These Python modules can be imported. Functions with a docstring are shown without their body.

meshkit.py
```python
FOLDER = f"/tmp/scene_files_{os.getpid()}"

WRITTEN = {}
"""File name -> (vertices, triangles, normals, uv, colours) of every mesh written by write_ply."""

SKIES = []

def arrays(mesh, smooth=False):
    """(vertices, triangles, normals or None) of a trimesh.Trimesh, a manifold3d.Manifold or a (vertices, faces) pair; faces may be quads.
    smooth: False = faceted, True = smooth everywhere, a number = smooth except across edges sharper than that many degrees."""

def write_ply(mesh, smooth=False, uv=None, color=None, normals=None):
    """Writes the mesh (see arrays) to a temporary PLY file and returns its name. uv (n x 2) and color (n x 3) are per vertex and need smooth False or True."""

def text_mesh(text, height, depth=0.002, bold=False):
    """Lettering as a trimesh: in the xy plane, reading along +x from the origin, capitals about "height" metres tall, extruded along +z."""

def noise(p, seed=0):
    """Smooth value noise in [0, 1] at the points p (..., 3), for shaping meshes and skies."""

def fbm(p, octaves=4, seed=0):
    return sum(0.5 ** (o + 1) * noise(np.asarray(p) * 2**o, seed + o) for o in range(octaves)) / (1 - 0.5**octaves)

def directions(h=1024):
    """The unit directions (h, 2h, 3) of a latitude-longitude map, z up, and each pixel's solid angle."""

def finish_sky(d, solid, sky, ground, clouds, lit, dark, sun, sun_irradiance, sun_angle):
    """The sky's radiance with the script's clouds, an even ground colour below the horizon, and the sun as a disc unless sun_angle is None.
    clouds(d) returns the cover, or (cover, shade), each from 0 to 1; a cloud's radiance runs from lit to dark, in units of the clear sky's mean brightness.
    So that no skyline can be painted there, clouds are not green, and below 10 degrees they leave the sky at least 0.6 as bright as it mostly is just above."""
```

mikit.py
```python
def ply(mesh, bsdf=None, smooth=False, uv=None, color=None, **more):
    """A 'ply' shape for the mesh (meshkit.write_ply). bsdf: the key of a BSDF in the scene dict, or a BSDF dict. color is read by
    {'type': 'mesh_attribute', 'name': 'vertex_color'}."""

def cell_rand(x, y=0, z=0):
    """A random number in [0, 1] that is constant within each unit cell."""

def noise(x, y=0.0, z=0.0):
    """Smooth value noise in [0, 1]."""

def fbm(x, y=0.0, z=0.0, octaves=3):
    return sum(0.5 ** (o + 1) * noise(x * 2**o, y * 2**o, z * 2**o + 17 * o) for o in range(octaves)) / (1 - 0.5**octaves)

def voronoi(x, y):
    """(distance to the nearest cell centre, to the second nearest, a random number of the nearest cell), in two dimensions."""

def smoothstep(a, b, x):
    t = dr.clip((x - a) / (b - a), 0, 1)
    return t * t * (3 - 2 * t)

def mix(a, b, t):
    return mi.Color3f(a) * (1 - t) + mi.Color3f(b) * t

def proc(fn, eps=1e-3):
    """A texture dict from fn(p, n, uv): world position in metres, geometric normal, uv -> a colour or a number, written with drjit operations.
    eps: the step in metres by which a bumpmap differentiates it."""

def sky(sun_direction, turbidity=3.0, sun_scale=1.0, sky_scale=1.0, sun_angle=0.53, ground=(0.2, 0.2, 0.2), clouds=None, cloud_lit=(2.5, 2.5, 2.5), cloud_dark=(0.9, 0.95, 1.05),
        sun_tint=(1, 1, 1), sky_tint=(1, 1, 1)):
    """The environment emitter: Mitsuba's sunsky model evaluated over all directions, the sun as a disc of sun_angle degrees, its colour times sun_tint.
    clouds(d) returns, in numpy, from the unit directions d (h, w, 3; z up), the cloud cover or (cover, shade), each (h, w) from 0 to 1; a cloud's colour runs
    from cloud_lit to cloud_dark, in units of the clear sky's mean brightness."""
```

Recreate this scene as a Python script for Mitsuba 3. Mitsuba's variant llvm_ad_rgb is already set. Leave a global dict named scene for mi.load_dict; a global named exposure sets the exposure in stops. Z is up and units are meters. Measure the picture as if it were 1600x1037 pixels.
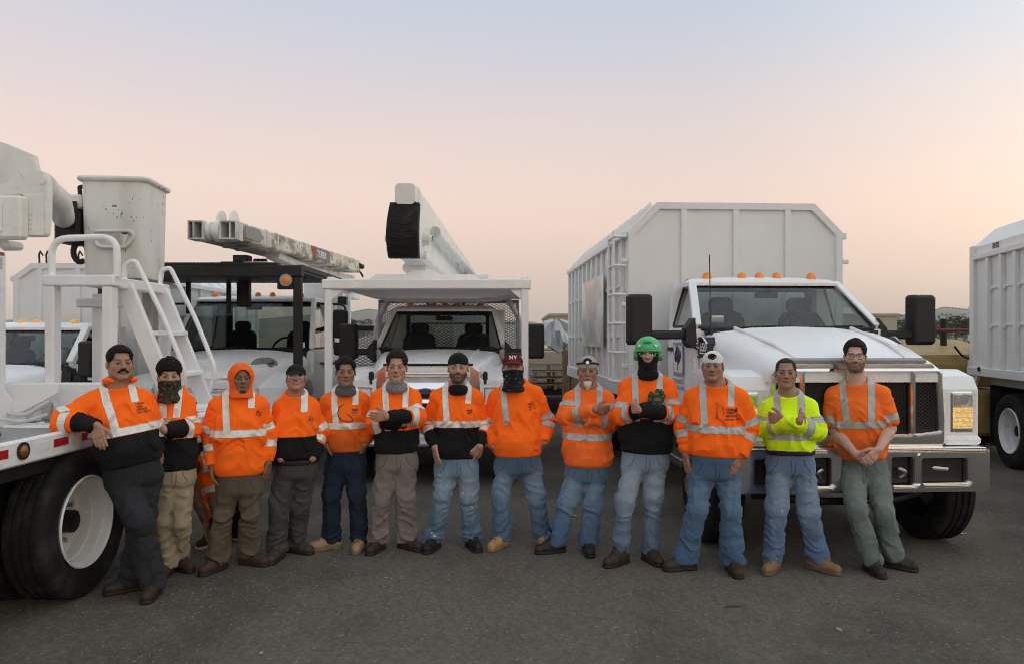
import math
import numpy as np
import trimesh
import shapely
import mitsuba as mi
import mikit
import meshkit

# ------------------------------------------------------------------ camera, sky, exposure
F_PX, CX, CY, EYE = 1150.0, 800.0, 527.0, 1.75      # focal length in pixels of the 1600 px wide photograph, horizon row, eye height
T4 = mi.ScalarTransform4f
scene, labels = {}, {}
exposure = 2.36
HAZE = .00017          # per metre
scene['camera'] = {'type': 'perspective', 'fov': math.degrees(2 * math.atan(800.0 / F_PX)), 'fov_axis': 'x', 'near_clip': 0.05, 'far_clip': 12000.0,
                   'principal_point_offset_y': -(527.0 - 518.5) / 1037.0,
                   'to_world': T4().look_at(origin=[0, 0, EYE], target=[0, 10, EYE], up=[0, 0, 1])}
SUN = np.array((0.86, -0.51, 0.07))


def twilight(d):
    """Thin even veil of dusk haze: peach low down, grey blue above, brighter round the place where the sun has just set behind the camera."""
    el = np.degrees(np.arcsin(np.clip(d[..., 2], -1, 1)))
    s = SUN[:2] / np.linalg.norm(SUN[:2])
    c = (d[..., 0] * s[0] + d[..., 1] * s[1]) / (np.linalg.norm(d[..., :2], axis=-1) + 1e-6)
    n = meshkit.fbm(d * np.array([1.5, 1.5, 7.0]), 3, 5) - .5

    def st(a, b, x):
        t = np.clip((x - a) / (b - a), 0, 1)
        return t * t * (3 - 2 * t)
    cover = 0.30 + 0.17 * st(-1, 11, el + 4 * n)
    cover = cover + 0.50 * st(-0.35, 0.75, c) * (1 - st(25, 110, el))
    shade = st(7, 25, el + 3 * n + 2.5 * np.minimum(c, 0) + 3 * np.maximum(c, 0))
    return cover, shade


scene['sky_light'] = mikit.sky(tuple(SUN), turbidity=4, sun_scale=0.0, ground=(.05, .048, .046), sky_tint=(.84, .82, 1.8), clouds=twilight, cloud_lit=(10.1, 7.45, 5.2), cloud_dark=(6.15, 6.7, 6.8))

# ------------------------------------------------------------------ naming helpers
used = {}


def key_for(name):
    n = used.get(name, -1) + 1
    used[name] = n
    return name if n == 0 else f'{name}_{n:03d}'


def thing(name, label, cat, group=None):
    k = key_for(name)
    labels[k] = {'label': label, 'category': cat}
    if group:
        labels[k]['group'] = group
    return k


def part(parent, name, mesh, mat, smooth=30, label=None, kind=None, **kw):
    if parent.count('__') >= 2:          # thing > part > sub-part, no further
        parent = parent.rsplit('__', 1)[0]
    k = key_for(parent + '__' + name)
    scene[k] = mikit.ply(mesh, mat, smooth=smooth, **kw)
    if label or kind:
        labels[k] = {}
        if label:
            labels[k]['label'] = label
        if kind:
            labels[k]['kind'] = kind
    return k


def structure(name, mesh, mat, smooth=False, label=None, kind='structure'):
    k = key_for(name)
    scene[k] = mikit.ply(mesh, mat, smooth=smooth)
    labels[k] = {'kind': kind}
    if label:
        labels[k]['label'] = label
    return k


def px(x, y, d):
    """World point seen at pixel (x, y) of the photograph at distance d along the view axis."""
    return np.array([(x - CX) * d / F_PX, d, EYE + (CY - y) * d / F_PX])


# ------------------------------------------------------------------ materials
V = mi.Color3f


def rgb(*c):
    return {'type': 'rgb', 'value': list(c)}


def two(d):
    return {'type': 'twosided', 'bsdf': d}


def mat(name, color, rough=.5, metal=0.0, coat=0.0, spec=.5, bump=None, **kw):
    d = {'type': 'principled', 'base_color': mikit.proc(color) if callable(color) else rgb(*color), 'roughness': mikit.proc(rough) if callable(rough) else rough, 'metallic': metal, 'specular': spec, **kw}
    if coat:
        d |= {'clearcoat': coat, 'clearcoat_gloss': .93}
    if bump:
        d = {'type': 'bumpmap', 'arbitrary': {**mikit.proc(bump[0], eps=bump[2] if len(bump) > 2 else 2e-3)}, 'scale': bump[1], 'bsdf': d}
    scene[name] = two(d)
    return name
# ------------------------------------------------------------------ mesh helpers
def TM(v, f):
    return trimesh.Trimesh(np.asarray(v, float), np.asarray(f), process=False)


def merge(ms):
    vs, fs, n = [], [], 0
    for m in ms:
        v, f = (m.vertices, m.faces) if hasattr(m, 'vertices') else m
        v, f = np.asarray(v, float), np.asarray(f)
        if f.shape[1] == 4:
            f = np.vstack([f[:, [0, 1, 2]], f[:, [0, 2, 3]]])
        vs.append(v)
        fs.append(f + n)
        n += len(v)
    return np.vstack(vs), np.vstack(fs)


def hull(pts):
    m = trimesh.convex.convex_hull(np.asarray(pts, float))
    return np.array(m.vertices), np.array(m.faces)


CORN = np.array([[x, y, z] for x in (-1, 1) for y in (-1, 1) for z in (-1, 1)], float)
_B = {}


def box(x0, x1, y0, y1, z0, z1, r=.008):
    """Box with chamfered edges."""
    c, h = np.array([(x0 + x1) / 2, (y0 + y1) / 2, (z0 + z1) / 2]), np.abs(np.array([x1 - x0, y1 - y0, z1 - z0])) / 2
    if r <= 0:
        v = CORN * h + c
        return v, np.array([[0, 1, 3], [0, 3, 2], [4, 6, 7], [4, 7, 5], [0, 4, 5], [0, 5, 1], [2, 3, 7], [2, 7, 6], [0, 2, 6], [0, 6, 4], [1, 5, 7], [1, 7, 3]])
    r = min(r, h.min() * .6)
    if 'f' not in _B:
        vv = np.vstack([CORN * (1 - .3 * (1 - np.eye(3)[k])) for k in range(3)])
        m = trimesh.convex.convex_hull(vv)
        order = [int(np.argmin(np.abs(vv - p).sum(1))) for p in m.vertices]
        _B['f'] = np.array(order)[m.faces]
    v = np.vstack([CORN * (h - r * (1 - np.eye(3)[k])) for k in range(3)]) + c
    return v, _B['f']


def frame_box(c, l, u, f, w, h, d, t):
    """A rectangular ring (buckle) about c."""
    ms = []
    for (a0, a1, b0, b1) in ((-w / 2, w / 2, h / 2 - t, h / 2), (-w / 2, w / 2, -h / 2, -h / 2 + t), (-w / 2, -w / 2 + t, -h / 2 + t, h / 2 - t), (w / 2 - t, w / 2, -h / 2 + t, h / 2 - t)):
        v, fc = box(a0, a1, b0, b1, -d / 2, d / 2, 0)
        ms.append((c + v @ np.array([l, u, f]), fc))
    return merge(ms)


def fillet(pts, r, n=5):
    pts = [np.asarray(p, float) for p in pts]
    out = [pts[0]]
    for a, b, c in zip(pts, pts[1:], pts[2:]):
        la, lc = np.linalg.norm(a - b), np.linalg.norm(c - b)
        q = min(r, la * .45, lc * .45)
        p0, p1 = b + (a - b) / la * q, b + (c - b) / lc * q
        for t in np.linspace(0, 1, n):
            out.append((1 - t) ** 2 * p0 + 2 * t * (1 - t) * b + t * t * p1)
    out.append(pts[-1])
    return out


def tube(pts, r, n=10, caps=True, closed=False):
    P = np.array(pts, float)
    if closed:
        T = np.roll(P, -1, 0) - np.roll(P, 1, 0)
    else:
        T = np.gradient(P, axis=0)
    T /= np.maximum(np.linalg.norm(T, axis=1, keepdims=True), 1e-12)
    a = np.array([0, 0, 1.0]) if abs(T[0][2]) < .9 else np.array([1.0, 0, 0])
    N = []
    cur = unit_(np.cross(T[0], a))
    for t in T:
        cur = unit_(cur - (cur @ t) * t)
        N.append(cur)
    N = np.array(N)
    Bn = np.cross(T, N)
    ang = np.arange(n) * 2 * np.pi / n
    rr = np.broadcast_to(np.asarray(r, float), len(P))
    v = (P[:, None] + rr[:, None, None] * (np.cos(ang)[None, :, None] * N[:, None] + np.sin(ang)[None, :, None] * Bn[:, None])).reshape(-1, 3)
    f, m = [], len(P)
    for i in range(m if closed else m - 1):
        j = (i + 1) % m
        for k in range(n):
            k2 = (k + 1) % n
            f += [[i * n + k, i * n + k2, j * n + k2], [i * n + k, j * n + k2, j * n + k]]
    if caps and not closed:
        v = np.vstack([v, P[:1], P[-1:]])
        for k in range(n):
            k2 = (k + 1) % n
            f += [[m * n, k2, k], [m * n + 1, (m - 1) * n + k, (m - 1) * n + k2]]
    return v, np.array(f)


def unit_(v):
    return v / max(np.linalg.norm(v), 1e-12)


def cyl(a, b, r, n=20, r2=None):
    return tube([a, b], [r, r if r2 is None else r2], n)


def lathe(prof, axis='x', n=40, c=(0, 0, 0)):
    """Profile of (radius, along) pairs turned about an axis."""
    prof = np.array(prof, float)
    ang = np.arange(n) * 2 * np.pi / n
    m = len(prof)
    cs, sn = np.cos(ang), np.sin(ang)
    r, h = prof[:, 0][:, None], prof[:, 1][:, None]
    one = np.ones(n)[None]
    A = {'x': (h * one, r * cs, r * sn), 'y': (r * sn, h * one, r * cs), 'z': (r * cs, r * sn, h * one)}[axis]
    v = np.stack(A, -1).reshape(-1, 3) + np.asarray(c)
    f = []
    for i in range(m - 1):
        for k in range(n):
            k2 = (k + 1) % n
            f += [[i * n + k, i * n + k2, (i + 1) * n + k2], [i * n + k, (i + 1) * n + k2, (i + 1) * n + k]]
    return v, np.array(f)


def prism(poly, axis, a, b):
    """Polygon extruded along an axis; polygon coordinates are the other two axes in the order (x, y, z)."""
    p = shapely.Polygon(poly) if not hasattr(poly, 'exterior') else poly
    m = trimesh.creation.extrude_polygon(p, b - a, engine='earcut')
    v = np.array(m.vertices)
    v[:, 2] += a
    v = {'z': v, 'y': v[:, [0, 2, 1]], 'x': v[:, [2, 0, 1]]}[axis]
    f = np.array(m.faces)
    return v, (f[:, ::-1] if axis == 'y' else f)


def loft(secs, caps=True):
    """Skin through sections, each the same number of points."""
    S = np.array(secs, float)
    m, n = S.shape[:2]
    v = S.reshape(-1, 3)
    f = []
    for i in range(m - 1):
        for k in range(n):
            k2 = (k + 1) % n
            f += [[i * n + k, i * n + k2, (i + 1) * n + k2], [i * n + k, (i + 1) * n + k2, (i + 1) * n + k]]
    if caps:
        v = np.vstack([v, S[0].mean(0), S[-1].mean(0)])
        for k in range(n):
            k2 = (k + 1) % n
            f += [[m * n, k2, k], [m * n + 1, (m - 1) * n + k, (m - 1) * n + k2]]
    return v, np.array(f)


def move(m, loc=(0, 0, 0), yaw=0.0, about=None):
    v, f = m
    c, s_ = math.cos(math.radians(yaw)), math.sin(math.radians(yaw))
    v = np.asarray(v) @ np.array([[c, s_, 0], [-s_, c, 0], [0, 0, 1]]) + np.asarray(loc)
    return v, f


def beam(a, b, w, h, up=(0, 0, 1), r=.006):
    """Rectangular bar from a to b, w wide and h high."""
    a, b = np.asarray(a, float), np.asarray(b, float)
    t = unit_(b - a)
    s_ = unit_(np.cross(t, np.asarray(up, float)))
    q = np.cross(s_, t)
    v, f = box(0, np.linalg.norm(b - a), -w / 2, w / 2, -h / 2, h / 2, r)
    return a + v @ np.array([t, -s_, q]), f
# ------------------------------------------------------------------ smooth bodies: signed distances and their surface
def rc(P, a, b, ra, rb):
    ba = b - a
    t = np.clip(((P - a) @ ba) / max(ba @ ba, 1e-12), 0, 1)
    return np.linalg.norm(P - a - t[:, None] * ba, axis=1) - (ra + (rb - ra) * t)


def ell(P, c, r):
    q = P - np.asarray(c)
    r = np.asarray(r, float)
    k0 = np.linalg.norm(q / r, axis=1)
    k1 = np.linalg.norm(q / r ** 2, axis=1)
    return k0 * (k0 - 1) / np.maximum(k1, 1e-9)


def smin(a, b, k):
    h = np.clip(.5 + .5 * (b - a) / k, 0, 1)
    return b * (1 - h) + a * h - k * h * (1 - h)


def smax(a, b, k):
    return -smin(-a, -b, k)


OFF = np.array([[x, y, z] for x in (0, 1) for y in (0, 1) for z in (0, 1)])
PAIRS = [(a, b) for a in range(8) for b in range(a + 1, 8) if np.abs(OFF[a] - OFF[b]).sum() == 1]


def sdf_mesh(f, lo, hi, h, lev=4, pad=.014):
    """Surface nets over the cells near the surface f = 0 (cells found from coarse to fine)."""
    lo = np.asarray(lo, float)
    s = h * 2 ** lev
    n = np.ceil((np.asarray(hi) - lo) / s).astype(int) + 1
    I = np.stack(np.meshgrid(*[np.arange(k) for k in n], indexing='ij'), -1).reshape(-1, 3)
    for l in range(lev, 0, -1):
        s = h * 2 ** l
        I = I[np.abs(f(lo + (I + .5) * s, False)) < s * .95 + pad]
        I = (I[:, None, :] * 2 + OFF[None]).reshape(-1, 3)
    B = 1 << 20
    key = lambda J: (J[..., 0] * B + J[..., 1]) * B + J[..., 2]  # noqa: E731
    C = I[:, None, :] + OFF[None]
    u, inv = np.unique(key(C).ravel(), return_inverse=True)
    U = np.stack([u // (B * B), (u // B) % B, u % B], 1)
    val = f(lo + U * h, True)[inv].reshape(-1, 8)
    ins = val < 0
    on = ins.any(1) & ~ins.all(1)
    I, val, ins = I[on], val[on], ins[on]
    acc, cnt = np.zeros((len(I), 3)), np.zeros(len(I))
    for a, b in PAIRS:
        m = ins[:, a] != ins[:, b]
        t = val[m, a] / (val[m, a] - val[m, b])
        acc[m] += OFF[a] + t[:, None] * (OFF[b] - OFF[a])
        cnt[m] += 1
    vert = lo + (I + acc / cnt[:, None]) * h
    K = key(I)
    order = np.argsort(K)
    Ks = K[order]

    def find(J):
        k = key(J)
        i = np.clip(np.searchsorted(Ks, k), 0, len(Ks) - 1)
        return np.where(Ks[i] == k, order[i], -1)
    faces = []
    E3 = np.eye(3, dtype=int)
    for ax in range(3):
        c1 = {0: 4, 1: 2, 2: 1}[ax]
        m = ins[:, 0] != ins[:, c1]
        J = I[m]
        e1, e2 = E3[(ax + 1) % 3], E3[(ax + 2) % 3]
        q = np.stack([find(J), find(J - e1), find(J - e1 - e2), find(J - e2)], 1)
        flip = ~ins[m, 0]
        ok = (q >= 0).all(1)
        q = np.where(flip[:, None], q[:, ::-1], q)[ok]
        faces += [q[:, [0, 1, 2]], q[:, [0, 2, 3]]]
    return vert, np.vstack(faces)


def vnormals(v, f):
    n = np.zeros_like(v)
    w = np.cross(v[f[:, 1]] - v[f[:, 0]], v[f[:, 2]] - v[f[:, 0]])
    for k in range(3):
        np.add.at(n, f[:, k], w)
    return n / np.maximum(np.linalg.norm(n, axis=1, keepdims=True), 1e-12)


def clip_mesh(v, f, s, extra=()):
    """The part of the mesh where the vertex field s > 0, cut cleanly along s = 0; extra: vertex arrays carried along."""
    pos = s > 0
    c = pos[f].sum(1)
    out = [f[c == 3]]
    add, base, cache = [[] for _ in range(1 + len(extra))], len(v), {}

    def cut(i, j):
        k = (i, j) if i < j else (j, i)
        if k not in cache:
            a, b = k
            t = s[a] / (s[a] - s[b])
            cache[k] = base + len(add[0])
            for lst, arr in zip(add, (v, *extra)):
                lst.append(arr[a] + t * (arr[b] - arr[a]))
        return cache[k]
    new = []
    for tri in f[(c == 1) | (c == 2)]:
        a, b, d = (int(x) for x in tri)
        k = pos[[a, b, d]]
        if k.sum() == 1:
            r = int(np.argmax(k))
            a, b, d = [(a, b, d), (b, d, a), (d, a, b)][r]
            new.append((a, cut(a, b), cut(a, d)))
        else:
            r = int(np.argmin(k))
            a, b, d = [(a, b, d), (b, d, a), (d, a, b)][r]
            p, q = cut(a, b), cut(a, d)
            new += [(p, b, d), (p, d, q)]
    if new:
        out.append(np.array(new))
    f2 = np.vstack(out).astype(int)
    arrs = [np.concatenate([arr, np.array(lst).reshape(-1, *arr.shape[1:])]) if lst else arr for lst, arr in zip(add, (v, *extra))]
    idx, inv = np.unique(f2, return_inverse=True)
    return [arr[idx] for arr in arrs], inv.reshape(-1, 3)


def pieces(v, f, extra=(), least=12):
    """The connected pieces of a mesh, largest first."""
    from scipy.sparse import coo_matrix
    from scipy.sparse.csgraph import connected_components
    e = np.vstack([f[:, :2], f[:, 1:]])
    _, lab = connected_components(coo_matrix((np.ones(len(e)), (e[:, 0], e[:, 1])), shape=(len(v), len(v))), directed=False)
    fl = lab[f[:, 0]]
    out = []
    for l, n in sorted(zip(*np.unique(fl, return_counts=True)), key=lambda x: -x[1]):
        if n >= least:
            g = f[fl == l]
            idx, inv = np.unique(g, return_inverse=True)
            out.append((v[idx], inv.reshape(-1, 3), *[x[idx] for x in extra]))
    return out


def unit(v):
    v = np.asarray(v, float)
    return v / max(np.linalg.norm(v), 1e-12)


def ridge(p, seed=0):
    return (1 - np.abs(2 * meshkit.noise(p, seed) - 1)) ** 2


def vary(color, P, amp=.12, scale=14.0, seed=3):
    n = meshkit.fbm(P * scale, 3, seed)[:, None] - .5
    return np.clip(np.asarray(color)[None, :] * (1 + 2 * amp * n), 0, 1)


scene['cloth'] = two({'type': 'principled', 'base_color': {'type': 'mesh_attribute', 'name': 'vertex_color'}, 'roughness': .88, 'specular': .15, 'sheen': .25})
scene['skin'] = two({'type': 'principled', 'base_color': {'type': 'mesh_attribute', 'name': 'vertex_color'}, 'roughness': .5, 'specular': .4})
scene['leather'] = two({'type': 'principled', 'base_color': {'type': 'mesh_attribute', 'name': 'vertex_color'}, 'roughness': .6, 'specular': .3})
mat('tape', lambda p, n, uv: mikit.mix((.60, .60, .57), (.74, .73, .67), mikit.noise(p.x * 30, p.y * 30, p.z * 30)), rough=.45, spec=.5, metal=.15)  # bright tone: retroreflected light put into the tape colour
mat('tape_grey', lambda p, n, uv: mikit.mix((.36, .36, .355), (.47, .465, .45), mikit.noise(p.x * 30, p.y * 30, p.z * 30)), rough=.45, spec=.5, metal=.15)  # same tape, without the retroreflected brightness in its colour
mat('print_black', (.012, .010, .012), rough=.8)
mat('frame_black', (.01, .01, .011), rough=.3)
scene['spectacle_glass'] = {'type': 'thindielectric', 'int_ior': 1.5}

ORANGE, YELLOW, BLACK = (.98, .150, .013), (.66, .93, .02), (.011, .011, .012)
EB = dict(chest=.172, waist=.165, hem=.172, depth=.125, belly=.0)


class Person:
    def __init__(s, spec):
        s.__dict__.update(dict(yaw=0, pitch=0, roll=0, sleeve='long', ru=.064, rf=.05, cuff=.043, leg=1.0, ankle=.066, knee=.071, hem_drop=.08, beard=None, brow=(.02, .014, .011), tuck=False, lean=0.0, hand_open=.35, neck_r=.058) | spec)
        D = s.D
        cxp = (s.sl[0] + s.sr[0]) / 2
        phi = math.atan((cxp - CX) / F_PX)
        turn = getattr(s, 'turn', .8) * math.tan(phi) * D / F_PX      # everybody stands turned towards the photographer

        def at(q, d0=D):
            return px(q[0], q[1], d0 - (q[2] if len(q) > 2 else 0) - turn * (q[0] - cxp))
        s.SL, s.SR, s.EL, s.ER, s.WL, s.WR = (at(q) for q in (s.sl, s.sr, s.el, s.er, s.wl, s.wr))
        dh = D - s.lean
        dn = unit(s.SR - s.SL)
        s.SL, s.SR = s.SL + dn * .022 - np.array([0, 0, .032]), s.SR - dn * .022 - np.array([0, 0, .032])
        hx_ = (s.hl[0] + s.hr[0]) / 2
        s.HL, s.HR = (px(q[0], q[1], dh - turn * (q[0] - hx_)) for q in (s.hl, s.hr))
        s.feet = []
        for (fx, fy, tx, tc) in (s.fl, s.fr_):
            d = EYE * F_PX / (fy - CY)
            g = px(fx, fy, d)
            g[2] = 0
            s.feet.append((g, unit([tx, -tc, 0])))
        s.KL = px(*s.kl[:2], 1)
        kd = [(dh + s.feet[i][0][1]) / 2 - .05 - (k[2] if len(k) > 2 else 0) for i, k in enumerate((s.kl, s.kr))]
        s.KL, s.KR = px(*s.kl[:2], kd[0]), px(*s.kr[:2], kd[1])
        s.AL, s.AR = (g + np.array([0, 0, .13]) for g, _ in s.feet)
        hx, y0, y1 = s.head
        s.H = np.clip((y1 - y0) * D / F_PX, .208, .236)
        s.hc = px(hx, (y0 + y1) / 2, D - .03 - s.lean * 0 - (s.head_off if hasattr(s, 'head_off') else 0))
        a, b, c = np.radians([s.yaw - math.degrees(math.atan((s.head[0] - CX) / F_PX)), -s.pitch, s.roll])
        Rz = np.array([[math.cos(a), -math.sin(a), 0], [math.sin(a), math.cos(a), 0], [0, 0, 1]])
        Rx = np.array([[1, 0, 0], [0, math.cos(b), -math.sin(b)], [0, math.sin(b), math.cos(b)]])
        Ry = np.array([[math.cos(c), 0, math.sin(c)], [0, 1, 0], [-math.sin(c), 0, math.cos(c)]])
        s.R = Rz @ Ry @ Rx @ np.diag([1, -1, 1])     # head coordinates: x to the picture's right, y out of the face, z up
        s.k = s.H / .225
        s.Hm, s.Sm = (s.HL + s.HR) / 2, (s.SL + s.SR) / 2
        s.u = unit(s.Sm - s.Hm)
        l = unit(s.SR - s.SL)
        s.l = unit(l - (l @ s.u) * s.u)
        s.f = unit(np.cross(s.l, s.u))
        s.L = np.linalg.norm(s.Sm - s.Hm)
        s.nb = s.Sm + s.u * .085 + s.f * -.005
        s.b = EB | s.build

    # --- head
    def loc(s, P):
        return (P - s.hc) @ s.R / s.k

    def glob(s, q):
        return np.asarray(q) * s.k @ s.R.T + s.hc

    def skull(s, q):
        m = np.abs(q[:, 0])
        Q = np.stack([m, q[:, 1], q[:, 2]], 1)
        fat = getattr(s, 'fat', 0.0)
        d = ell(q, (0, -.018, .032), (.074, .094, .081))
        d = smin(d, ell(q, (0, .022, -.032), (.061 + fat, .064, .074)), .03)
        d = smin(d, rc(Q, np.array([.052 + fat, .004, -.052]), np.array([.012, .062, -.094]), .019, .019), .025)
        d = smin(d, ell(q, (0, .066, -.094), (.024, .022, .018)), .02)
        d = smin(d, rc(Q, np.array([.0, .086, .024]), np.array([.042, .068, .020]), .010, .010), .014)
        d = smin(d, rc(Q, np.array([.045, .052, -.020]), np.array([.05, .045, -.02]), .019, .018), .02)     # cheek bone
        d = smax(d, -ell(Q, (.031, .100, .004), (.019, .020, .011)), .012)
        d = smin(d, ell(Q, (.031, .073, .003), (.0145, .0135, .0105)), .004)
        d = smin(d, rc(q, np.array([0, .084, .014]), np.array([0, .107, -.026]), .0075, .0115), .010)
        d = smin(d, ell(Q, (.012, .094, -.031), (.0085, .011, .0075)), .006)
        d = smin(d, ell(q, (0, .083, -.058), (.025, .013, .0065)), .007)
        d = smin(d, ell(q, (0, .081, -.068), (.021, .013, .007)), .006)
        ear = ell(Q, (.079 + fat * .8, -.010, -.006), (.008, .018, .029))
        ear = smax(ear, -ell(Q, (.088 + fat * .8, -.004, -.004), (.007, .009, .016)), .006)
        return smin(d, ear, .006)

    def headneck(s, P):
        q = s.loc(P)
        d = s.skull(q) * s.k
        n0 = s.glob((0, -.022, -.055))
        return smin(d, rc(P, n0, s.nb - s.u * .06, s.neck_r * .95, s.neck_r * 1.1), .028)

    def hand_bones(s, W, E, spec, side):
        """Metacarpals, fingers and thumb as tapered bones; spec = (direction, palm normal, curl, which way the thumb lies)."""
        d, n, curl, th = spec
        d = unit(d)
        n = unit(np.asarray(n, float) - (np.asarray(n, float) @ d) * d)
        lat = np.cross(d, n) * th
        bones = []
        for i, (o, ln) in enumerate(((.030, .072), (.010, .080), (-.010, .074), (-.029, .058))):
            base = W + d * (.083 - .004 * abs(i - 1.3)) + lat * o
            bones.append((W + lat * o * .5 + d * .008, base, .016, .0125))
            p, dirv, L = base, d + lat * o * 1.2, [ln * .46, ln * .32, ln * .24]
            for j, q in enumerate(L):
                ang = curl * (.55 + .5 * j) * (1 + .12 * (i - 1))
                dv = unit(unit(dirv) * math.cos(ang) + n * math.sin(ang))
                p2 = p + dv * q
                bones.append((p, p2, .0098 - .0008 * j, .0092 - .0008 * j))
                p = p2
        t0 = W + d * .022 + lat * .026
        t1 = t0 + unit(d * .75 + lat * .72 + n * .25) * .042
        t2 = t1 + unit(d * .95 + lat * .35 + n * .3) * .032
        t3 = t2 + unit(d * 1. + lat * .1 + n * .35) * .024
        bones += [(W + d * .01 + lat * .01, t0, .017, .016), (t0, t1, .0145, .0115), (t1, t2, .0110, .0100), (t2, t3, .0100, .0085)]
        return bones

    def body(s):
        hands = []
        for W, E, sp, sd in ((s.WL, s.EL, s.handl, 0), (s.WR, s.ER, s.handr, 1)):
            hands.append(s.hand_bones(W, E, sp, sd) if sp is not None else [])
        q = .86 if s.sleeve == 'long' else 1.0

        def f(P, fine):
            d = s.headneck(P)
            d = smin(d, rc(P, s.SL, s.SR, .045, .045), .03)
            d = smin(d, rc(P, s.nb, s.Sm - s.u * .06, .065, .07), .03)
            for S, E, W, hb in ((s.SL, s.EL, s.WL, hands[0]), (s.SR, s.ER, s.WR, hands[1])):
                mid = E + (W - E) * .3
                a = smin(rc(P, S, E, .052 * q, .043 * q), rc(P, E, mid, .043 * q, .046 * q), .015)
                a = smin(a, rc(P, mid, W, .046 * q, .027), .02)
                if hb:
                    near = np.linalg.norm(P - (W + unit(hb[0][1] - W) * .09), axis=1) < .2
                    if near.any():
                        Pn, h = P[near], None
                        for bone in hb:
                            x = rc(Pn, *bone)
                            h = x if h is None else smin(h, x, .0065)
                        a[near] = smin(a[near], h, .016)
                d = smin(d, a, .006)
            return d
        pts = np.array([s.hc, s.WL, s.WR, s.EL, s.ER, s.SL, s.SR, s.Hm])
        v, fc = sdf_mesh(f, pts.min(0) - .27, pts.max(0) + .27, .0052)
        col = vary(s.skin, v, .10, 30)
        for W in (s.WL, s.WR):        # knuckles and finger ends a little redder
            g = np.exp(-(np.linalg.norm(v - W, axis=1) / .16) ** 2)[:, None]
            col = col * (1 - g * np.array([.02, .10, .10]))
        ql = s.loc(v)
        near = np.linalg.norm(ql, axis=1) < .16
        m = np.abs(ql[:, 0])

        def paint(mask, c):
            w = np.clip(mask, 0, 1)[:, None] * near[:, None]
            col[:] = col * (1 - w) + np.asarray(c) * w
        sk = np.asarray(s.skin)
        face = ql[:, 1] > .03
        paint(face * np.exp(-((m - .045) / .018) ** 2 - ((ql[:, 2] + .03) / .02) ** 2) * .35, sk * np.array([1.15, .85, .8]))
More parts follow.
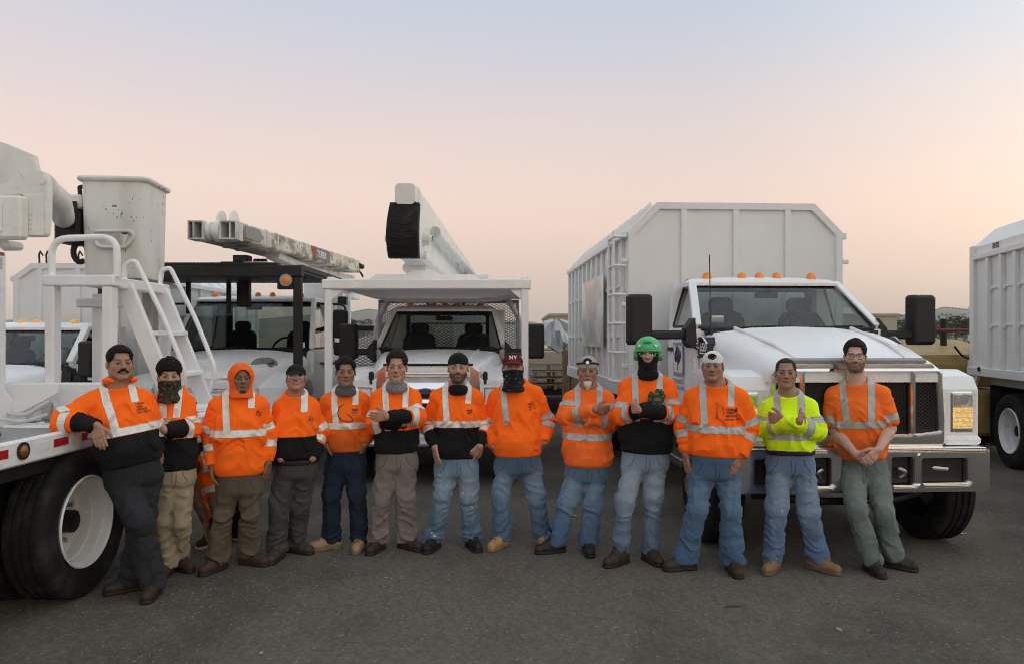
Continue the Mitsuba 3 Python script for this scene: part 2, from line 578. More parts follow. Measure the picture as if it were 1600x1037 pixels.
        paint(face * np.exp(-(m / .016) ** 2 - ((ql[:, 2] + .03) / .012) ** 2) * .4, sk * np.array([1.1, .82, .78]))
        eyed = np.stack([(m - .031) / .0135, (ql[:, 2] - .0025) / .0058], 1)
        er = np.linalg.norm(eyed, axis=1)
        paint(face * np.clip(1.9 - er, 0, 1) * .45, sk * .45)  # lid shadow painted into the skin colour round the eyes
        shut = getattr(s, 'shut', False)
        if not shut:
            paint(face * (er < .80) * .45, (.32, .26, .22))
            paint(face * (np.hypot((m - .031) / .0062, (ql[:, 2] - .003) / .006) < 1), (.015, .01, .008))
        paint(face * (np.hypot((m - .031) / .016, (ql[:, 2] - .0088) / .0026) < 1) * .8, (.02, .013, .01))
        paint(face * (np.hypot((m - .032) / .023, (ql[:, 2] - .0245 - .004 * np.clip((m - .02) / .03, -1, 1)) / .0050) < 1) * .85, s.brow)
        paint(face * (np.hypot(ql[:, 0] / .025, (ql[:, 2] + .062) / .0105) < 1) * .75, sk * np.array([.95, .62, .58]))
        paint(face * (np.hypot(ql[:, 0] / .024, (ql[:, 2] + .0625) / .0028) < 1) * .8, sk * .25)
        paint(face * (np.hypot((m - .008) / .005, (ql[:, 2] + .038) / .003) < 1) * .8, sk * .2)
        if s.beard:
            kind, bc, amount = s.beard
            z = ql[:, 2]
            low = np.clip((-.043 - z + .9 * np.maximum(m - .045, 0)) / .01, 0, 1) * (ql[:, 1] > -.02)
            if kind == 'goatee':
                low = low * (m < .034) * (ql[:, 1] > .04)
            low = low * np.clip((z + .128) / .012, 0, 1) * np.clip((ql[:, 1] + .0) / .02, 0, 1)
            lips = np.hypot(ql[:, 0] / .026, (z + .0625) / .010) < 1
            mous = face * (m < .034) * (np.abs(z + .0485) < .0085)
            nz = .75 + .5 * meshkit.noise(v * 260, 4)
            w = low * ~lips if kind in ('full', 'goatee') else 0 * z
            if kind != 'chin':
                w = np.maximum(w, mous)
            else:
                w = (m < .02) * (z < -.083) * face
            paint(w * amount * nz, bc)
        return v, fc, col

    # --- clothes
    def torso(s, P, grow=0.0, hem=None):
        r = P - s.Hm
        a, x, y = r @ s.u / s.L, r @ s.l, r @ s.f
        b = s.b
        ks = np.array([-.30, -.1, .12, .35, .62, .80, .93, 1.02, 1.10])
        rx = np.interp(a, ks, [b['hem'], b['hem'], (b['hem'] + b['waist']) / 2, b['waist'], b['chest'], b['chest'] * .98, b['chest'] * .82, b['chest'] * .58, .06]) + grow
        ry = np.interp(a, ks, [b['depth'] * .98, b['depth'], b['depth'] + b['belly'] * .4, b['depth'] + b['belly'] * .5, b['depth'], b['depth'] * .93, b['depth'] * .78, b['depth'] * .6, .05]) + grow
        yc = np.interp(a, ks, [b['belly'] * .1, b['belly'] * .3, b['belly'] * .6, b['belly'] * .55, .012, .0, -.005, -.01, -.01])
        k = np.sqrt((np.abs(x) / rx) ** 2.3 + (np.abs(y - yc) / ry) ** 2.3 + 1e-9) ** (2 / 2.3)
        d = (k - 1) * np.minimum(rx, ry) * .9
        d = smax(d, (a - 1.08) * s.L, .03)
        return d, a, x, y

    def arm(s, P, i):
        S, E, W = ((s.SL, s.EL, s.WL), (s.SR, s.ER, s.WR))[i]
        ru, rf, cf = s.ru, s.rf, s.cuff
        sh = S + (E - S) * .06
        d1 = rc(P, sh, E, ru * 1.06, ru * .92)
        d2 = rc(P, E, W, ru * .92, cf)
        t1 = np.clip(((P - S) @ (E - S)) / ((E - S) @ (E - S)), 0, 1)
        t2 = np.clip(((P - E) @ (W - E)) / ((W - E) @ (W - E)), 0, 1)
        L1, L2 = np.linalg.norm(E - S), np.linalg.norm(W - E)
        fore = d2 < d1
        t = np.where(fore & (t2 > 0), 1 + t2, t1)
        if s.sleeve == 'long':
            d = smin(d1, d2, .03)
            d = smax(d, ((P - W) @ unit(W - E)) + .004, .01)
        else:
            cutp = E + (S - E) * .12
            d = smax(rc(P, sh, E, ru * 1.15, ru * 1.1), (P - cutp) @ unit(E - S), .008)
        ln = np.where(fore, L1 + t2 * L2, t1 * L1)
        return d, t, ln, L1, L2

    def shirt_sdf(s, P, fine):
        d, a, x, y = s.torso(P)
        if fine:
            q = np.stack([x, y, a * s.L], 1)
            w = meshkit.noise(q * 5, 11)[:, None] * .35
            low = np.clip(1 - a * 1.2, .15, 1) * np.clip((a * s.L + s.hem_drop) / .07, .15, 1)
            soft = np.clip((a * s.L + s.hem_drop) / .07, .3, 1)
            d = d - .007 * (ridge(q * np.array([21, 15, 8]) + w * 5, s.seed + 4) - .33)
            d = d - .021 * soft * (ridge(q * np.array([11, 8, 3.4]) + w * 6, s.seed) - .33)
            q2 = q @ np.array([[.75, 0, .66], [0, 1, 0], [-.66, 0, .75]])
            q2[:, 2] = np.where(x > 0, q2[:, 2], (q @ np.array([[.75, 0, -.66], [0, 1, 0], [.66, 0, .75]]))[:, 2])
            d = d - .020 * (ridge(q2 * np.array([4, 4, 15]) + w * 7, s.seed + 1) - .3) * (np.exp(-((a - .7) / .3) ** 2) * .8 + low * .6)
        n = rc(P, s.SL, s.nb, .058, .062)
        d = smin(d, n, .05)
        d = smin(d, rc(P, s.SR, s.nb, .058, .062), .05)
        hem = (-s.hem_drop - a * s.L)
        d = smax(d, hem, .024) if not s.tuck else smax(d, hem, .03)
        arms = []
        for i in (0, 1):
            da, t, ln, L1, L2 = s.arm(P, i)
            if fine:
                q = np.stack([ln * 19, *(P[:, :2] * 7).T], 1)
                wv = meshkit.noise(P * 9, 5 + i) * 3
                q[:, 0] += wv
                amp = .010 + .018 * np.exp(-((ln - L1) / .11) ** 2) + .009 * (t > 1.5)
                da = da - amp * (ridge(q, s.seed + 7 + i) - .35)
            arms.append((da, t, L1, L2))
        darm = np.minimum(arms[0][0], arms[1][0])
        full = smin(d, arms[0][0], .022)
        full = smin(full, arms[1][0], .022)
        up = s.glob((0, -.014, -.07))
        full = smin(full, rc(P, s.nb - s.u * .07, s.nb + s.u * .004, .094, s.neck_r + .027), .03)
        neck = rc(P, s.nb + s.u * .012 + s.f * .012, up, s.neck_r + .009, s.neck_r + .010)
        full = smax(full, -neck, .010)
        full = smax(full, (P - s.nb) @ (s.u + s.f * .5) - .036, .012)
        return full, d, arms, a, x, y

    def trouser_sdf(s, P, fine):
        d, a, x, y = s.torso(P, -.012 if not s.tuck else -.002)
        top = getattr(s, 'waist', .10) if s.tuck else .12
        d = smax(d, a * s.L - top, .01)
        d = smax(d, -(a * s.L) - .10, .06)
        seat = ell(P, s.Hm - s.u * .03 - s.f * .025, (np.linalg.norm(s.HR - s.HL) / 2 + .076 * s.leg, .112, .12))
        d = smin(d, seat, .05)
        out = d
        for hj, kn, an, sd in ((s.HL, s.KL, s.AL, 1), (s.HR, s.KR, s.AR, -1)):
            h2 = hj + s.l * .012 * sd - s.u * .03
            an = an - np.array([0, 0, .035])
            g1 = rc(P, h2, kn, .090 * s.leg, s.knee * .92)
            g2 = rc(P, kn, an, s.knee * .92, s.ankle * .92)
            g = smin(g1, g2, .03)
            if fine:
                t1 = np.clip(((P - h2) @ (kn - h2)) / ((kn - h2) @ (kn - h2)), 0, 1)
                t2 = np.clip(((P - kn) @ (an - kn)) / ((an - kn) @ (an - kn)), 0, 1)
                L1, L2 = np.linalg.norm(kn - h2), np.linalg.norm(an - kn)
                ln = np.where(g2 < g1, L1 + t2 * L2, t1 * L1)
                wv = meshkit.noise(P * np.array([8, 8, 4]), 9) * 2.6
                ang = (P - kn) @ s.l * 14
                q = np.stack([ln * 17 + wv + ang * .35 * sd, (P - kn) @ s.l * 7, (P - kn) @ s.f * 7], 1)
                amp = .008 + .014 * np.exp(-((ln - L1) / .12) ** 2) + .021 * np.exp(-((ln - L1 - L2) / .13) ** 2) + .013 * np.exp(-((ln - .06) / .09) ** 2)
                g = g - amp * (ridge(q, s.seed + 21) - .35)
                q3 = np.stack([ang, (P - kn) @ s.f * 12, ln * 3.0 + wv * .5], 1)
                g = g - .008 * (ridge(np.stack([ln * 30 + wv * 1.5, ang * 1.6, (P - kn) @ s.f * 20], 1), s.seed + 29) - .35)
                g = g - .013 * (ridge(q3, s.seed + 23) - .35)
            out = smin(out, g, .024)
        return smax(out, .055 - P[:, 2], .006)

    def build_all(s):
        k = thing('person', s.label, 'person', None)
        s.key = k
        v, f, c = s.body()
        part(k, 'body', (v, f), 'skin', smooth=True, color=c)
        # shirt
        pts = np.array([s.nb, s.WL, s.WR, s.EL, s.ER, s.SL, s.SR, s.Hm - s.u * .1])
        lo, hi = pts.min(0) - .26, pts.max(0) + .26
        v, f = sdf_mesh(lambda P, fine: s.shirt_sdf(P, fine)[0], lo, hi, .0085, 3, .032)
        nrm = vnormals(v, f)
        full, dt, arms, a, x, y = s.shirt_sdf(v, False)
        darm = np.minimum(arms[0][0], arms[1][0])
        z = a * s.L
        ti = np.where(arms[0][0] < arms[1][0], 0, 1)
        t = np.where(ti == 0, arms[0][1], arms[1][1])
        L1, L2 = (np.where(ti == 0, arms[0][j], arms[1][j]) for j in (2, 3))
        along = np.where(t < 1, t * L1, L1 + (t - 1) * L2)
        member = dt - darm - .004      # > 0 on the sleeves
        zb = s.band
        W = .0255

        def sleeve(tc, i):
            q = tc * arms[i][2] if tc < 1 else arms[i][2] + (tc - 1) * arms[i][3]
            return np.minimum(np.minimum(W - np.abs(along - q), member + .009), np.where(ti == i, 1, -1))
        fields = []
        hw = .5 * np.linalg.norm(s.SR - s.SL)
        bands = s.bands if hasattr(s, 'bands') else [zb]
        for q in bands:
            if q is not None:
                fields.append(np.minimum(W - np.abs(z - q), -member))
        for sgn, bot in zip((-1, 1), s.braces):
            if bot is None:
                continue
            xc = sgn * (hw * .62 - .02 * np.clip((1 - a) / .5, 0, 1))
            bw = W * .95 - np.abs(x - xc)
            fields.append(np.minimum(np.minimum(bw, z - bot), np.minimum(-member + .012, .05 + 0 * x)))
        for i, ts in enumerate((s.tl, s.tr)):
            for q in ts:
                fields.append(sleeve(q, i))
        main = vary(s.color, v, .07, 9, s.seed)
        if getattr(s, 'dirty', 0):
            g = (meshkit.fbm(v * 7, 4, s.seed + 3) * np.exp(-((z - .12) / .16) ** 2))[:, None] * s.dirty
            main = main * (1 - g) + np.array([.12, .05, .02]) * g
        if s.black is not None:
            blk = np.where(member > 0, along - np.where(ti == 0, *[arms[i][2] + (s.tblack[i] - 1) * arms[i][3] for i in (0, 1)]), s.black - z)
            seam = np.abs(member) < .004
            blk = np.where(seam, np.minimum(blk, 1), blk)
            (v1, c1, n1), f1 = clip_mesh(v, f, -blk, (main, nrm))
            (v2,), f2 = clip_mesh(v, f, blk)
            part(k, 'shirt', (v1, f1), 'cloth', smooth=True, color=c1)
            part(k, 'shirt_lower_panel', (v2, f2), 'cloth', smooth=True, color=vary(BLACK, v2, .2))
        else:
            part(k, 'shirt', (v, f), 'cloth', smooth=True, color=main)
        for fd in fields:
            if (fd > 0).sum() < 8:
                continue
            (vb, nb_), fb = clip_mesh(v, f, fd, (nrm,))
            for pv, pf, pn in pieces(vb, fb, (nb_,), 40):
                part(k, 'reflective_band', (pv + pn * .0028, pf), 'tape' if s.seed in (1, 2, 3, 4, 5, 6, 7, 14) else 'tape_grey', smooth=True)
        s.shirt_v = v
        # trousers and belt
        pts = np.array([s.HL, s.HR, s.KL, s.KR, s.AL, s.AR])
        lo, hi = pts.min(0) - .22, pts.max(0) + .24
        v, f = sdf_mesh(s.trouser_sdf, lo, hi, .009, 3, .034)
        col = vary(s.pants, v, .12, 10, s.seed)
        if s.fade is not None:
            for hj, kn in ((s.HL, s.KL), (s.HR, s.KR)):
                m = hj + (kn - hj) * .6
                g = np.exp(-(np.linalg.norm((v - m) * np.array([1, .7, .42]), axis=1) / .095) ** 2)[:, None] * (.65 + .6 * meshkit.fbm(v * 16, 3, 2)[:, None])
                col = col * (1 - g) + np.asarray(s.fade) * g
        if getattr(s, 'splat', 0):
            sp = (meshkit.noise(v * np.array([55, 55, 45]), s.seed + 5) > 1 - s.splat * .16) & (meshkit.noise(v * 7, 8) > .5)
            col[sp] = (.55, .55, .52)
        part(k, 'trousers', (v, f), 'cloth', smooth=True, color=np.clip(col, 0, 1))
        if s.tuck:
            top = s.waist
            def belt(P, fine):
                d, a, x, y = s.torso(P, .004)
                return np.maximum(np.abs(d) - .005, np.abs(a * s.L - top + .012) - .019)
            v, f = sdf_mesh(belt, s.Hm - .3, s.Hm + .3, .007, 3, .02)
            bk = part(k, 'belt', (v, f), 'leather', smooth=True, color=vary((.014, .012, .012), v))
            bp = s.surface(s.Hm + s.u * (top - .012), .006, s.torso)
            m = frame_box(bp, s.l, s.u, s.f, .05, .036, .006, .007)
            part(bk, 'buckle', m, 'steel')
        # seams: fly, front pockets, outer seams, all as sewn lines on the cloth
        hw = .5 * np.linalg.norm(s.HR - s.HL) + .05
        runs = [[(0, .03), (.004, -.03), (.004, -.10)], [(.030, .0), (.030, -.06), (.006, -.105)]]
        for q in (-1, 1):
            runs.append([(q * hw * .62, .035), (q * hw * .70, -.015), (q * hw * .96, -.055)])
        tubes = []
        for r in runs:
            P = np.array(fillet([s.Hm + s.l * a + s.u * b for a, b in r], .04))
            tubes.append(tube(list(s.project(P, .0012, 'trousers')), .0020, 5))
        part(k, 'trouser_seams', merge(tubes), 'seam_dark', kind='stuff')
        # boots
        for i, (g, td) in enumerate(s.feet):
            lt = np.array([-td[1], td[0], 0])
            bc = s.boots
            ank = (s.AL, s.AR)[i] + np.array([0, 0, .06])
            hl, md, te = g - td * .050, g + td * .075, g + td * .142

            def boot(P, fine):
                zz = np.array([0, 0, 1.0])
                d = rc(P, hl + zz * .05, md + zz * .05, .040, .043)
                d = smin(d, rc(P, md + zz * .047, te + zz * .040, .043, .038), .02)
                d = smin(d, rc(P, g + zz * .06 - td * .01, ank, .047, .052), .035)
                d = smin(d, rc(P, md + zz * .07 - td * .02, g + zz * .12 + td * .02, .03, .035), .03)
                if fine:
                    d = d - .004 * (ridge(P * 34, 3) - .3)
                return smax(d, .02 - P[:, 2], .006)

            def sole(P, fine):
                Pz = P * np.array([1, 1, 0])
                d = np.minimum(rc(Pz, hl, md, .044, .047), rc(Pz, md, te, .047, .042))
                arch = ((P - g) @ td > -.005) & ((P - g) @ td < .045)
                return np.maximum(np.maximum(d, P[:, 2] - .026), np.where(arch, .008, .0005) - P[:, 2])
            v, f = sdf_mesh(boot, g - [.24, .24, .01], g + [.24, .24, .26], .0068, 3, .012)
            bk = part(k, 'boot', (v, f), 'leather', smooth=True, color=vary(bc, v, .3, 24, 5 + i))
            v, f = sdf_mesh(sole, g - [.24, .24, .02], g + [.24, .24, .05], .0075, 2, .012)
            part(bk, 'sole', (v, f), 'leather', smooth=True, color=vary(getattr(s, 'sole', (.022, .018, .016)), v, .2, 30))
            lac = []
            for j in range(4):
                c0 = g + td * (.105 - .028 * j) + np.array([0, 0, .095 + .017 * j])
                lac.append(tube([c0 - lt * .022 - np.array([0, 0, .01]), c0 + np.array([0, 0, .004]), c0 + lt * .022 - np.array([0, 0, .01])], .0032, 5))
            part(bk, 'laces', merge(lac), 'lace', kind='stuff')
        return k

    def surface(s, p, lift, fn):
        """First point of the clothes along the front direction through p, lifted by lift."""
        return s.project(np.asarray(p)[None], lift)[0]

    def project(s, P, lift=.003, which='shirt'):
        Q = P + s.f * .5
        f = (lambda X: s.shirt_sdf(X, True)[0]) if which == 'shirt' else (lambda X: s.trouser_sdf(X, True)) if which == 'trousers' else (lambda X: s.torso(X)[0])
        for _ in range(40):
            d = f(Q)
            Q = Q - s.f * np.clip(d, -.02, .05)[:, None] * .7
        return Q + s.f * lift

    def logo(s, x, z, lines, h, tilt=0.0, name='chest_print', colour='print_black', label=None):
        ms = []
        for i, (txt, hh, xo) in enumerate(lines):
            m = meshkit.text_mesh(txt, hh, .001, bold=True)
            m.apply_translation([xo, -i * h, 0])
            ms.append(m)
        if name == 'chest_print' and s.seed == 11:      # the little tree beside the words
            ms.append(trimesh.util.concatenate([trimesh.creation.icosphere(subdivisions=1, radius=r).apply_transform(np.diag([1, 1, .05, 1])).apply_translation([a_, b_, 0]) for a_, b_, r in ((.072, .006, .008), (.080, -.001, .007), (.068, -.004, .007), (.076, .012, .006), (.074, -.012, .003))]))
        m = trimesh.util.concatenate(ms)
        v = m.vertices
        ca, sa = math.cos(tilt), math.sin(tilt)
        X, Z = v[:, 0] * ca - v[:, 1] * sa, v[:, 0] * sa + v[:, 1] * ca
        P = s.Hm + np.outer(x + X, s.l) + np.outer(z + Z, s.u)
        part(s.key, name, (s.project(P, .0035) + np.outer(v[:, 2], s.f), m.faces), colour, smooth=False, label=label, kind='stuff')
# ------------------------------------------------------------------ the yard's materials
def dirt(p, s=1.0):
    return mikit.fbm(p.x * 3 * s, p.y * 3 * s, p.z * 3 * s, 4)


def white_paint(base, grime, amount):
    def fn(p, n, uv):
        streak = mikit.fbm(p.x * 9, p.y * 9, p.z * 1.3, 3)
        spots = mikit.smoothstep(.70, .80, mikit.noise(p.x * 34, p.y * 34, p.z * 34))
        m = mikit.smoothstep(.42, .85, .6 * dirt(p) + .45 * streak) * amount + spots * amount * .25
        return mikit.mix(base, grime, m)
    return fn


def gloss(lo, hi, s=2.2):
    return lambda p, n, uv: lo + (hi - lo) * mikit.fbm(p.x * s, p.y * s, p.z * s, 4)


mat('white_paint', white_paint((.72, .725, .73), (.50, .49, .47), .16), rough=gloss(.2, .38), coat=.8, spec=.5)
mat('box_paint', white_paint((.70, .705, .70), (.50, .49, .46), .13), rough=.42)
mat('worn_paint', white_paint((.66, .66, .63), (.20, .17, .13), .75), rough=.5)


def bucket_fn(p, n, uv):
    e = mikit.fbm(p.x * 5, p.y * 5, p.z * 2.0, 4)
    c = mikit.mix((.66, .66, .62), (.46, .43, .37), mikit.smoothstep(.45, .85, e) * .55)
    scr = mikit.smoothstep(.78, .82, mikit.noise(p.x * 75, p.y * 75, p.z * 28)) * mikit.smoothstep(.5, .7, mikit.noise(p.x * 5, p.y * 5, p.z * 4))
    return mikit.mix(c, (.05, .045, .04), scr * .8)


mat('bucket_paint', bucket_fn, rough=.55)


def boom_fn(p, n, uv):
    e = mikit.fbm(p.x * 7, p.y * 7, p.z * 7, 4)
    s_ = mikit.noise(p.x * 14, p.y * 26, p.z * 26)
    c = mikit.mix((.62, .59, .50), (.19, .15, .10), mikit.smoothstep(.40, .72, e) * .85)
    return mikit.mix(c, (.06, .05, .04), mikit.smoothstep(.70, .82, s_) * .7)


mat('boom_paint', boom_fn, rough=.6)
mat('chrome', (.88, .88, .88), rough=gloss(.05, .17, 6), metal=1.0)
mat('steel', (.45, .45, .44), rough=.35, metal=1.0)
mat('black_plastic', lambda p, n, uv: mikit.mix((.009, .009, .010), (.020, .0195, .0185), dirt(p)), rough=.55, spec=.35)
mat('black_paint', lambda p, n, uv: mikit.mix((.007, .007, .008), (.018, .017, .015), dirt(p)), rough=.5, spec=.35)
mat('rubber', lambda p, n, uv: mikit.mix((.010, .010, .010), (.030, .0285, .026), mikit.smoothstep(.45, .85, dirt(p, 3.0))), rough=.8, spec=.25)
mat('seat_cloth', (.012, .012, .013), rough=.8)
mat('cab_lining', (.022, .022, .024), rough=.8)
scene['pane_glass'] = {'type': 'thindielectric', 'int_ior': 1.33, 'specular_transmittance': rgb(.50, .55, .53)}
mat('mirror_face', (.6, .6, .6), rough=.04, metal=1.0)
mat('amber_lens', (.75, .22, .02), rough=.15, coat=1.0)
mat('red_lens', (.42, .012, .012), rough=.2, coat=.6)
mat('red_tape', (.36, .012, .022), rough=.35)
mat('white_tape', (.70, .69, .66), rough=.35)
mat('letter_white', (.74, .74, .72), rough=.5)
mat('letter_grey', (.28, .29, .33), rough=.5)
mat('letter_red', (.35, .04, .03), rough=.5)
mat('decal_blue', (.05, .06, .12), rough=.4)
mat('lace', (.06, .05, .04), rough=.9)
mat('helmet_green', (.04, .30, .10), rough=.35, coat=.5)
mat('zip_red', (.40, .03, .02), rough=.6)
mat('seam_orange', (.62, .08, .01), rough=.85)
mat('seam_dark', (.05, .055, .065), rough=.9)
mat('clear_plastic', (.55, .56, .56), rough=.15, coat=1.0)
mat('chipper_yellow', white_paint((.36, .245, .085), (.16, .115, .06), .7), rough=.55)
mat('sign_silver', lambda p, n, uv: mikit.mix((.62, .62, .62), (.34, .33, .33), mikit.smoothstep(.38, .62, mikit.fbm(p.x * 2.0, p.y * 2.0, p.z * 2.6, 3))), rough=.22, metal=.25)
mat('wood', lambda p, n, uv: mikit.mix((.30, .21, .12), (.12, .08, .05), mikit.fbm(p.x * 14, p.y * 3, p.z * 9, 3)), rough=.85)
mat('tan_wall', lambda p, n, uv: mikit.mix((.42, .36, .27), (.33, .28, .21), dirt(p, .25)), rough=.9)
mat('tarp_silver', (.45, .47, .49), rough=.3, metal=.3)
mat('lamp_white', (.9, .9, .88), rough=.15, coat=1.0)
mat('reflector_bowl', (.80, .80, .80), rough=.18, metal=1.0)
scene['helmet_paint'] = two({'type': 'principled', 'base_color': {'type': 'mesh_attribute', 'name': 'vertex_color'}, 'roughness': .3, 'specular': .5, 'clearcoat': .6})
scene['lens_glass'] = {'type': 'thindielectric', 'int_ior': 1.5}


# ------------------------------------------------------------------ trucks
class Veh:
    """A vehicle in its own coordinates: x to its right as seen from the front, y from its front to its back, z up."""

    def __init__(s, name, label, cat, loc, yaw=0.0, group=None):
        s.key, s.loc, s.yaw = thing(name, label, cat, group), (loc[0], loc[1], 0), yaw

    def add(s, name, m, mat_, parent=None, smooth=30, label=None, kind=None):
        if isinstance(m, list) and 1 < len(m) <= 6 and kind is None:      # each piece a part of its own
            ks = [s.add(name, q, mat_, parent, smooth, label) for q in m]
            return ks[0]
        if isinstance(m, list):
            m = merge(m)
        return part(parent or s.key, name, move(m, s.loc, s.yaw), mat_, smooth, label, kind)


def puff(poly, axis, a, b, r=.03, n=4):
    """Extrusion whose end at b is rounded off."""
    p = shapely.Polygon(poly) if not hasattr(poly, 'exterior') else poly
    sg = 1 if b > a else -1
    out, prev = [], a
    for i in range(n + 1):
        t = i / n
        q = p.buffer(-r * (1 - math.cos(t * math.pi / 2)), join_style='mitre') if i else p
        x = b - sg * r * (1 - math.sin(t * math.pi / 2))
        for g in getattr(q, 'geoms', [q]):
            if not g.is_empty:
                out.append(prism(g, axis, min(prev, x), max(prev, x)))
        prev = x - sg * .0004
    return merge(out)


def tyre_mesh(r, w, x0, n=56, grooves=4):
    h = w / 2
    pr = [(r * .60, -h * .78), (r * .72, -h * .98), (r * .86, -h), (r * .955, -h * .93), (r * .985, -h * .82)]
    gw = w * .80 / grooves
    for i in range(grooves):
        c = -w * .40 + gw * (i + .5) + 0
        pr += [(r, c - gw * .5 + .012), (r, c + gw * .5 - .016)]
        if i < grooves - 1:
            pr += [(r - .014, c + gw * .5 - .011), (r - .014, c + gw * .5 + .007)]
    pr += [(r * .985, h * .82), (r * .955, h * .93), (r * .86, h), (r * .72, h * .98), (r * .60, h * .78)]
    return lathe(pr, 'x', n, x0)


def wheel(V, x, y, r=.5, w=.28, side=1, dish='in', mat_='white_paint', parent=None, z=None):
    """dish 'in': deep hollow as on an outer twin wheel; 'out': hub standing out as on a steering wheel."""
    c = (x, y, r if z is None else z)
    k = V.add('wheel', tyre_mesh(r, w, c), 'rubber', parent, smooth=40)
    s_, e = side, side * w * .5
    if dish == 'in':
        pr = [(r * .615, e * .90), (r * .60, e * .98), (r * .572, e * .88), (r * .555, e * .62), (r * .535, e * .56), (r * .525, e * .10), (r * .505, e * .02), (r * .50, -e * .2), (r * .50, -e * .55), (r * .40, -e * .62), (r * .20, -e * .62), (.0, -e * .62)]
        hub = [cyl((x - s_ * w * .32, y, c[2]), (x + s_ * w * .12, y, c[2]), r * .15, 20), cyl((x + s_ * w * .1, y, c[2]), (x + s_ * w * .17, y, c[2]), r * .09, 16)]
        nb = -e * .62
    else:
        pr = [(r * .615, e * .90), (r * .60, e * .98), (r * .575, e * .90), (r * .55, e * .5), (r * .50, e * .45), (r * .36, e * 1.0), (r * .24, e * 1.05), (.0, e * 1.05)]
        hub = [cyl((x + s_ * w * .3, y, c[2]), (x + s_ * w * .78, y, c[2]), r * .16, 20)]
        nb = e * 1.02
    V.add('rim', lathe(pr, 'x', 48, (x, y, c[2])), mat_, k)
    V.add('hub', hub, 'black_paint' if dish == 'in' else 'chrome', k)
    nuts = [cyl((x + nb - .005 * s_, y + r * .29 * math.cos(a), c[2] + r * .29 * math.sin(a)), (x + nb + s_ * .045, y + r * .29 * math.cos(a), c[2] + r * .29 * math.sin(a)), .017, 6) for a in np.arange(10) * 2 * np.pi / 10]
    V.add('wheel_nuts', nuts, 'steel' if dish == 'in' else 'chrome', k, kind='stuff')
    return k


def quad(a, b, c, d, t=.006):
    """Thin pane between four corners."""
    P = np.array([a, b, c, d], float)
    return P, np.array([[0, 1, 2], [0, 2, 3]])


def lattice(P0, U, W, pitch_u, pitch_w, thick=.012):
    """Expanded metal between the corner P0 and the edge vectors U, W: zigzag strands."""
    P0, U, W = (np.asarray(q, float) for q in (P0, U, W))
    lu, lw = np.linalg.norm(U), np.linalg.norm(W)
    u, w = U / lu, W / lw
    n = np.cross(u, w)
    vs, fs = [], []
    nu, nw = int(round(lu / pitch_u)), int(round(lw / pitch_w))
    pu, pw = lu / nu, lw / nw
    base = 0

    def strand(a, b):
        nonlocal base
        t = unit_(b - a)
        s_ = np.cross(n, t) * thick / 2
        d = n * thick * .35
        vs.extend([a - s_ - d, a + s_ - d, a + s_ + d, a - s_ + d, b - s_ - d, b + s_ - d, b + s_ + d, b - s_ + d])
        for q in ((0, 1, 5, 4), (1, 2, 6, 5), (2, 3, 7, 6), (3, 0, 4, 7)):
            fs.append([base + q[0], base + q[1], base + q[2]])
            fs.append([base + q[0], base + q[2], base + q[3]])
        base += 8
    for i in range(nu):
        for j in range(nw):
            c = P0 + u * pu * (i + .5) + w * pw * (j + .5)
            L, R_, T, B = c - u * pu / 2, c + u * pu / 2, c + w * pw / 2, c - w * pw / 2
            strand(L, T)
            strand(T, R_)
            strand(R_, B)
            strand(B, L)
    return np.array(vs), np.array(fs)


def shell_section(w, zb, zt, y, crown=.03, r=.14, y_drop=0.0):
    """Half hood outline mirrored: straight flank, round shoulder, slightly crowned top."""
    pts = [(-w, zb), (-w * 1.005, (zb + zt) / 2), (-w, zt - r)]
    for a in (20, 45, 70, 90):
        t = math.radians(a)
        pts.append((-w + r - r * math.cos(t), zt - r + r * math.sin(t)))
    pts += [(-w * .45, zt + crown * .75), (0, zt + crown)]
    full = pts + [(-x, z) for x, z in pts[-2::-1]]
    return [(x, y + y_drop * (1 - (z - zb) / max(zt - zb, .01)) * 0, z) for x, z in full]


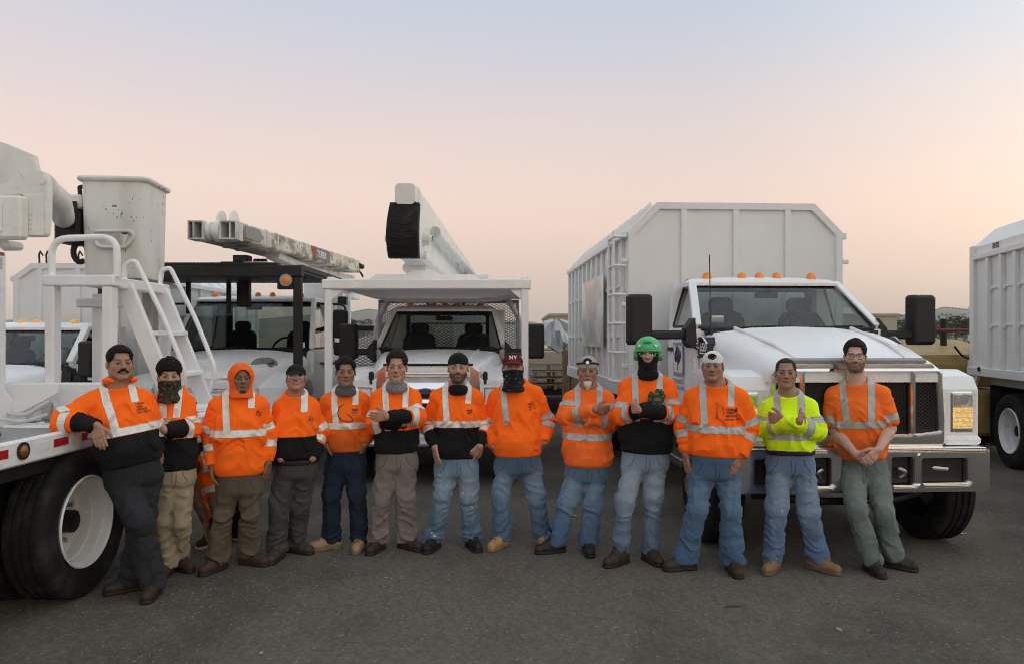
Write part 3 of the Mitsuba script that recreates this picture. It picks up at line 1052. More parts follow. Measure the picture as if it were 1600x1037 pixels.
def cab(V, yb, zb, wb, yt, zt, wt, yk, zdoor, roof_lights=5, seats=(-.40, .42), paint='white_paint', visor=None, back_glass=True, wheel_x=.42):
    """Cab from the windscreen back: door skins, pillars, roof, glass, seats, dashboard. yb/zb/wb: foot of the screen (its half width), yt/zt/wt: its top, yk: rear wall."""
    V.add('floor_pan', box(-wb + .03, wb - .03, yb - .3, yk, zdoor, zdoor + .12), 'black_plastic')
    V.add('firewall', box(-wb + .05, wb - .05, yb - .06, yb + .04, zdoor, zb - .03), 'cab_lining')
    xs = wb + .02
    for sg in (-1, 1):
        m = puff([(yb - .05, zdoor + .02), (yk - .06, zdoor + .02), (yk - .06, zb + .02), (yb - .02, zb + .0)], 'x', sg * (xs - .10), sg * (xs + .035), .03)
        d = V.add('door', m, paint)
        V.add('handle', box(sg * (xs + .03) - .012, sg * (xs + .03) + .03 * sg + .0, yk - .30, yk - .14, zb - .22, zb - .18), 'black_plastic', d)
        a, b = (sg * (wb + .015), yb + .02, zb + .01), (sg * (wt + .02), yt + .02, zt)
        V.add('windscreen_pillar', beam(a, b, .075, .09), paint)
        rp = (sg * (wt + .03), yk - .05, zt)
        V.add('rear_pillar', prism([(yk - .16, zb - .02), (yk, zb - .02), (yk, zt + .02), (yk - .14, zt + .02)], 'x', min(sg * (wt - .05), sg * (wb + .02)), max(sg * (wt - .05), sg * (wb + .02))), paint)
        V.add('side_rail', beam((sg * (wt + .0), yt - .02, zt + .0), (sg * (wt + .0), yk, zt + .0), .08, .07), paint)
        V.add('side_window', quad((sg * (wb + .005), yb + .12, zb + .03), (sg * (wb + .005), yk - .15, zb + .03), (sg * (wt + .012), yk - .15, zt - .03), (sg * (wt + .012), yt + .10, zt - .03)), 'pane_glass')
        V.add('window_seal', tube(fillet([(sg * (wb + .02), yb + .10, zb + .03), (sg * (wb + .02), yk - .15, zb + .03), (sg * (wt + .03), yk - .15, zt - .02), (sg * (wt + .03), yt + .08, zt - .02), (sg * (wb + .02), yb + .10, zb + .03)], .05), .014, 6), 'black_plastic')
    secs = []
    for t, yy, in ((0, yt - .05), (.02, yt - .01), (.2, yt + .15), (.7, yk - .15), (1, yk)):
        up = .075 * (1 - abs(2 * min(t + .28, 1) - 1.28) ** 2 * .5)
        up = {0: .012, .02: .04, .2: .075, .7: .085, 1: .06}[t]
        w = wt + .05
        sec = [(-w, yy, zt - .02), (-w, yy, zt + up * .35), (-w + .05, yy, zt + up * .8), (-w * .5, yy, zt + up * 1.05), (0, yy, zt + up * 1.12), (w * .5, yy, zt + up * 1.05), (w - .05, yy, zt + up * .8), (w, yy, zt + up * .35), (w, yy, zt - .02)]
        secs.append(sec)
    rf = V.add('roof', loft(secs), paint)
    V.add('windscreen', quad((-wb + .03, yb, zb), (wb - .03, yb, zb), (wt - .01, yt, zt), (-wt + .01, yt, zt)), 'pane_glass')
    band = .12
    q = lambda t: ((-wb + .03) * (1 - t) + (-wt + .01) * t, yb * (1 - t) + yt * t, zb * (1 - t) + zt * t)  # noqa: E731
    a, b = q(1 - band), q(1)
    ins = .008
    V.add('windscreen_band', quad((a[0], a[1] + ins, a[2]), (-a[0], a[1] + ins, a[2]), (-b[0], b[1] + ins, b[2]), (b[0], b[1] + ins, b[2])), 'black_plastic')
    V.add('windscreen_seal', tube(fillet([(-wb + .01, yb - .01, zb), (wb - .01, yb - .01, zb), (wt + .01, yt - .01, zt), (-wt - .01, yt - .01, zt), (-wb + .01, yb - .01, zb)], .05), .022, 6), 'black_plastic')
    V.add('cowl', box(-wb + .04, wb - .04, yb - .12, yb + .01, zb - .05, zb - .012), 'black_plastic')
    for x0, x1 in ((-.62, -.05), (.02, .62)):
        x0, x1 = x0 * wb / .85, x1 * wb / .85
        dy, dz = (yt - yb) * .06, (zt - zb) * .06
        V.add('wiper', [tube([(x0, yb - .05, zb - .01), (x0 + .1, yb - .035 + dy * .3, zb + dz * .4), (x1, yb - .035 + dy, zb + dz)], .010, 5), tube([(x0 + .12, yb - .025 + dy * .5, zb + dz * .3), (x1 + .12, yb - .02 + dy * 1.3, zb + dz * 1.0)], .008, 5)], 'black_plastic')
    # inside
    V.add('dashboard', [hull([(x, y, z) for x in (-wb + .08, wb - .08) for y, z in ((yb + .02, zb - .12), (yb + .06, zb - .01), (yb + .34, zb + .015), (yb + .42, zb - .05), (yb + .42, zb - .30))])], 'black_plastic')
    for sx in seats:
        st = V.add('seat', hull([(sx + dx * .24, yk - .52 + dy, zz) for dx in (-1, 1) for dy, zz in ((-.35, zb - .38), (-.35, zb - .26), (.2, zb - .38), (.2, zb - .24))]), 'seat_cloth')
        top = zb + (zt - zb) * .40
        V.add('seat_back', loft([[(sx + w_ * math.cos(t), yk - .30 + .16 * (zz - zb) + .06 * math.sin(t), zz) for t in np.arange(14) * 2 * np.pi / 14] for w_, zz in ((.24, zb - .34), (.25, zb - .05), (.235, top - .08), (.20, top - .02), (.12, top + .01))]), 'seat_cloth', st)
        V.add('headrest', loft([[(sx + w_ * math.cos(t), yk - .24 + .05 * math.sin(t), zz) for t in np.arange(12) * 2 * np.pi / 12] for w_, zz in ((.09, top - .03), (.135, top + .03), (.135, top + .11), (.09, top + .15))]), 'seat_cloth', st)
    wx = wheel_x
    ring = [(wx + .2 * math.cos(a), yb + .50 + .10 * math.sin(a), zb + .02 + .17 * math.sin(a)) for a in np.arange(28) * 2 * np.pi / 28]
    V.add('steering_wheel', [tube(ring, .016, 8, closed=True), tube([(wx - .2, yb + .5, zb + .02), (wx + .2, yb + .5, zb + .02)], .02, 6), tube([(wx, yb + .5, zb + .02), (wx, yb + .38, zb - .1)], .03, 8)], 'black_plastic')
    V.add('rear_view_mirror', box(-.12, .12, yt + (yb - yt) * .16 + .03, yt + (yb - yt) * .16 + .055, zt - .15, zt - .085), 'black_plastic')
    # rear wall with its window
    wall = shapely.Polygon([(-wb, zdoor), (wb, zdoor), (wb, zb), (wt, zt), (-wt, zt), (-wb, zb)])
    hole = shapely.box(-wt * .80, zb + .05, wt * .80, zt - .09).buffer(.03)
    V.add('rear_wall', prism(wall.difference(hole), 'y', yk - .03, yk - .005), 'cab_lining')
    V.add('rear_window', quad((-wt * .82, yk - .016, zb + .02), (wt * .82, yk - .016, zb + .02), (wt * .82, yk - .016, zt - .06), (-wt * .82, yk - .016, zt - .06)), 'pane_glass')
    for x in (np.array((-.95, -.32, 0, .32, .95)) * wt * .80 if roof_lights else ()):
        V.add('roof_light', lathe([(.0, .062), (.022, .058), (.040, .04), (.048, .012), (.05, -.03)], 'z', 16, (x, yt + .14, zt + .072)), 'amber_lens')
    return rf


def tow_mirror(V, sg, x, y, z, x_door, z_arm, w=.235, h=.48, parent=None):
    """Square towing mirror on a heavy arm."""
    pts = []
    m = loft([[(x + w / 2 * s0 * f, y + dy, z + h / 2 * s1 * f2) for s0, s1 in ((-1, -.90), (-.85, -1), (.85, -1), (1, -.9), (1, .9), (.8, 1), (-.8, 1), (-1, .9))] for dy, f, f2 in ((-.10, .72, .86), (-.085, .86, .95), (-.03, 1, 1), (.05, 1, 1))])
    k = V.add('mirror', m, 'black_plastic', parent)
    V.add('mirror_arm', [beam((x + sg * -.02, y - .02, z_arm), (x_door, y + .04, z_arm), .09, .085, r=.02), hull([(x_door + sg * dx, y + dy, zz) for dx, dy, zz in ((.06, -.06, z_arm - .07), (.06, .10, z_arm - .07), (.06, -.04, z_arm + .06), (.06, .10, z_arm + .06), (-.03, -.12, z_arm - .14), (-.03, .2, z_arm - .14), (-.03, -.05, z_arm + .16), (-.03, .16, z_arm + .16))])], 'black_plastic', k)
    V.add('mirror_glass', box(x - w * .42, x + w * .42, y + .051, y + .056, z - h * .42, z + h * .42, 0), 'mirror_face', k)
    return k


def chip_box(V, y0, y1, hw, z0, zs, zr, ch, ribs=9, front_bars=(-.24, 0, .24), sign=None, ladder=None, roof=True, mat_='box_paint'):
    """Chip box: side walls to zs, sloping shoulders up to zr, ribbed sides, framed front."""
    prof = [(-hw, z0), (-hw, zs), (-hw + ch, zr), (hw - ch, zr), (hw, zs), (hw, z0)]
    bx = V.add('chip_box', prism(prof, 'y', y0 + .035, y1), mat_)
    fr = []
    P = [(x, z) for x, z in prof]
    t = .075
    poly = shapely.Polygon(prof)
    ring = poly.difference(poly.buffer(-t, join_style='mitre'))
    V.add('front_frame', prism(ring, 'y', y0, y0 + .04), mat_, bx)
    for fx in front_bars:
        x = fx * hw * 2
        V.add('front_bar', box(x - .035, x + .035, y0 + .002, y0 + .04, z0 + t - .002, zr - t + .002, .004), mat_, bx)
    ys = np.linspace(y0 + .25, y1 - .03, ribs)
    for sg in (-1, 1):
        for y in ys:
            V.add('side_rib', box(sg * hw if sg > 0 else -hw - .040, hw + .040 if sg > 0 else -hw, y - .030, y + .035, z0 + .02, zs + .0, .006), mat_, bx)
            q = hull([(sg * (hw + o), y + dy, zs + dz) for dy in (-.012, .012) for o, dz in ((-.01, -.02), (.05, .0))] + [(sg * (hw - ch + o), y + dy, zr + dz) for dy in (-.012, .012) for o, dz in ((0, -.02), (.02, .05))])
            V.add('roof_rib', q, mat_, bx)
        V.add('top_rail', box(sg * hw - (.0 if sg > 0 else .07), sg * hw + (.07 if sg > 0 else 0), y0 + .04, y1, zs - .07, zs + .0, .006), mat_, bx)
        V.add('sill_rail', box(sg * hw - (.0 if sg > 0 else .06), sg * hw + (.06 if sg > 0 else 0), y0 + .04, y1, z0 - .08, z0 + .09, .006), mat_, bx)
        for i in range(len(ys) - 1):
            for zz in (z0 + (zs - z0) * .34, z0 + (zs - z0) * .67):
                if abs(ys[i + 1] - ys[i]) > .3:
                    V.add('stiffener', box(sg * hw - (0 if sg > 0 else .022), sg * hw + (.022 if sg > 0 else 0), ys[i] + .036, ys[i + 1] - .036, zz - .02, zz + .02, .004), mat_, bx)
    if sign:
        (a, b, c, d, sg) = sign
        V.add('side_sign', box(sg * (hw + .056) if sg > 0 else -hw - .062, hw + .062 if sg > 0 else -hw - .056, a, b, c, d, 0), 'sign_silver', bx, label='large silvery picture panel on the box side')
    if ladder:
        (ya, yb_, sg) = ladder
        for i, zz in enumerate(np.arange(z0 + .1, zs + .02, .33)):
            x0, x1 = (hw + .03, hw + .16) if sg > 0 else (-hw - .16, -hw - .03)
            V.add('ladder_rung', tube(fillet([(sg * (hw + .02), ya, zz), (sg * (hw + .16), ya, zz), (sg * (hw + .16), yb_, zz), (sg * (hw + .02), yb_, zz)], .04), .016, 8), mat_, bx)
        V.add('ladder_rail', [tube([(sg * (hw + .16), yy, z0 + .1), (sg * (hw + .16), yy, zs)], .014, 6) for yy in (ya + .03, yb_ - .03)], mat_, bx)
    V.add('chassis_rail', [box(-.45, -.35, y0 - 1.9, y1 - .05, z0 - .42, z0 - .14), box(.35, .45, y0 - 1.9, y1 - .05, z0 - .42, z0 - .14)], 'black_paint')
    V.add('subframe', box(-hw + .1, hw - .1, y0 + .1, y1 - .1, z0 - .12, z0 - .004), 'black_paint')
    return bx


def text_on(V, name, txt, h, origin, ux, uz, mat_, parent=None, bold=True, depth=.002, center=True, label=None):
    m = meshkit.text_mesh(txt, h, depth, bold=bold)
    v = np.array(m.vertices)
    if center:
        v[:, 0] -= v[:, 0].mean()
    ux, uz = unit_(np.array(ux, float)), unit_(np.array(uz, float))
    n = np.cross(ux, uz)
    return V.add(name, (np.asarray(origin) + v @ np.array([ux, uz, n]), m.faces), mat_, parent, smooth=False, kind='stuff', label=label)


def grille_mesh(x0, x1, z0, z1, y, pitch=.035, t=.010):
    return lattice((x0, y, z0), (x1 - x0, 0, 0), (0, 0, z1 - z0), pitch * 1.3, pitch, t)
# ------------------------------------------------------------------ hair, hats, scarves, spectacles
def head_part(s, name, fn, mat_, color, r=.19, h=.0062, amp=.15, scale=40, label=None, zlo=None):
    """A piece worn on the head: fn(q, fine) in head coordinates."""
    v, f = sdf_mesh(lambda P, fine: fn(s.loc(P), fine) * s.k, s.hc - r - .02, s.hc + r + .02, h, 3, .014)
    col = color(s.loc(v)) if callable(color) else vary(color, v, amp, scale, s.seed)
    return part(s.key, name, (v, f), mat_, smooth=True, color=col, label=label)


def hair(s, color=(.012, .009, .008), thick=.012, front=.076, back=-.055, top=.0, rough=.004, label=None, fringe=0.0):
    def fn(q, fine):
        th = thick * np.clip(.25 + (q[:, 2] - .02) / .055, .2, 1)
        d = ell(q, (0, -.020, .034 + top * .5), (.076, .096, .082 + top)) - th
        if fine:
            d = d - rough * (ridge(q * np.array([60, 45, 60]), 2) - .4) - .004 * (meshkit.noise(q * 22, 9) - .5)
        y, x = q[:, 1], np.abs(q[:, 0])
        t = np.clip((x - .046) / .016, 0, 1)
        line = np.where(y > .0, front * (1 - t) - .012 * t, back)
        line = np.where((y <= .0) & (y > -.028) & (x > .05), .018, line)
        line = line + .06 * np.abs(q[:, 0]) * (y > .03) * (t < .5)
        line = line - fringe * (np.abs(q[:, 0]) < .065) * (q[:, 1] > .03)
        return smax(d, (line - q[:, 2]) * .8, .006)
    return head_part(s, 'hair', fn, 'cloth', color, amp=.4, scale=60, label=label)


def cap(s, color, brim='front', brim_color=None, logo=None, name='cap', low=.036, tilt=0.0):
    sg = 1 if brim == 'front' else -1

    def dome(q, fine):
        d = ell(q, (0, -.016, .040), (.083, .103, .088))
        d = np.abs(d + .003) - .004
        line = low - .30 * (q[:, 1] + .016) * (1 if sg < 0 else -.10) - .012
        if fine:
            d = d - .0012 * (np.abs(np.sin(np.arctan2(q[:, 1], q[:, 0]) * 3)) < .06)
        return smax(d, line - q[:, 2], .004)
    k = head_part(s, name, dome, 'cloth', color, h=.0055)

    def bill(q, fine):
        y = (q[:, 1] + .016) * sg
        zc = low + .004 - .55 * np.clip(y - .08, 0, 1) * (1 if sg > 0 else .8) - 6 * q[:, 0] ** 2 * 1.0
        out = np.sqrt((q[:, 0] / .078) ** 2 + ((y - .085) / .078) ** 2) - 1
        return np.maximum(np.maximum(np.abs(q[:, 2] - zc) - .0035, out * .07), .075 - y)
    v, f = sdf_mesh(lambda P, fine: bill(s.loc(P), fine) * s.k, s.hc - .24, s.hc + .24, .005, 3, .014)
    part(k, 'bill', (v, f), 'cloth', smooth=True, color=vary(brim_color or color, v, .12, 30))
    if sg < 0:        # the strap across the opening over the forehead
        def hole(q, fine):
            d = ell(q, (0, -.016, .040), (.0805, .1005, .0865))
            op = np.sqrt((q[:, 0] / .036) ** 2 + ((q[:, 2] - low - .024) / .026) ** 2) - 1
            return np.maximum(np.maximum(np.abs(d - .005) - .0022, op * .03), -q[:, 1])
        v, f = sdf_mesh(lambda P, fine: hole(s.loc(P), fine) * s.k, s.hc - .2, s.hc + .2, .005, 3, .014)
        part(k, 'opening', (v, f), 'cloth', smooth=True, color=vary((.012, .01, .01), v))
    return k


def scarf(s, color, top, bottom=-.18, grow=.011, name='neck_gaiter', cover_head=False, hole=None, flare=.088):
    def fn(q, fine):
        P = s.glob(q)
        d = s.headneck(P) / s.k - grow
        d = smin(d, rc(q, np.array([0, -.012, -.09]), np.array([0, .004, -.165]), .062, flare), .03)
        if not cover_head:
            d = smax(d, np.abs(q[:, 0]) - .080 - .12 * np.maximum(-.08 - q[:, 2], 0) * 2, .008)
        if fine:
            d = d - .006 * (ridge(np.stack([q[:, 0] * 12, q[:, 1] * 12, q[:, 2] * 45 + 9 * meshkit.noise(q * 18, 4)], 1), s.seed) - .4)
        tz = top - .25 * np.clip(.06 - q[:, 1], 0, .12)
        if cover_head:
            op = np.sqrt((q[:, 0] / hole[0]) ** 2 + ((q[:, 2] - hole[2]) / hole[1]) ** 2) - 1
            d = np.where(q[:, 1] > -.0, smax(d, -op * .05, .01), d)
        else:
            d = smax(d, q[:, 2] - tz, .008)
        return smax(d, bottom + .25 * np.clip(q[:, 1], -.1, .1) * -1 - q[:, 2], .008)
    return head_part(s, name, fn, 'cloth', color, r=.22, h=.0062)


def spectacles(s, frame=True, lens_w=.026, lens_h=.019, safety=False):
    pts = lambda sx: [s.glob((sx * .033 + lens_w * math.copysign(abs(math.cos(a)) ** .5, math.cos(a)), .101 - (.012 if safety else .006) * abs(math.cos(a) * 1) * (1 if (sx * math.cos(a)) > 0 else .3), .003 + lens_h * math.copysign(abs(math.sin(a)) ** .6, math.sin(a)))) for a in np.arange(20) * np.pi / 10]  # noqa: E731
    k = None
    ms = []
    for sx in (-1, 1):
        ms.append(tube(pts(sx), .0020 if frame else .0012, 6, closed=True))
        ms.append(tube([s.glob((sx * .06, .092, .010)), s.glob((sx * .079, .05, .008)), s.glob((sx * .081, -.005, .006))], .0021, 6))
    ms.append(tube([s.glob((-.009, .104, .008)), s.glob((0, .107, .010)), s.glob((.009, .104, .008))], .002, 6))
    k = part(s.key, 'safety_glasses' if safety else 'spectacles', merge(ms), 'frame_black' if frame else 'clear_plastic', smooth=True)
    for sx in (-1, 1):
        P = np.array(pts(sx))
        v = np.vstack([P, P.mean(0)])
        part(k, 'lens', (v, np.array([[i, (i + 1) % 20, 20] for i in range(20)])), 'spectacle_glass')
    return k


# ------------------------------------------------------------------ the crew
P_ = px
JEAN = (.115, .165, .235)
FADED = (.22, .30, .39)
IN_L, IN_R = (.36, .40, -.85), (-.36, .40, -.85)     # hand directions into the pockets
SPEC = [
    # 1 leaning on the deck
    dict(D=5.0, label='heavyset person with black moustache leaning an elbow on the white truck deck', seed=1, head=(188, 543, 593), yaw=12, pitch=4, fat=.006, neck_r=.066,
         sl=(145, 617, .02), sr=(226, 614), el=(97, 656, .06), wl=(150, 664, .19), er=(244, 670, -.03), wr=(248, 707, .03), handl=((.35, -.25, -.9), (-.1, 1, -.2), .25, 1), handr=((-.1, .1, -1), (-1, .2, 0), .3, 1),
         hl=(184, 737), hr=(230, 734), kl=(216, 812, .08), kr=(222, 806, -.05), fl=(240, 930, .15, 1), fr_=(207, 922, -.8, .55), build=dict(chest=.185, waist=.188, hem=.185, depth=.145, belly=.06), ru=.068, rf=.055,
         color=ORANGE, black=0.258, tblack=(1.42, 1.42), band=0.285, braces=(0.285, 0.46), tl=(.86, 1.18), tr=(.82, 1.28), pants=(.030, .031, .037), fade=None, boots=(.035, .024, .018), skin=(.33, .185, .12), leg=1.08, ankle=.086, knee=.083, hem_drop=-0.05),
    # 2 camouflage scarf
    dict(D=5.35, label='young person with thick black hair and camouflage gaiter over the mouth, khaki trousers', seed=2, head=(264.5, 565, 611), yaw=3,
         sl=(246, 622, -.03), sr=(294, 620), el=(243, 672, .04), wl=(268, 674, .12), er=(297, 668, .05), wr=(257, 671, .24), handl=((.3, .9, -.1), (1, 0, .3), .5, 1), handr=((-.25, .95, .0), (1, 1, 0), .5, -1),
         hl=(259, 738), hr=(286, 736), kl=(256, 812), kr=(283, 815, .04), fl=(259, 898, .1, 1), fr_=(278, 889, .85, .5), build=dict(chest=.15, waist=.148, hem=.152, depth=.118), color=ORANGE, black=.25, tblack=(1.3, 1.3), band=None, braces=(.40, .40), tl=(.82, 1.2), tr=(.78, 1.2),
         pants=(.33, .27, .19), fade=None, boots=(.05, .033, .022), skin=(.42, .26, .18), leg=.92, ankle=.068, knee=.066, hem_drop=-0.015),
    # 3 hood up
    dict(D=5.55, label='person in orange shirt with the orange hood up, olive brown trousers and brown boots', seed=3, head=(377, 569, 613), yaw=8, pitch=2,
         sl=(336, 626), sr=(410, 624), el=(327, 678, -.02), wl=(331, 727, .05), er=(418, 678, -.02), wr=(419, 722, .04), handl=((.15, -.1, -1), (1, .2, 0), .45, -1), handr=((-.12, -.1, -1), (-1, .3, 0), .45, 1),
         hl=(356, 752), hr=(392, 752), kl=(348, 806), kr=(391, 806), fl=(340, 890, -.35, .9), fr_=(389, 881, .95, .35), build=dict(chest=.178, waist=.173, hem=.178, depth=.135, belly=.02), color=ORANGE, black=None, band=0.38, braces=(0.38, 0.56), tl=(.80, 1.45), tr=(.72, 1.35),
         pants=(.105, .085, .062), fade=None, boots=(.05, .028, .02), skin=(.20, .11, .075), beard=('chin', (.02, .014, .012), .8), leg=1.0, ankle=.076, knee=.070, hem_drop=-0.063),
    # 4 cap and glasses
    dict(D=5.8, label='older person with black cap and glasses, chin raised, hands in grey trouser pockets', seed=4, head=(462.5, 571, 611), pitch=16, yaw=-2,
         sl=(435, 628), sr=(489, 626), el=(432, 672, -.05), wl=(438, 716, .10), er=(499, 675, -.04), wr=(489, 715, .10), handl=(IN_L, (1, .4, .3), .3, -1), handr=(IN_R, (-1, .4, .3), .3, 1),
         hl=(448, 727), hr=(478, 727), kl=(436, 783), kr=(470, 783), fl=(433, 873, -.05, 1), fr_=(462, 862, .9, .45), build=dict(chest=.158, waist=.152, hem=.150, depth=.128, belly=.02), color=ORANGE, black=.245, tblack=(1.5, 1.5), band=None, braces=(None, .43), tl=(.85, 1.3), tr=(.78, 1.32),
         pants=(.062, .060, .062), fade=None, boots=(.05, .037, .03), skin=(.34, .19, .13), tuck=True, waist=.055, leg=.95, ankle=.070, knee=.068, hem_drop=-0.065),
    # 5 smiling, dark jeans
    dict(D=6.08, label='smiling person with grey neck gaiter, black cord on the chest and dark navy jeans', seed=5, head=(540, 560, 602), yaw=2,
         sl=(509, 620), sr=(570, 618), el=(502, 660, -.06), wl=(509, 694, .10), er=(578, 660, -.04), wr=(570, 693, .10), handl=(IN_L, (1, .4, .3), .35, -1), handr=(IN_R, (-1, .4, .3), .35, 1),
         hl=(525, 718), hr=(556, 718), kl=(518, 772), kr=(557, 768), fl=(518, 857, -.95, .4), fr_=(563, 857, -.05, 1), build=dict(chest=.166, waist=.16, hem=.165, depth=.125, belly=.02), color=(.87, .15, .015), dirty=.75, black=None, band=0.298, braces=(0.298, 0.46), tl=(.72,), tr=(.68, 1.15),
         pants=(.016, .024, .042), fade=None, boots=(.30, .20, .11), sole=(.16, .12, .075), skin=(.28, .155, .10), leg=.98, ankle=.068, knee=.072, hem_drop=-0.08),
    # 6 arm across, grey scarf
    dict(D=6.02, label='person with short dark hair and grey neck scarf holding the opposite elbow, grey taupe trousers', seed=6, head=(620, 552, 596), yaw=-4, pitch=2,
         sl=(589, 613), sr=(648, 613), el=(586, 661, .07), wl=(628, 660, .19), er=(652, 650, .12), wr=(606, 650, .285), handl=((.45, .9, .05), (-.5, 1, 0), .6, 1), handr=((-.97, .15, -.02), (-.1, 1, 0), .35, -1),
         hl=(605, 716), hr=(635, 716), kl=(595, 779), kr=(633, 774), fl=(591, 859, -.3, .95), fr_=(635, 856, .8, .6), build=dict(chest=.168, waist=.170, hem=.172, depth=.13, belly=.01), color=ORANGE, black=0.25, tblack=(1.32, 1.32), band=None, braces=(.25, .43), tl=(.72, 1.18), tr=(.75, 1.18),
         pants=(.185, .160, .145), fade=None, boots=(.028, .024, .022), skin=(.40, .235, .155), leg=1.02, ankle=.082, knee=.075, hem_drop=-0.055),
    # 7 backwards black cap
    dict(D=6.06, label='bearded person with backwards black cap and black hood collar, paint spattered blue jeans', seed=7, head=(716, 553, 597), yaw=-2, pitch=4,
         sl=(681, 613), sr=(747, 613), el=(670, 663, -.05), wl=(679, 697, .11), er=(751, 665, -.05), wr=(750, 696, .11), handl=((.18, -.1, -1), (.8, .5, 0), .3, -1), handr=((-.6, .1, -.75), (-.5, .5, -.3), .35, 1),
         hl=(696, 724), hr=(732, 724), kl=(692, 775), kr=(733, 774), fl=(678, 857, -.3, .95), fr_=(737, 855, .4, .9), build=dict(chest=.172, waist=.166, hem=.17, depth=.125), color=ORANGE, black=0.312, tblack=(1.42, 1.42), band=0.34, braces=(0.34, 0.5), tl=(.88, 1.32), tr=(.85, 1.25),
         pants=(.095, .155, .235), fade=(.27, .34, .40), splat=1.0, boots=(.016, .015, .015), skin=(.40, .25, .18), beard=('full', (.035, .022, .016), .85), leg=.98, ankle=.074, knee=.068, hem_drop=-0.053),
    # 8 maroon cap
    dict(D=6.12, label='heavyset person with maroon cap and dark scarf over nose and mouth, blue jeans', seed=8, head=(801.5, 553, 597), yaw=2, pitch=10, fat=.005, shut=True, neck_r=.066,
         sl=(772, 613), sr=(840, 607), el=(760, 661, -.05), wl=(771, 697, .12), er=(856, 657, -.04), wr=(851, 690, .11), handl=((.55, .1, -.8), (.6, .5, .3), .4, -1), handr=((-.6, .1, -.75), (-.6, .5, .3), .35, 1),
         hl=(790, 720), hr=(829, 719), kl=(783, 770), kr=(838, 772), fl=(784, 854, -.55, .8), fr_=(846, 850, .3, 1), build=dict(chest=.188, waist=.195, hem=.19, depth=.14, belly=.08), color=ORANGE, black=None, band=None, braces=(0.325, None), tl=(.80, 1.28), tr=(.80, 1.30),
         pants=(.085, .140, .225), fade=FADED, boots=(.36, .22, .10), sole=(.2, .14, .08), skin=(.33, .19, .13), leg=1.02, ankle=.066, knee=.074, hem_drop=-0.06),
    # 9 white goatee, headlamp
    dict(D=6.0, label='older person with white goatee and headlamp, arms crossed over an all orange shirt', seed=9, head=(918, 558, 601), yaw=0, pitch=2,
         sl=(888, 616), sr=(951, 616), el=(884, 650, .08), wl=(929, 640, .265), er=(957, 657, .08), wr=(914, 655, .22), handl=((.92, .38, -.05), (-.2, 1, .1), .45, 1), handr=((-.3, .9, 0), (1, .3, .1), .5, -1),
         hl=(901, 733), hr=(934, 731), kl=(886, 785), kr=(926, 785), fl=(868, 862, -.95, .35), fr_=(919, 862, 0, 1), build=dict(chest=.182, waist=.19, hem=.182, depth=.135, belly=.06), color=(.92, .17, .03), black=None, bands=(.28, .383), band=.28, braces=(.43, .47), tl=(.45, 1.5), tr=(.50, 1.45),
         pants=(.080, .145, .245), fade=FADED, boots=(.022, .02, .019), skin=(.30, .165, .115), brow=(.12, .1, .09), leg=1.0, ankle=.072, knee=.072, hem_drop=-0.035),
    # 10 green helmet
    dict(D=5.72, label='person in green helmet and black balaclava with arms crossed and one gloved hand', seed=10, head=(1012.5, 532, 574), yaw=-2, pitch=1,
         sl=(976, 597), sr=(1046, 595), el=(972, 648, .07), wl=(1022, 636, .22), er=(1051, 645, .10), wr=(1000, 640, .29), handl=((.45, .25, .85), (.3, 1, .0), .5, 1), handr=((-.45, .88, .1), (.7, .5, 0), .6, -1),
         hl=(991, 716), hr=(1026, 714), kl=(977, 782), kr=(1021, 776), fl=(969, 880, -.75, .65), fr_=(1015, 876, .35, .95), build=dict(chest=.185, waist=.188, hem=.195, depth=.13), color=ORANGE, black=0.318, tblack=(1.35, 1.35), band=None, braces=(.30, .30), tl=(.72, 1.22), tr=(.72, 1.22),
         pants=(.12, .175, .25), fade=(.34, .40, .46), boots=(.040, .027, .019), skin=(.42, .26, .19), leg=.92, ankle=.062, knee=.064, hem_drop=-0.045),
    # 11 white cap backwards
    dict(D=5.45, label='person with backwards white cap, orange shirt with printed chest pocket and blue jeans', seed=11, head=(1113.5, 551, 594), yaw=-3, pitch=3, fat=.004, neck_r=.066,
         sl=(1080, 611), sr=(1160, 612), el=(1069, 668, -.02), wl=(1072, 708, .06), er=(1172, 668, -.02), wr=(1157, 711, .10), handl=((.05, -.05, -1), (1, .3, 0), .3, -1), handr=((-.55, -.2, -.85), (-.3, 1, .2), .3, 1),
         hl=(1095, 726), hr=(1139, 726), kl=(1089, 792), kr=(1141, 792), fl=(1071, 889, -.97, .25), fr_=(1144.5, 893, 0, 1), build=dict(chest=.19, waist=.188, hem=.185, depth=.14, belly=.06), color=ORANGE, black=None, band=0.28, braces=(0.28, 0.447), tl=(.72, 1.30), tr=(.80, 1.40),
         pants=(.070, .130, .225), fade=(.15, .225, .32), boots=(.045, .031, .022), skin=(.33, .18, .125), beard=('moustache', (.08, .05, .04), .35), leg=1.02, ankle=.082, knee=.078, hem_drop=-0.08),
    # 12 yellow shirt
    dict(D=5.5, label='person in lime yellow shirt with arms crossed and black belt, worn blue jeans', seed=12, head=(1228, 560, 605), yaw=2, pitch=2, neck_r=.06,
         sl=(1198, 629), sr=(1268, 627), el=(1194, 669, .07), wl=(1248, 657, .285), er=(1275, 671, .07), wr=(1224, 656, .22), handl=((.72, .66, .12), (-.5, .8, 0), .95, 1), handr=((-.72, .66, .12), (.5, .8, 0), .95, -1),
         hl=(1215, 719), hr=(1255, 719), kl=(1213, 795), kr=(1263, 800), fl=(1208, 890, -.6, .8), fr_=(1278, 890, .6, .8), build=dict(chest=.172, waist=.165, hem=.160, depth=.125, belly=.02), color=YELLOW, black=None, band=0.196, braces=(.27, .27), tl=(.72, 1.3), tr=(.72, 1.3),
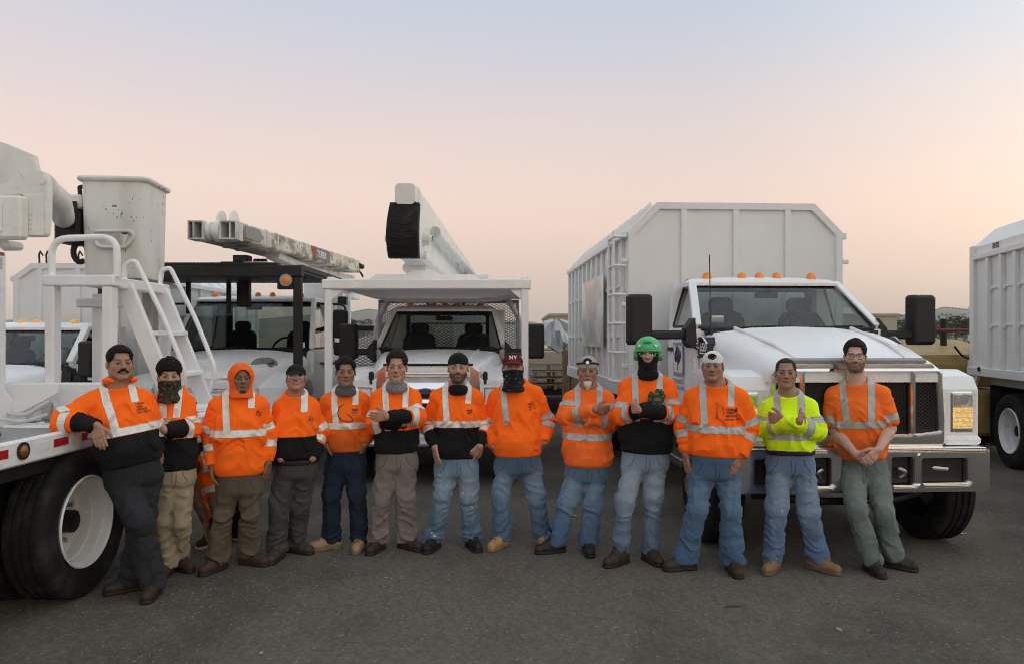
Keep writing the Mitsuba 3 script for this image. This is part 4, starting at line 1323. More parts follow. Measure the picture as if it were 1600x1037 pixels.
         pants=(.095, .155, .265), fade=(.26, .33, .42), splat=.5, boots=(.20, .125, .07), sole=(.12, .085, .055), skin=(.31, .18, .125), tuck=True, waist=.088, leg=.98, ankle=.070, knee=.070, hem_drop=-.062),
    # 13 clasped hands
    dict(D=5.72, label='tall bearded person with black glasses and clasped hands leaning back on the bumper', seed=13, lean=-.02, head=(1336, 535, 580), yaw=1, pitch=3, neck_r=.064,
         sl=(1300, 609), sr=(1380, 607), el=(1301, 668, -.02), wl=(1336, 708, .22), er=(1391, 668, -.02), wr=(1373, 702, .20), handl=((.85, -.05, -.5), (.2, 1, 0), .35, 1), handr=((-.75, -.2, -.65), (-.2, 1, 0), .4, -1),
         hl=(1327, 726), hr=(1366, 724), kl=(1338, 795, .06), kr=(1383, 803, .06), fl=(1362, 893, .0, 1), fr_=(1394, 886, .75, .7), build=dict(chest=.182, waist=.172, hem=.178, depth=.128), sleeve='rolled', ru=.066, color=(.90, .17, .03), dirty=.55, black=None, band=0.333, braces=(0.333, 0.333), tl=(.70,), tr=(.68,),
         pants=(.115, .145, .135), fade=(.18, .215, .195), boots=(.03, .023, .02), skin=(.52, .33, .26), beard=('full', (.075, .035, .022), .8), leg=1.0, ankle=.072, knee=.070, hem_drop=-0.05),
]


def build_people():
    for sp in SPEC:
        s = Person(sp)
        s.build_all()
        i = s.seed
        if i == 1:
            hair(s, thick=.012, front=.074, top=.006)
            head_part(s, 'moustache', lambda q, fine: smin(rc(q, np.array([-.004, .094, -.044]), np.array([-.030, .080, -.060]), .0090, .0065), rc(q, np.array([.004, .094, -.044]), np.array([.030, .080, -.060]), .0090, .0065), .006) - (.0025 * (ridge(q * 120, 1) - .4) if fine else 0), 'cloth', (.013, .010, .009), r=.14, h=.0035, amp=.4, scale=120)
            def hood(q, fine):
                d = ell(q, (0, -.02, -.112), (.112, .112, .034))
                d = smax(d, -ell(q, (0, .012, -.095), (.078, .088, .07)), .012)
                return d - (.007 * (ridge(np.stack([q[:, 0] * 18, q[:, 1] * 18, q[:, 2] * 30], 1) + 2 * meshkit.noise(q * 20)[:, None], 5) - .35) if fine else 0)
            head_part(s, 'folded_hood', hood, 'cloth', ORANGE, r=.24, h=.0065, amp=.05)
            s.logo(.075, .44, (('TONYS', .012, 0), ('TREE', .012, .004), ('SERVICE', .012, 0), ('331-8221', .012, 0)), .019, label='small black company print on the chest pocket')
        if i == 2:
            hair(s, thick=.017, front=.074, top=.014, rough=.011, fringe=.030, back=-.05)
            camo = np.array([[.035, .032, .022], [.075, .066, .045], [.015, .014, .012], [.11, .095, .066]])
            scarf(s, lambda q: camo[np.clip((meshkit.fbm(q * np.array([32, 32, 48]), 3, 4) * 8 - 2).astype(int), 0, 3)], -.022)
        if i == 3:
            def hood3(q, fine):
                o = ell(q, (0, -.018, .022), (.098, .118, .106))
                o = smin(o, rc(q, np.array([0, -.02, -.07]), np.array([0, -.015, -.15]), .080, .098), .04)
                d = np.abs(o + .004) - .0055
                op = ell(q, (0, .11, -.014), (.064, .10, .088))
                if fine:
                    d = d - .004 * (ridge(q * np.array([14, 14, 22]), 8) - .4)
                return smax(smax(d, -op, .007), -.152 - q[:, 2], .006)
            hair(s, thick=.006, front=.078)
            head_part(s, 'hood', hood3, 'cloth', (.80, .13, .025), r=.23, h=.0065, amp=.05)
            s.logo(.130, .50, (('TREE', .013, 0), ('331', .013, 0)), .02, tilt=1.2)
        if i == 4:
            hair(s, color=(.03, .028, .027), thick=.004, front=.085)
            cap(s, (.014, .014, .015), 'front', low=.056)
            spectacles(s, frame=False, lens_w=.028, lens_h=.017)
            s.logo(.110, .36, (('TREE', .012, 0), ('331', .012, 0)), .02, tilt=1.25)
        if i == 5:
            hair(s, thick=.013, front=.072, top=.006)
            scarf(s, (.10, .095, .095), -.098, grow=.016)
            c0 = s.Hm + s.u * (s.L - .02)
            loop = [c0 + s.l * a + s.u * b for a, b in ((-.01, .0), (-.05, -.03), (-.06, -.08), (-.03, -.125), (.03, -.14), (.065, -.135), (.05, -.10), (.02, -.08))]
            part(s.key, 'neck_cord', tube(fillet(list(s.project(np.array(loop), .004)), .03), .0032, 6), 'frame_black', smooth=True)
            s.logo(.052, .415, (('TREE', .016, 0), ('SERVICE', .008, 0)), .017)
        if i == 6:
            hair(s, thick=.010, front=.080, top=.018, rough=.009, back=-.05, color=(.02, .014, .011))
            scarf(s, (.20, .19, .19), -.104, grow=.015)
        if i == 7:
            cap(s, (.013, .013, .015), 'back', low=.055)
            scarf(s, (.012, .012, .014), -.128, bottom=-.20, grow=.016, name='hood_collar', flare=.078)
            s.logo(.080, .44, (('TREE', .014, 0), ('SERV', .012, 0)), .017, tilt=.15)
        if i == 8:
            k = cap(s, (.10, .018, .022), 'front', low=.060)
            hair(s, thick=.004, front=.085, color=(.03, .025, .022))
            scarf(s, lambda q: np.where((meshkit.noise(q * np.array([60, 60, 130]), 3) > .86)[:, None], .35, np.array([.014, .015, .022])[None]) * np.ones((1, 3)), -.022, grow=.012)
            m = meshkit.text_mesh('NY', .032, .003, bold=True)
            v = m.vertices - m.bounds.mean(0)
            part(k, 'cap_emblem', (s.glob(np.stack([v[:, 0], .082 + v[:, 2] - .25 * v[:, 1] - 6 * v[:, 0] ** 2, .078 + v[:, 1] * .9], 1)), m.faces), 'letter_white', smooth=False, kind='stuff')
            g = [(-.07, .058, .098), (-.04, .075, .108), (0, .078, .106), (.04, .075, .108), (.07, .058, .098)]
            part(k, 'sunglasses', tube(fillet([s.glob(q) for q in g], .02), .0055, 8), 'frame_black', smooth=True)
            s.logo(.095, .47, (('TREE', .015, 0), ('SERVICE', .010, 0), ('331-8221', .010, 0)), .02, tilt=.25)
        if i == 9:
            k = cap(s, (.34, .32, .30), 'back', low=.058)
            head_part(s, 'goatee', lambda q, fine: smin(ell(q, (0, .072, -.098), (.032, .022, .030)), rc(q, np.array([0, .074, -.105]), np.array([0, .066, -.142]), .024, .012), .02) - (.005 * (ridge(q * np.array([90, 90, 40]), 1) - .4) if fine else 0), 'cloth', (.58, .55, .52), r=.17, h=.0045, amp=.2, scale=90)
            head_part(s, 'white_moustache', lambda q, fine: rc(np.stack([np.abs(q[:, 0]), q[:, 1], q[:, 2]], 1), np.array([.004, .094, -.044]), np.array([.026, .080, -.060]), .006, .005) - (.002 * (ridge(q * 120, 1) - .4) if fine else 0), 'cloth', (.42, .38, .35), r=.14, h=.004, amp=.2, scale=90)
            ring = [s.glob((.087 * math.sin(a), -.016 + .107 * math.cos(a), .058 + .012 * math.cos(a))) for a in np.arange(28) * 2 * np.pi / 28]
            rg = tube(ring, .0075, 8, closed=True)
            lk = part(s.key, 'headlamp', rg, 'frame_black', smooth=True)
            q0, q1 = s.glob((0, .086, .074)), s.glob((0, .118, .072))
            part(lk, 'lamp_body', cyl(q0, q1, .019, 16), 'frame_black')
            part(lk, 'lamp_lens', cyl(q1, s.glob((0, .121, .072)), .014, 16), 'lamp_white')
            part(lk, 'strap_buckle', merge([cyl(s.glob((-.006, .09, .10)), s.glob((.006, .09, .10)), .010, 10)]), 'frame_black')
        if i == 10:
            scarf(s, (.011, .011, .013), 0, bottom=-.20, grow=.010, name='balaclava', cover_head=True, hole=(.047, .060, -.008))
            spectacles(s, frame=False, lens_w=.030, lens_h=.020, safety=True)
            def shell(q, fine):
                o = ell(q, (0, -.016, .045), (.108, .128, .104))
                line = .030 + .18 * np.clip(q[:, 1], -.2, .2) * .2 - .9 * np.clip(np.abs(q[:, 0]) - .06, 0, .05) * (q[:, 1] < .06)
                d = smax(np.abs(o + .004) - .005, line - q[:, 2], .004)
                return d
            hk = head_part(s, 'helmet', shell, 'helmet_paint', (.05, .42, .14), r=.24, h=.006, amp=.03)
            rim = lambda q, fine: smax(np.abs(ell(q, (0, -.010, .045), (.112, .138, .104)) + .002) - .004, np.abs(q[:, 2] - .030) - .009, .004)  # noqa: E731
            v, f = sdf_mesh(lambda P, fine: rim(s.loc(P), fine), s.hc - .2, s.hc + .2, .006, 3, .014)
            part(hk, 'helmet_rim', (v, f), 'helmet_paint', smooth=True, color=vary((.06, .45, .16), v, .03))
            m = meshkit.text_mesh('KASK', .019, .002, bold=True)
            v = m.vertices - m.bounds.mean(0)
            part(hk, 'helmet_lettering', (s.glob(np.stack([v[:, 0], .105 - 4.5 * v[:, 0] ** 2 + v[:, 2] - .45 * v[:, 1], .098 + v[:, 1]], 1)), m.faces), 'print_black', smooth=False, kind='stuff')
            for sx in (-1, 1):
                cu = [s.glob((sx * .105, -.015 + .0 * a, -.015)) for a in (0,)]
                part(hk, 'ear_muff', cyl(s.glob((sx * .086, -.012, -.012)), s.glob((sx * .118, -.012, -.014)), .040, 18, .034), 'helmet_green')
                part(hk, 'helmet_vent', cyl(s.glob((sx * .064, .094, .070)), s.glob((sx * .070, .101, .072)), .011, 12), 'letter_white')
                part(hk, 'chin_strap', tube([s.glob((sx * .090, -.01, .02)), s.glob((sx * .076, .012, -.06)), s.glob((sx * .028, .055, -.112))], .0055, 6), 'frame_black')
            W, dr = s.WL, unit(s.handl[0])
            bones = s.hand_bones(s.WL, s.EL, s.handl, 0)
            def glove(P, fine):
                h = None
                for a, b, ra, rb in bones:
                    x = rc(P, a, b, ra + .004, rb + .004)
                    h = x if h is None else smin(h, x, .005)
                h = smin(h, rc(P, W - dr * .03, W + dr * .02, .036, .032), .015)
                return h - (.002 * (ridge(P * 60, 2) - .4) if fine else 0)
            v, f = sdf_mesh(glove, W + dr * .09 - .17, W + dr * .09 + .17, .0045, 3, .012)
            pal = np.array([[.014, .016, .013], [.05, .07, .035], [.016, .015, .014], [.11, .12, .09]])
            part(s.key, 'glove', (v, f), 'cloth', smooth=True, color=pal[np.clip((meshkit.noise(v * 45, 4) * 5 - .6).astype(int), 0, 3)])
        if i == 11:
            cap(s, (.66, .64, .62), 'back', low=.056)
            head_part(s, 'hair', lambda q, fine: smax(ell(q, (0, -.03, .02), (.080, .095, .080)), np.maximum(q[:, 1] - .0, q[:, 2] - .05), .01), 'cloth', (.04, .03, .025), amp=.3, scale=60)
            z0 = s.L - .035
            zp = s.project(np.array([s.Hm + s.u * (z0 - t) for t in (0, .04, .08, .115)]), .003)
            part(s.key, 'zip_pull', tube(list(zp[:3]), .003, 6), 'zip_red')
            part(s.key, 'zip_tab', tube(list(zp[2:]), .0065, 6), 'zip_red')
            s.logo(.060, .42, (('TONYS', .017, 0), ('TREE', .017, .004), ('SERVICE', .014, 0), ('(925) 331-8221', .010, -.006)), .022, label='black company print with a small tree on the pocket')
            def pocket(a, b):
                return s.Hm + s.l * a + s.u * b
            pk = s.project(np.array([pocket(*q) for q in ((.045, .32), (.045, .447), (.145, .447), (.145, .32), (.095, .306), (.045, .32))]), .002)
            part(s.key, 'pocket_seam', tube(list(pk), .0022, 5), 'seam_orange')
        if i == 12:
            hair(s, thick=.0035, front=.078, rough=.001, color=(.035, .028, .025))
        if i == 13:
            hair(s, thick=.010, front=.082, top=.016, rough=.007, back=-.04, color=(.018, .012, .010))
            spectacles(s, frame=True, lens_w=.0265, lens_h=.019)
# ------------------------------------------------------------------ the white chip truck on the right
def chip_truck_right():
    V = Veh('chip_truck', 'white chip truck with chrome grille and tall box behind the yellow shirted person', 'truck', (2.72, 5.70), 3.0)
    W = 'white_paint'
    # bumper with its openings
    plate = shapely.Polygon([(-1.03, .57), (-.99, .545), (.99, .545), (1.03, .57), (1.03, .86), (1.0, .885), (-1.0, .885), (-1.03, .86)])
    for sg in (-1, 1):
        plate = plate.difference(shapely.box(*sorted((sg * .50, sg * .83))[:1], .635, sorted((sg * .50, sg * .83))[1], .79).buffer(.02))
        plate = plate.difference(shapely.box(sorted((sg * .26, sg * .40))[0], .62, sorted((sg * .26, sg * .40))[1], .80).buffer(.02))
    plate = plate.difference(shapely.box(-.14, .62, .14, .80).buffer(.02))
    bp = V.add('bumper', [puff(plate, 'y', .07, 0, .028)], 'chrome')
    for sg in (-1, 1):
        m = loft([[(sg * (1.025 + dx), y, z) for z in (.575, .60, .84, .875)] + [(sg * (1.00 + dx), y + .02, z) for z in (.875, .84, .60, .575)] for dx, y in ((0, .012), (.012, .05), (.012, .36))])
        V.add('bumper_end', m, 'chrome', bp)
        V.add('fog_light_recess', box(sg * .665 - .19, sg * .665 + .19, .08, .17, .61, .81), 'black_paint', bp)
        V.add('tow_hook', tube(fillet([(sg * .33, .16, .70), (sg * .30, .03, .735), (sg * .36, .02, .70), (sg * .32, .05, .665)], .03), .016, 8), 'steel', bp)
        V.add('tow_hook_recess', box(sg * .33 - .09, sg * .33 + .09, .09, .17, .60, .82), 'black_paint', bp)
        V.add('fog_lamp', tube([(sg * .60, .10, .725), (sg * .72, .07, .715)], .020, 8), 'steel', bp)
        for zz in (.60, .835):
            V.add('bumper_bolt', cyl((sg * .455, .0, zz), (sg * .455, -.014, zz), .015, 12), 'chrome', bp)
    V.add('bumper_backing', box(-.95, .95, .10, .30, .57, .86), 'black_paint', bp)
    V.add('bumper_top', box(-1.0, 1.0, .012, .22, .879, .893, .005), 'chrome', bp)
    V.add('lower_pipe', tube(fillet([(-.80, .20, .50), (-.3, .14, .455), (.3, .14, .455), (.62, .25, .50)], .1), .03, 8), 'black_paint', bp)
    pl = V.add('number_plate', box(-.10, .20, -.004, -.016, .435, .575, 0), 'white_tape', bp)
    text_on(V, 'plate_number', '79308', .065, (.05, -.0165, .475), (1, 0, 0), (0, 0, 1), 'decal_blue', pl)
    # grille
    sur = shapely.box(-.71, .925, .71, 1.545)
    main = shapely.box(-.415, 1.0, .415, 1.475).buffer(.012)
    sides = [shapely.Polygon([(s * .475, 1.0), (s * .655, 1.02), (s * .635, 1.46), (s * .475, 1.475)]).buffer(.01) for s in (-1, 1)]
    g = sur.difference(main)
    for q in sides:
        g = g.difference(q)
    g = g.intersection(shapely.Polygon([(-.72, .92), (.72, .92), (.69, 1.46), (.60, 1.55), (-.60, 1.55), (-.69, 1.46)]))
    gk = V.add('grille', puff(g, 'y', .19, .075, .022), 'chrome')
    V.add('grille_mesh', grille_mesh(-.42, .42, .99, 1.485, .135, .028, .009), 'black_plastic', gk, kind='stuff')
    V.add('grille_backing', box(-.68, .68, .185, .24, .95, 1.50, 0), 'black_paint', gk)
    for s in (-1, 1):
        V.add('side_grille_mesh', grille_mesh(*sorted((s * .47, s * .66)), 1.0, 1.475, .14, .028, .009), 'black_plastic', gk, kind='stuff')
        V.add('grille_post', box(s * .445 - .022, s * .445 + .022, .060, .10, .985, 1.49, .012), 'chrome', gk)
    V.add('grille_top', hull([(x * (1 if z < 1.5 else .93), y, z) for x in (-.66, .66) for y, z in ((.058, 1.488), (.062, 1.492), (.112, 1.552), (.16, 1.552), (.16, 1.488))]), 'chrome', gk)
    V.add('grille_sill', box(-.72, .72, .10, .24, .895, .945, .01), 'chrome', gk)
    V.add('radiator_slats', [box(-.40, .40, .17, .184, z, z + .012, 0) for z in np.arange(1.0, 1.47, .032)], 'black_plastic', gk, kind='stuff')
    V.add('lower_grille', box(-.80, .80, .16, .26, .80, .90), 'black_plastic', gk)
    V.add('intake_slots', [box(x, x + .07, .145, .162, .825, .872) for x in np.arange(-.72, .70, .10)], 'black_paint', gk, kind='stuff')
    # hood
    secs = []
    for y, w, zt, r, cr in ((.085, .66, 1.49, .06, .035), (.10, .70, 1.535, .10, .035), (.19, .72, 1.570, .12, .035), (.25, .73, 1.588, .13, .035), (.5, .78, 1.66, .15, .045), (.9, .84, 1.745, .16, .05), (1.27, .885, 1.805, .16, .045)):
        secs.append(shell_section(w, 1.40 if y < .2 else .95, zt, y, cr, r))
    hd = V.add('hood', loft(secs), W, smooth=40)
    for s in (-1, 1):
        V.add('hood_crease', tube([(s * .44, .12, 1.562), (s * .50, .5, 1.694), (s * .56, 1.25, 1.838)], [.008, .016, .016], 8), W, hd)
    V.add('hood_lip_reflection', loft([[(x, .078 + .02 * abs(x), 1.548 + .0), (x, .076 + .02 * abs(x), 1.572), (x, .115 + .02 * abs(x), 1.590), (x, .14, 1.56)] for x in np.linspace(-.56, .56, 9)]), 'grey_trim', hd)  # grey colour stands in for the reflection on the white hood front
    for s in (-1, 1):
        arch = shapely.Polygon([(.12, .93), (1.30, .93), (1.30, 1.40), (.95, 1.47), (.35, 1.49), (.18, 1.44), (.12, 1.34)]).difference(shapely.Point(.70, .50).buffer(.60, 24))
        fd = V.add('fender', puff(arch, 'x', s * .69, s * 1.03, .05, 5), W)
        hl = V.add('headlight', box(s * .87 - .095, s * .87 + .095, .108, .16, .985, 1.325, .02), 'chrome')
        V.add('upper_lens', box(s * .87 - .078, s * .87 + .078, .096, .109, 1.205, 1.305, .008), 'reflector_bowl', hl)
        V.add('low_beam', lathe([(.0, .02), (.03, .012), (.045, -.0), (.05, -.012)], 'y', 20, (s * .87, .094, 1.255)), 'clear_plastic', hl)
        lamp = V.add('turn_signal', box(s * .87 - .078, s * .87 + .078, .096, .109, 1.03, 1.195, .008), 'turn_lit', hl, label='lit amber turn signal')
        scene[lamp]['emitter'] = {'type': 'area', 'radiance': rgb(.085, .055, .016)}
        V.add('lens_ribs', [box(s * .87 - .07, s * .87 + .07, .089, .0955, z, z + .004, .0015) for z in np.arange(1.05, 1.19, .035)], 'clear_plastic', hl, kind='stuff')
        V.add('lens_cover', box(s * .87 - .088, s * .87 + .088, .080, .086, .995, 1.315, 0), 'lens_glass', hl)
        V.add('fender_step', box(*sorted((s * .72, s * 1.02)), .085, .30, .90, .965, .02), W, fd)
        bd = V.add('side_vent', prism([(1.00, 1.60), (1.26, 1.56), (1.26, 1.74), (1.12, 1.755), (1.02, 1.70)], 'x', *sorted((s * .80, s * .905))), 'black_plastic', hd)
        V.add('side_vent_edge', tube([(s * .908, 1.0, 1.70), (s * .908, 1.12, 1.755), (s * .908, 1.26, 1.742)], .009, 6), 'chrome', bd)
        wheel(V, s * .96, .72, .485, .27, s, 'out', 'chrome')
        V.add('mud_flap', box(*sorted((s * .75, s * 1.0)), 1.32, 1.35, .30, .95), 'black_plastic')
        V.add('cab_step', box(*sorted((s * .80, s * 1.02)), 1.42, 2.30, .50, .58), 'steel')
        V.add('step_bracket', [box(*sorted((s * .80, s * .86)), y, y + .05, .58, .95) for y in (1.5, 2.2)], 'black_paint')
    text_on(V, 'vent_lettering', 'F-650', .075, (-.9075, 1.13, 1.625), (0, -1, 0), (0, 0, 1), 'letter_white', bd)
    V.add('vent_lettering_bar', box(-.910, -.906, 1.04, 1.22, 1.60, 1.612, 0), 'letter_white', bd)
    cab(V, 1.36, 1.83, .865, 1.94, 2.30, .735, 2.36, .88, wheel_x=.40, seats=(-.40, .44))
    for sg, xm in ((-1, -1.43), (1, 1.34)):
        tow_mirror(V, sg, xm, 1.42, 1.92, sg * .93, 1.775)
    ax = -.895 - .036
    text_on(V, 'door_number', 'DT3', .085, (ax + .03 - .0, 1.345, 1.56), (0, -1, 0), (0, 0, 1), 'decal_blue')
    pc = V.add('door_picture', box(ax - .004, ax + .0, 1.66, 2.02, 1.36, 1.70, 0), 'letter_grey', label='company picture of a dark tree on the door')
    V.add('door_picture_field', box(ax - .007, ax - .0045, 1.69, 1.99, 1.40, 1.67, 0), 'white_tape', pc)
    V.add('door_picture_tree', [lathe([(0, 0), (.075 * s_, .001), (.0, .002)], 'x', 14, (ax - .010, 1.84 + dy, 1.56 + dz)) for dy, dz, s_ in ((0, .02, 1.1), (.06, .0, .8), (-.06, .01, .8), (.02, .06, .7), (-.03, -.03, .6))] + [box(ax - .010, ax - .008, 1.825, 1.85, 1.42, 1.54, 0)], 'decal_blue', pc)
    for i, (tx, h) in enumerate((('TREE SERVICE', .04), ('(925) 331-8221', .035))):
        text_on(V, 'door_lettering', tx, h, (ax - .003, 1.84, 1.29 - .06 * i), (0, -1, 0), (0, 0, 1), 'letter_grey')
    V.add('antenna', [tube([(-.80, 1.22, 1.80), (-.80, 1.26, 2.52)], .005, 6), cyl((-.80, 1.22, 1.78), (-.80, 1.22, 1.83), .018, 10)], 'black_plastic')
    V.add('screen_sticker', box(-.70, -.58, 1.50, 1.504, 1.90, 1.96, 0), 'white_tape')
    chip_box(V, 2.75, 7.8, 1.25, 1.15, 2.96, 3.29, .33, ribs=12, front_bars=(-.243, 0, .243), sign=(4.05, 5.9, 1.62, 2.58, -1), ladder=(2.79, 3.15, -1))
    for s in (-1, 1):
        wheel(V, s * 1.05, 5.9, .485, .27, s, 'in')
        wheel(V, s * .72, 5.9, .485, .27, s, 'in')
        V.add('fuel_tank', lathe([(.0, 1.25 + 1.6), (.26, 1.25 + 1.6), (.28, 1.27 + 1.6), (.28, 2.0 + 1.6), (.26, 2.02 + 1.6), (0, 2.02 + 1.6)], 'y', 28, (s * .85, 0, .62)), 'steel')
        V.add('box_hinge', [box(*sorted((s * 1.255, s * 1.33)), 2.76, 2.80, z, z + .05) for z in (1.4, 2.1, 2.6)], 'box_paint', kind='stuff')
    V.add('engine_block', box(-.35, .35, .3, 1.3, .55, 1.2), 'black_paint')
    V.add('front_axle', cyl((-.85, .72, .48), (.85, .72, .48), .06, 12), 'black_paint')
    V.add('rear_axle', cyl((-.85, 5.9, .48), (.85, 5.9, .48), .08, 12), 'black_paint')


# ------------------------------------------------------------------ the bucket truck in the middle
def expanded_rack(V, x0, x1, y, z0, z1, name='cab_screen', mat_='grey_steel', bar=.05):
    fr = [box(x0, x1, y - .02, y + .02, z1 - bar, z1), box(x0, x1, y - .02, y + .02, z0, z0 + bar), box(x0, x0 + bar, y - .022, y + .022, z0 + bar, z1 - bar), box(x1 - bar, x1, y - .022, y + .022, z0 + bar, z1 - bar)]
    k = V.add(name, fr, mat_)
    V.add('expanded_mesh', lattice((x0 + bar, y, z0 + bar), (x1 - x0 - 2 * bar, 0, 0), (0, 0, z1 - z0 - 2 * bar), .075, .042, .012), mat_, k, kind='stuff')
    return k


def bucket_truck_middle():
    V = Veh('bucket_truck', 'white bucket truck with a white rack over the cab and black padded boom end', 'truck', (-.97, 8.45), 0)
    W = 'white_paint'
    bp = V.add('bumper', [box(-1.08, 1.08, 0, .16, .50, .86, .03)], W)
    pk = V.add('number_plate', box(-.17, .13, -.014, -.003, .60, .75, 0), 'white_tape', bp)
    text_on(V, 'plate_number', '2R41863', .055, (-.02, -.0145, .65), (1, 0, 0), (0, 0, 1), 'decal_blue', pk)
    V.add('bumper_slot', [box(-.35, .35, -.003, .02, .78, .84, .0)], 'black_paint', bp)
    out = shapely.Polygon([(-.60, .93), (.60, .93), (.585, 1.36), (.50, 1.43), (-.50, 1.43), (-.585, 1.36)])
    hole = shapely.box(-.475, .95, .475, 1.405).buffer(.012)
    gk = V.add('grille', [puff(out.difference(hole), 'y', .16, .03, .02)], 'chrome')
    V.add('grille_backing', box(-.5, .5, .15, .2, .93, 1.42, 0), 'black_paint', gk)
    for z0, z1 in ((1.325, 1.385), (1.145, 1.225), (.985, 1.055)):
        V.add('grille_bar', hull([(x, y, z) for x in (-.47, .47) for y, z in ((.045, z0), (.045, z0 + .012), (.045 + .5 * (z1 - z0), z1), (.13, z1), (.13, z0))]), 'chrome', gk)
    V.add('grille_mesh', grille_mesh(-.47, .47, .95, 1.40, .125, .03, .008), 'black_plastic', gk, kind='stuff')
    V.add('grille_badge', loft([[(-.03 + .085 * f * math.cos(a), .035 + dy, 1.135 + .036 * f * math.sin(a)) for a in np.arange(28) * 2 * np.pi / 28] for dy, f in ((.02, 1), (.0, 1), (-.01, .92))]), 'chrome', gk)
    V.add('badge_field', loft([[(-.03 + .072 * math.cos(a), .0245 + dy, 1.135 + .027 * math.sin(a)) for a in np.arange(28) * 2 * np.pi / 28] for dy in (.004, -.002)]), 'decal_blue', gk)
    for s in (-1, 1):
        V.add('headlight', box(s * .75 - .09, s * .75 + .09, .055, .16, .96, 1.17, .03), 'reflector_bowl')
        V.add('air_slot', box(s * .66 - .028, s * .66 + .028, .045, .12, 1.20, 1.36, .02), 'black_plastic')
        V.add('headlight_bezel', frame_box(np.array([s * .75, .052, 1.065]), (1, 0, 0), (0, 0, 1), (0, -1, 0), .20, .23, .02, .012), 'chrome')
        arch = shapely.Polygon([(.05, .88), (1.45, .88), (1.45, 1.30), (.9, 1.40), (.3, 1.36), (.05, 1.26)]).difference(shapely.Point(.78, .45).buffer(.56, 24))
        V.add('fender', puff(arch, 'x', s * .60, s * 1.02, .07, 5), W)
        wheel(V, s * .93, .78, .45, .26, s, 'out', W)
        V.add('cab_step', box(*sorted((s * .80, s * 1.0)), 1.5, 2.6, .48, .55), 'black_paint')
    secs = []
    for y, w, zt, r, cr in ((.05, .56, 1.39, .05, .03), (.07, .60, 1.43, .09, .035), (.21, .66, 1.455, .14, .035), (.7, .74, 1.51, .15, .05), (1.2, .81, 1.55, .15, .05), (1.52, .845, 1.565, .14, .03)):
        secs.append(shell_section(w, 1.30 if y < .1 else .92, zt, y, cr, r))
    hd = V.add('hood', loft(secs), W, smooth=40)
    for s in (-1, 1):
        V.add('hood_crease', tube([(s * .42, .10, 1.455), (s * .48, .7, 1.548), (s * .52, 1.5, 1.59)], [.008, .014, .012], 8), W, hd)
    V.add('hood_edge', box(-.52, .52, .035, .07, 1.425, 1.452, .008), 'black_plastic', hd)
    cab(V, 1.58, 1.59, .84, 2.12, 2.14, .675, 2.75, .80, roof_lights=3, wheel_x=.38, seats=(-.40, .40))
    V.add('light_bar', [box(-.30, .30, 2.30, 2.42, 2.25, 2.285), box(-.28, -.24, 2.32, 2.40, 2.20, 2.25), box(.24, .28, 2.32, 2.40, 2.20, 2.25)], 'black_plastic')
    for sg in (-1, 1):
        tow_mirror(V, sg, sg * 1.22 + (.0 if sg < 0 else .06), 1.42, 1.70, sg * .90, 1.56, w=.24, h=.46)
    # rack over the cab
    rk = V.add('cab_rack', [box(-1.20, -1.12, .06, .14, .55, 2.304)], W)
    V.add('rack_post', box(1.08, 1.16, .06, .14, .55, 2.304), W, rk)
    V.add('front_beam', box(-1.23, 1.19, .05, .17, 2.305, 2.42, .012), W, rk)
    V.add('rack_roof', prism([(-1.16, 2.345), (1.12, 2.345), (1.12, 2.39), (-1.16, 2.39)], 'y', .172, 3.2), W, rk)
    V.add('roof_bow', [prism([(-1.16, 2.344), (-.85, 2.27), (-.55, 2.245), (.5, 2.245), (.8, 2.27), (1.12, 2.344)], 'y', y, y + .05) for y in (.95, 2.1)], W, rk)
    for s, x in ((-1, -1.16), (1, 1.12)):
        V.add('side_beam', box(x - .04, x + .04, .172, 3.1, 2.395, 2.455), W, rk)
        V.add('rear_post', tube(fillet([(x - s * .0, 3.12, .9), (x - s * .0, 3.12, 2.0), (x - s * .22, 3.0, 2.34)], .25, 7), .045, 10), W, rk)
        V.add('gusset', prism([(x, 2.15), (x - s * .18, 2.304), (x, 2.304)], 'y', .085, .10), W, rk)
    V.add('raised_deck', loft([[(-.80 + dx, y, 2.393), (.66 - dx, y, 2.393), (.52 - dx, y, 2.50), (-.66 + dx, y, 2.50)] for y, dx in ((.35, .0), (2.9, 0.))]), W, rk)
    V.add('boom_cradle', loft([[(-.33, y, 2.50), (.10, y, 2.50), (.02, y, 2.56), (-.25, y, 2.56)] for y in (.5, .9)]), W, rk)
    sc = expanded_rack(V, -1.12, 1.08, 3.06, 1.35, 2.33)
    V.add('screen_crossbar', box(-1.12, 1.08, 3.04, 3.08, 1.95, 1.98), 'grey_steel', sc)
    # the boom
    def sec(y, xl, xr, zb, zt, r):
        return [(xl + r, y, zb), (xr - r, y, zb), (xr, y, zb + r), (xr, y, zt - r), (xr - r, y, zt), (xl + r, y, zt), (xl, y, zt - r), (xl, y, zb + r)]
    xo = .0
    def X(px_, d):
        return (px_ - 800) * d / F_PX + .97
    bm = V.add('boom', loft([sec(.16, X(617, 8.61), X(655, 8.61), 2.70, 3.50, .03), sec(.45, X(617, 8.61) - .01, X(657, 8.61) + .02, 2.68, 3.47, .05), sec(1.6, -.34, -.02, 2.63, 3.40, .04), sec(6.4, -.02, .30, 2.50, 3.0, .04)]), 'boom_white')
    f0, f1 = X(612, 8.55), X(654, 8.55)
    V.add('boom_head', loft([sec(.02, f0 + .05, f1 - .03, 3.28, 3.52, .035), sec(.20, f0 + .03, f1, 3.27, 3.535, .035)]), 'boom_white', bm)
    pads = []
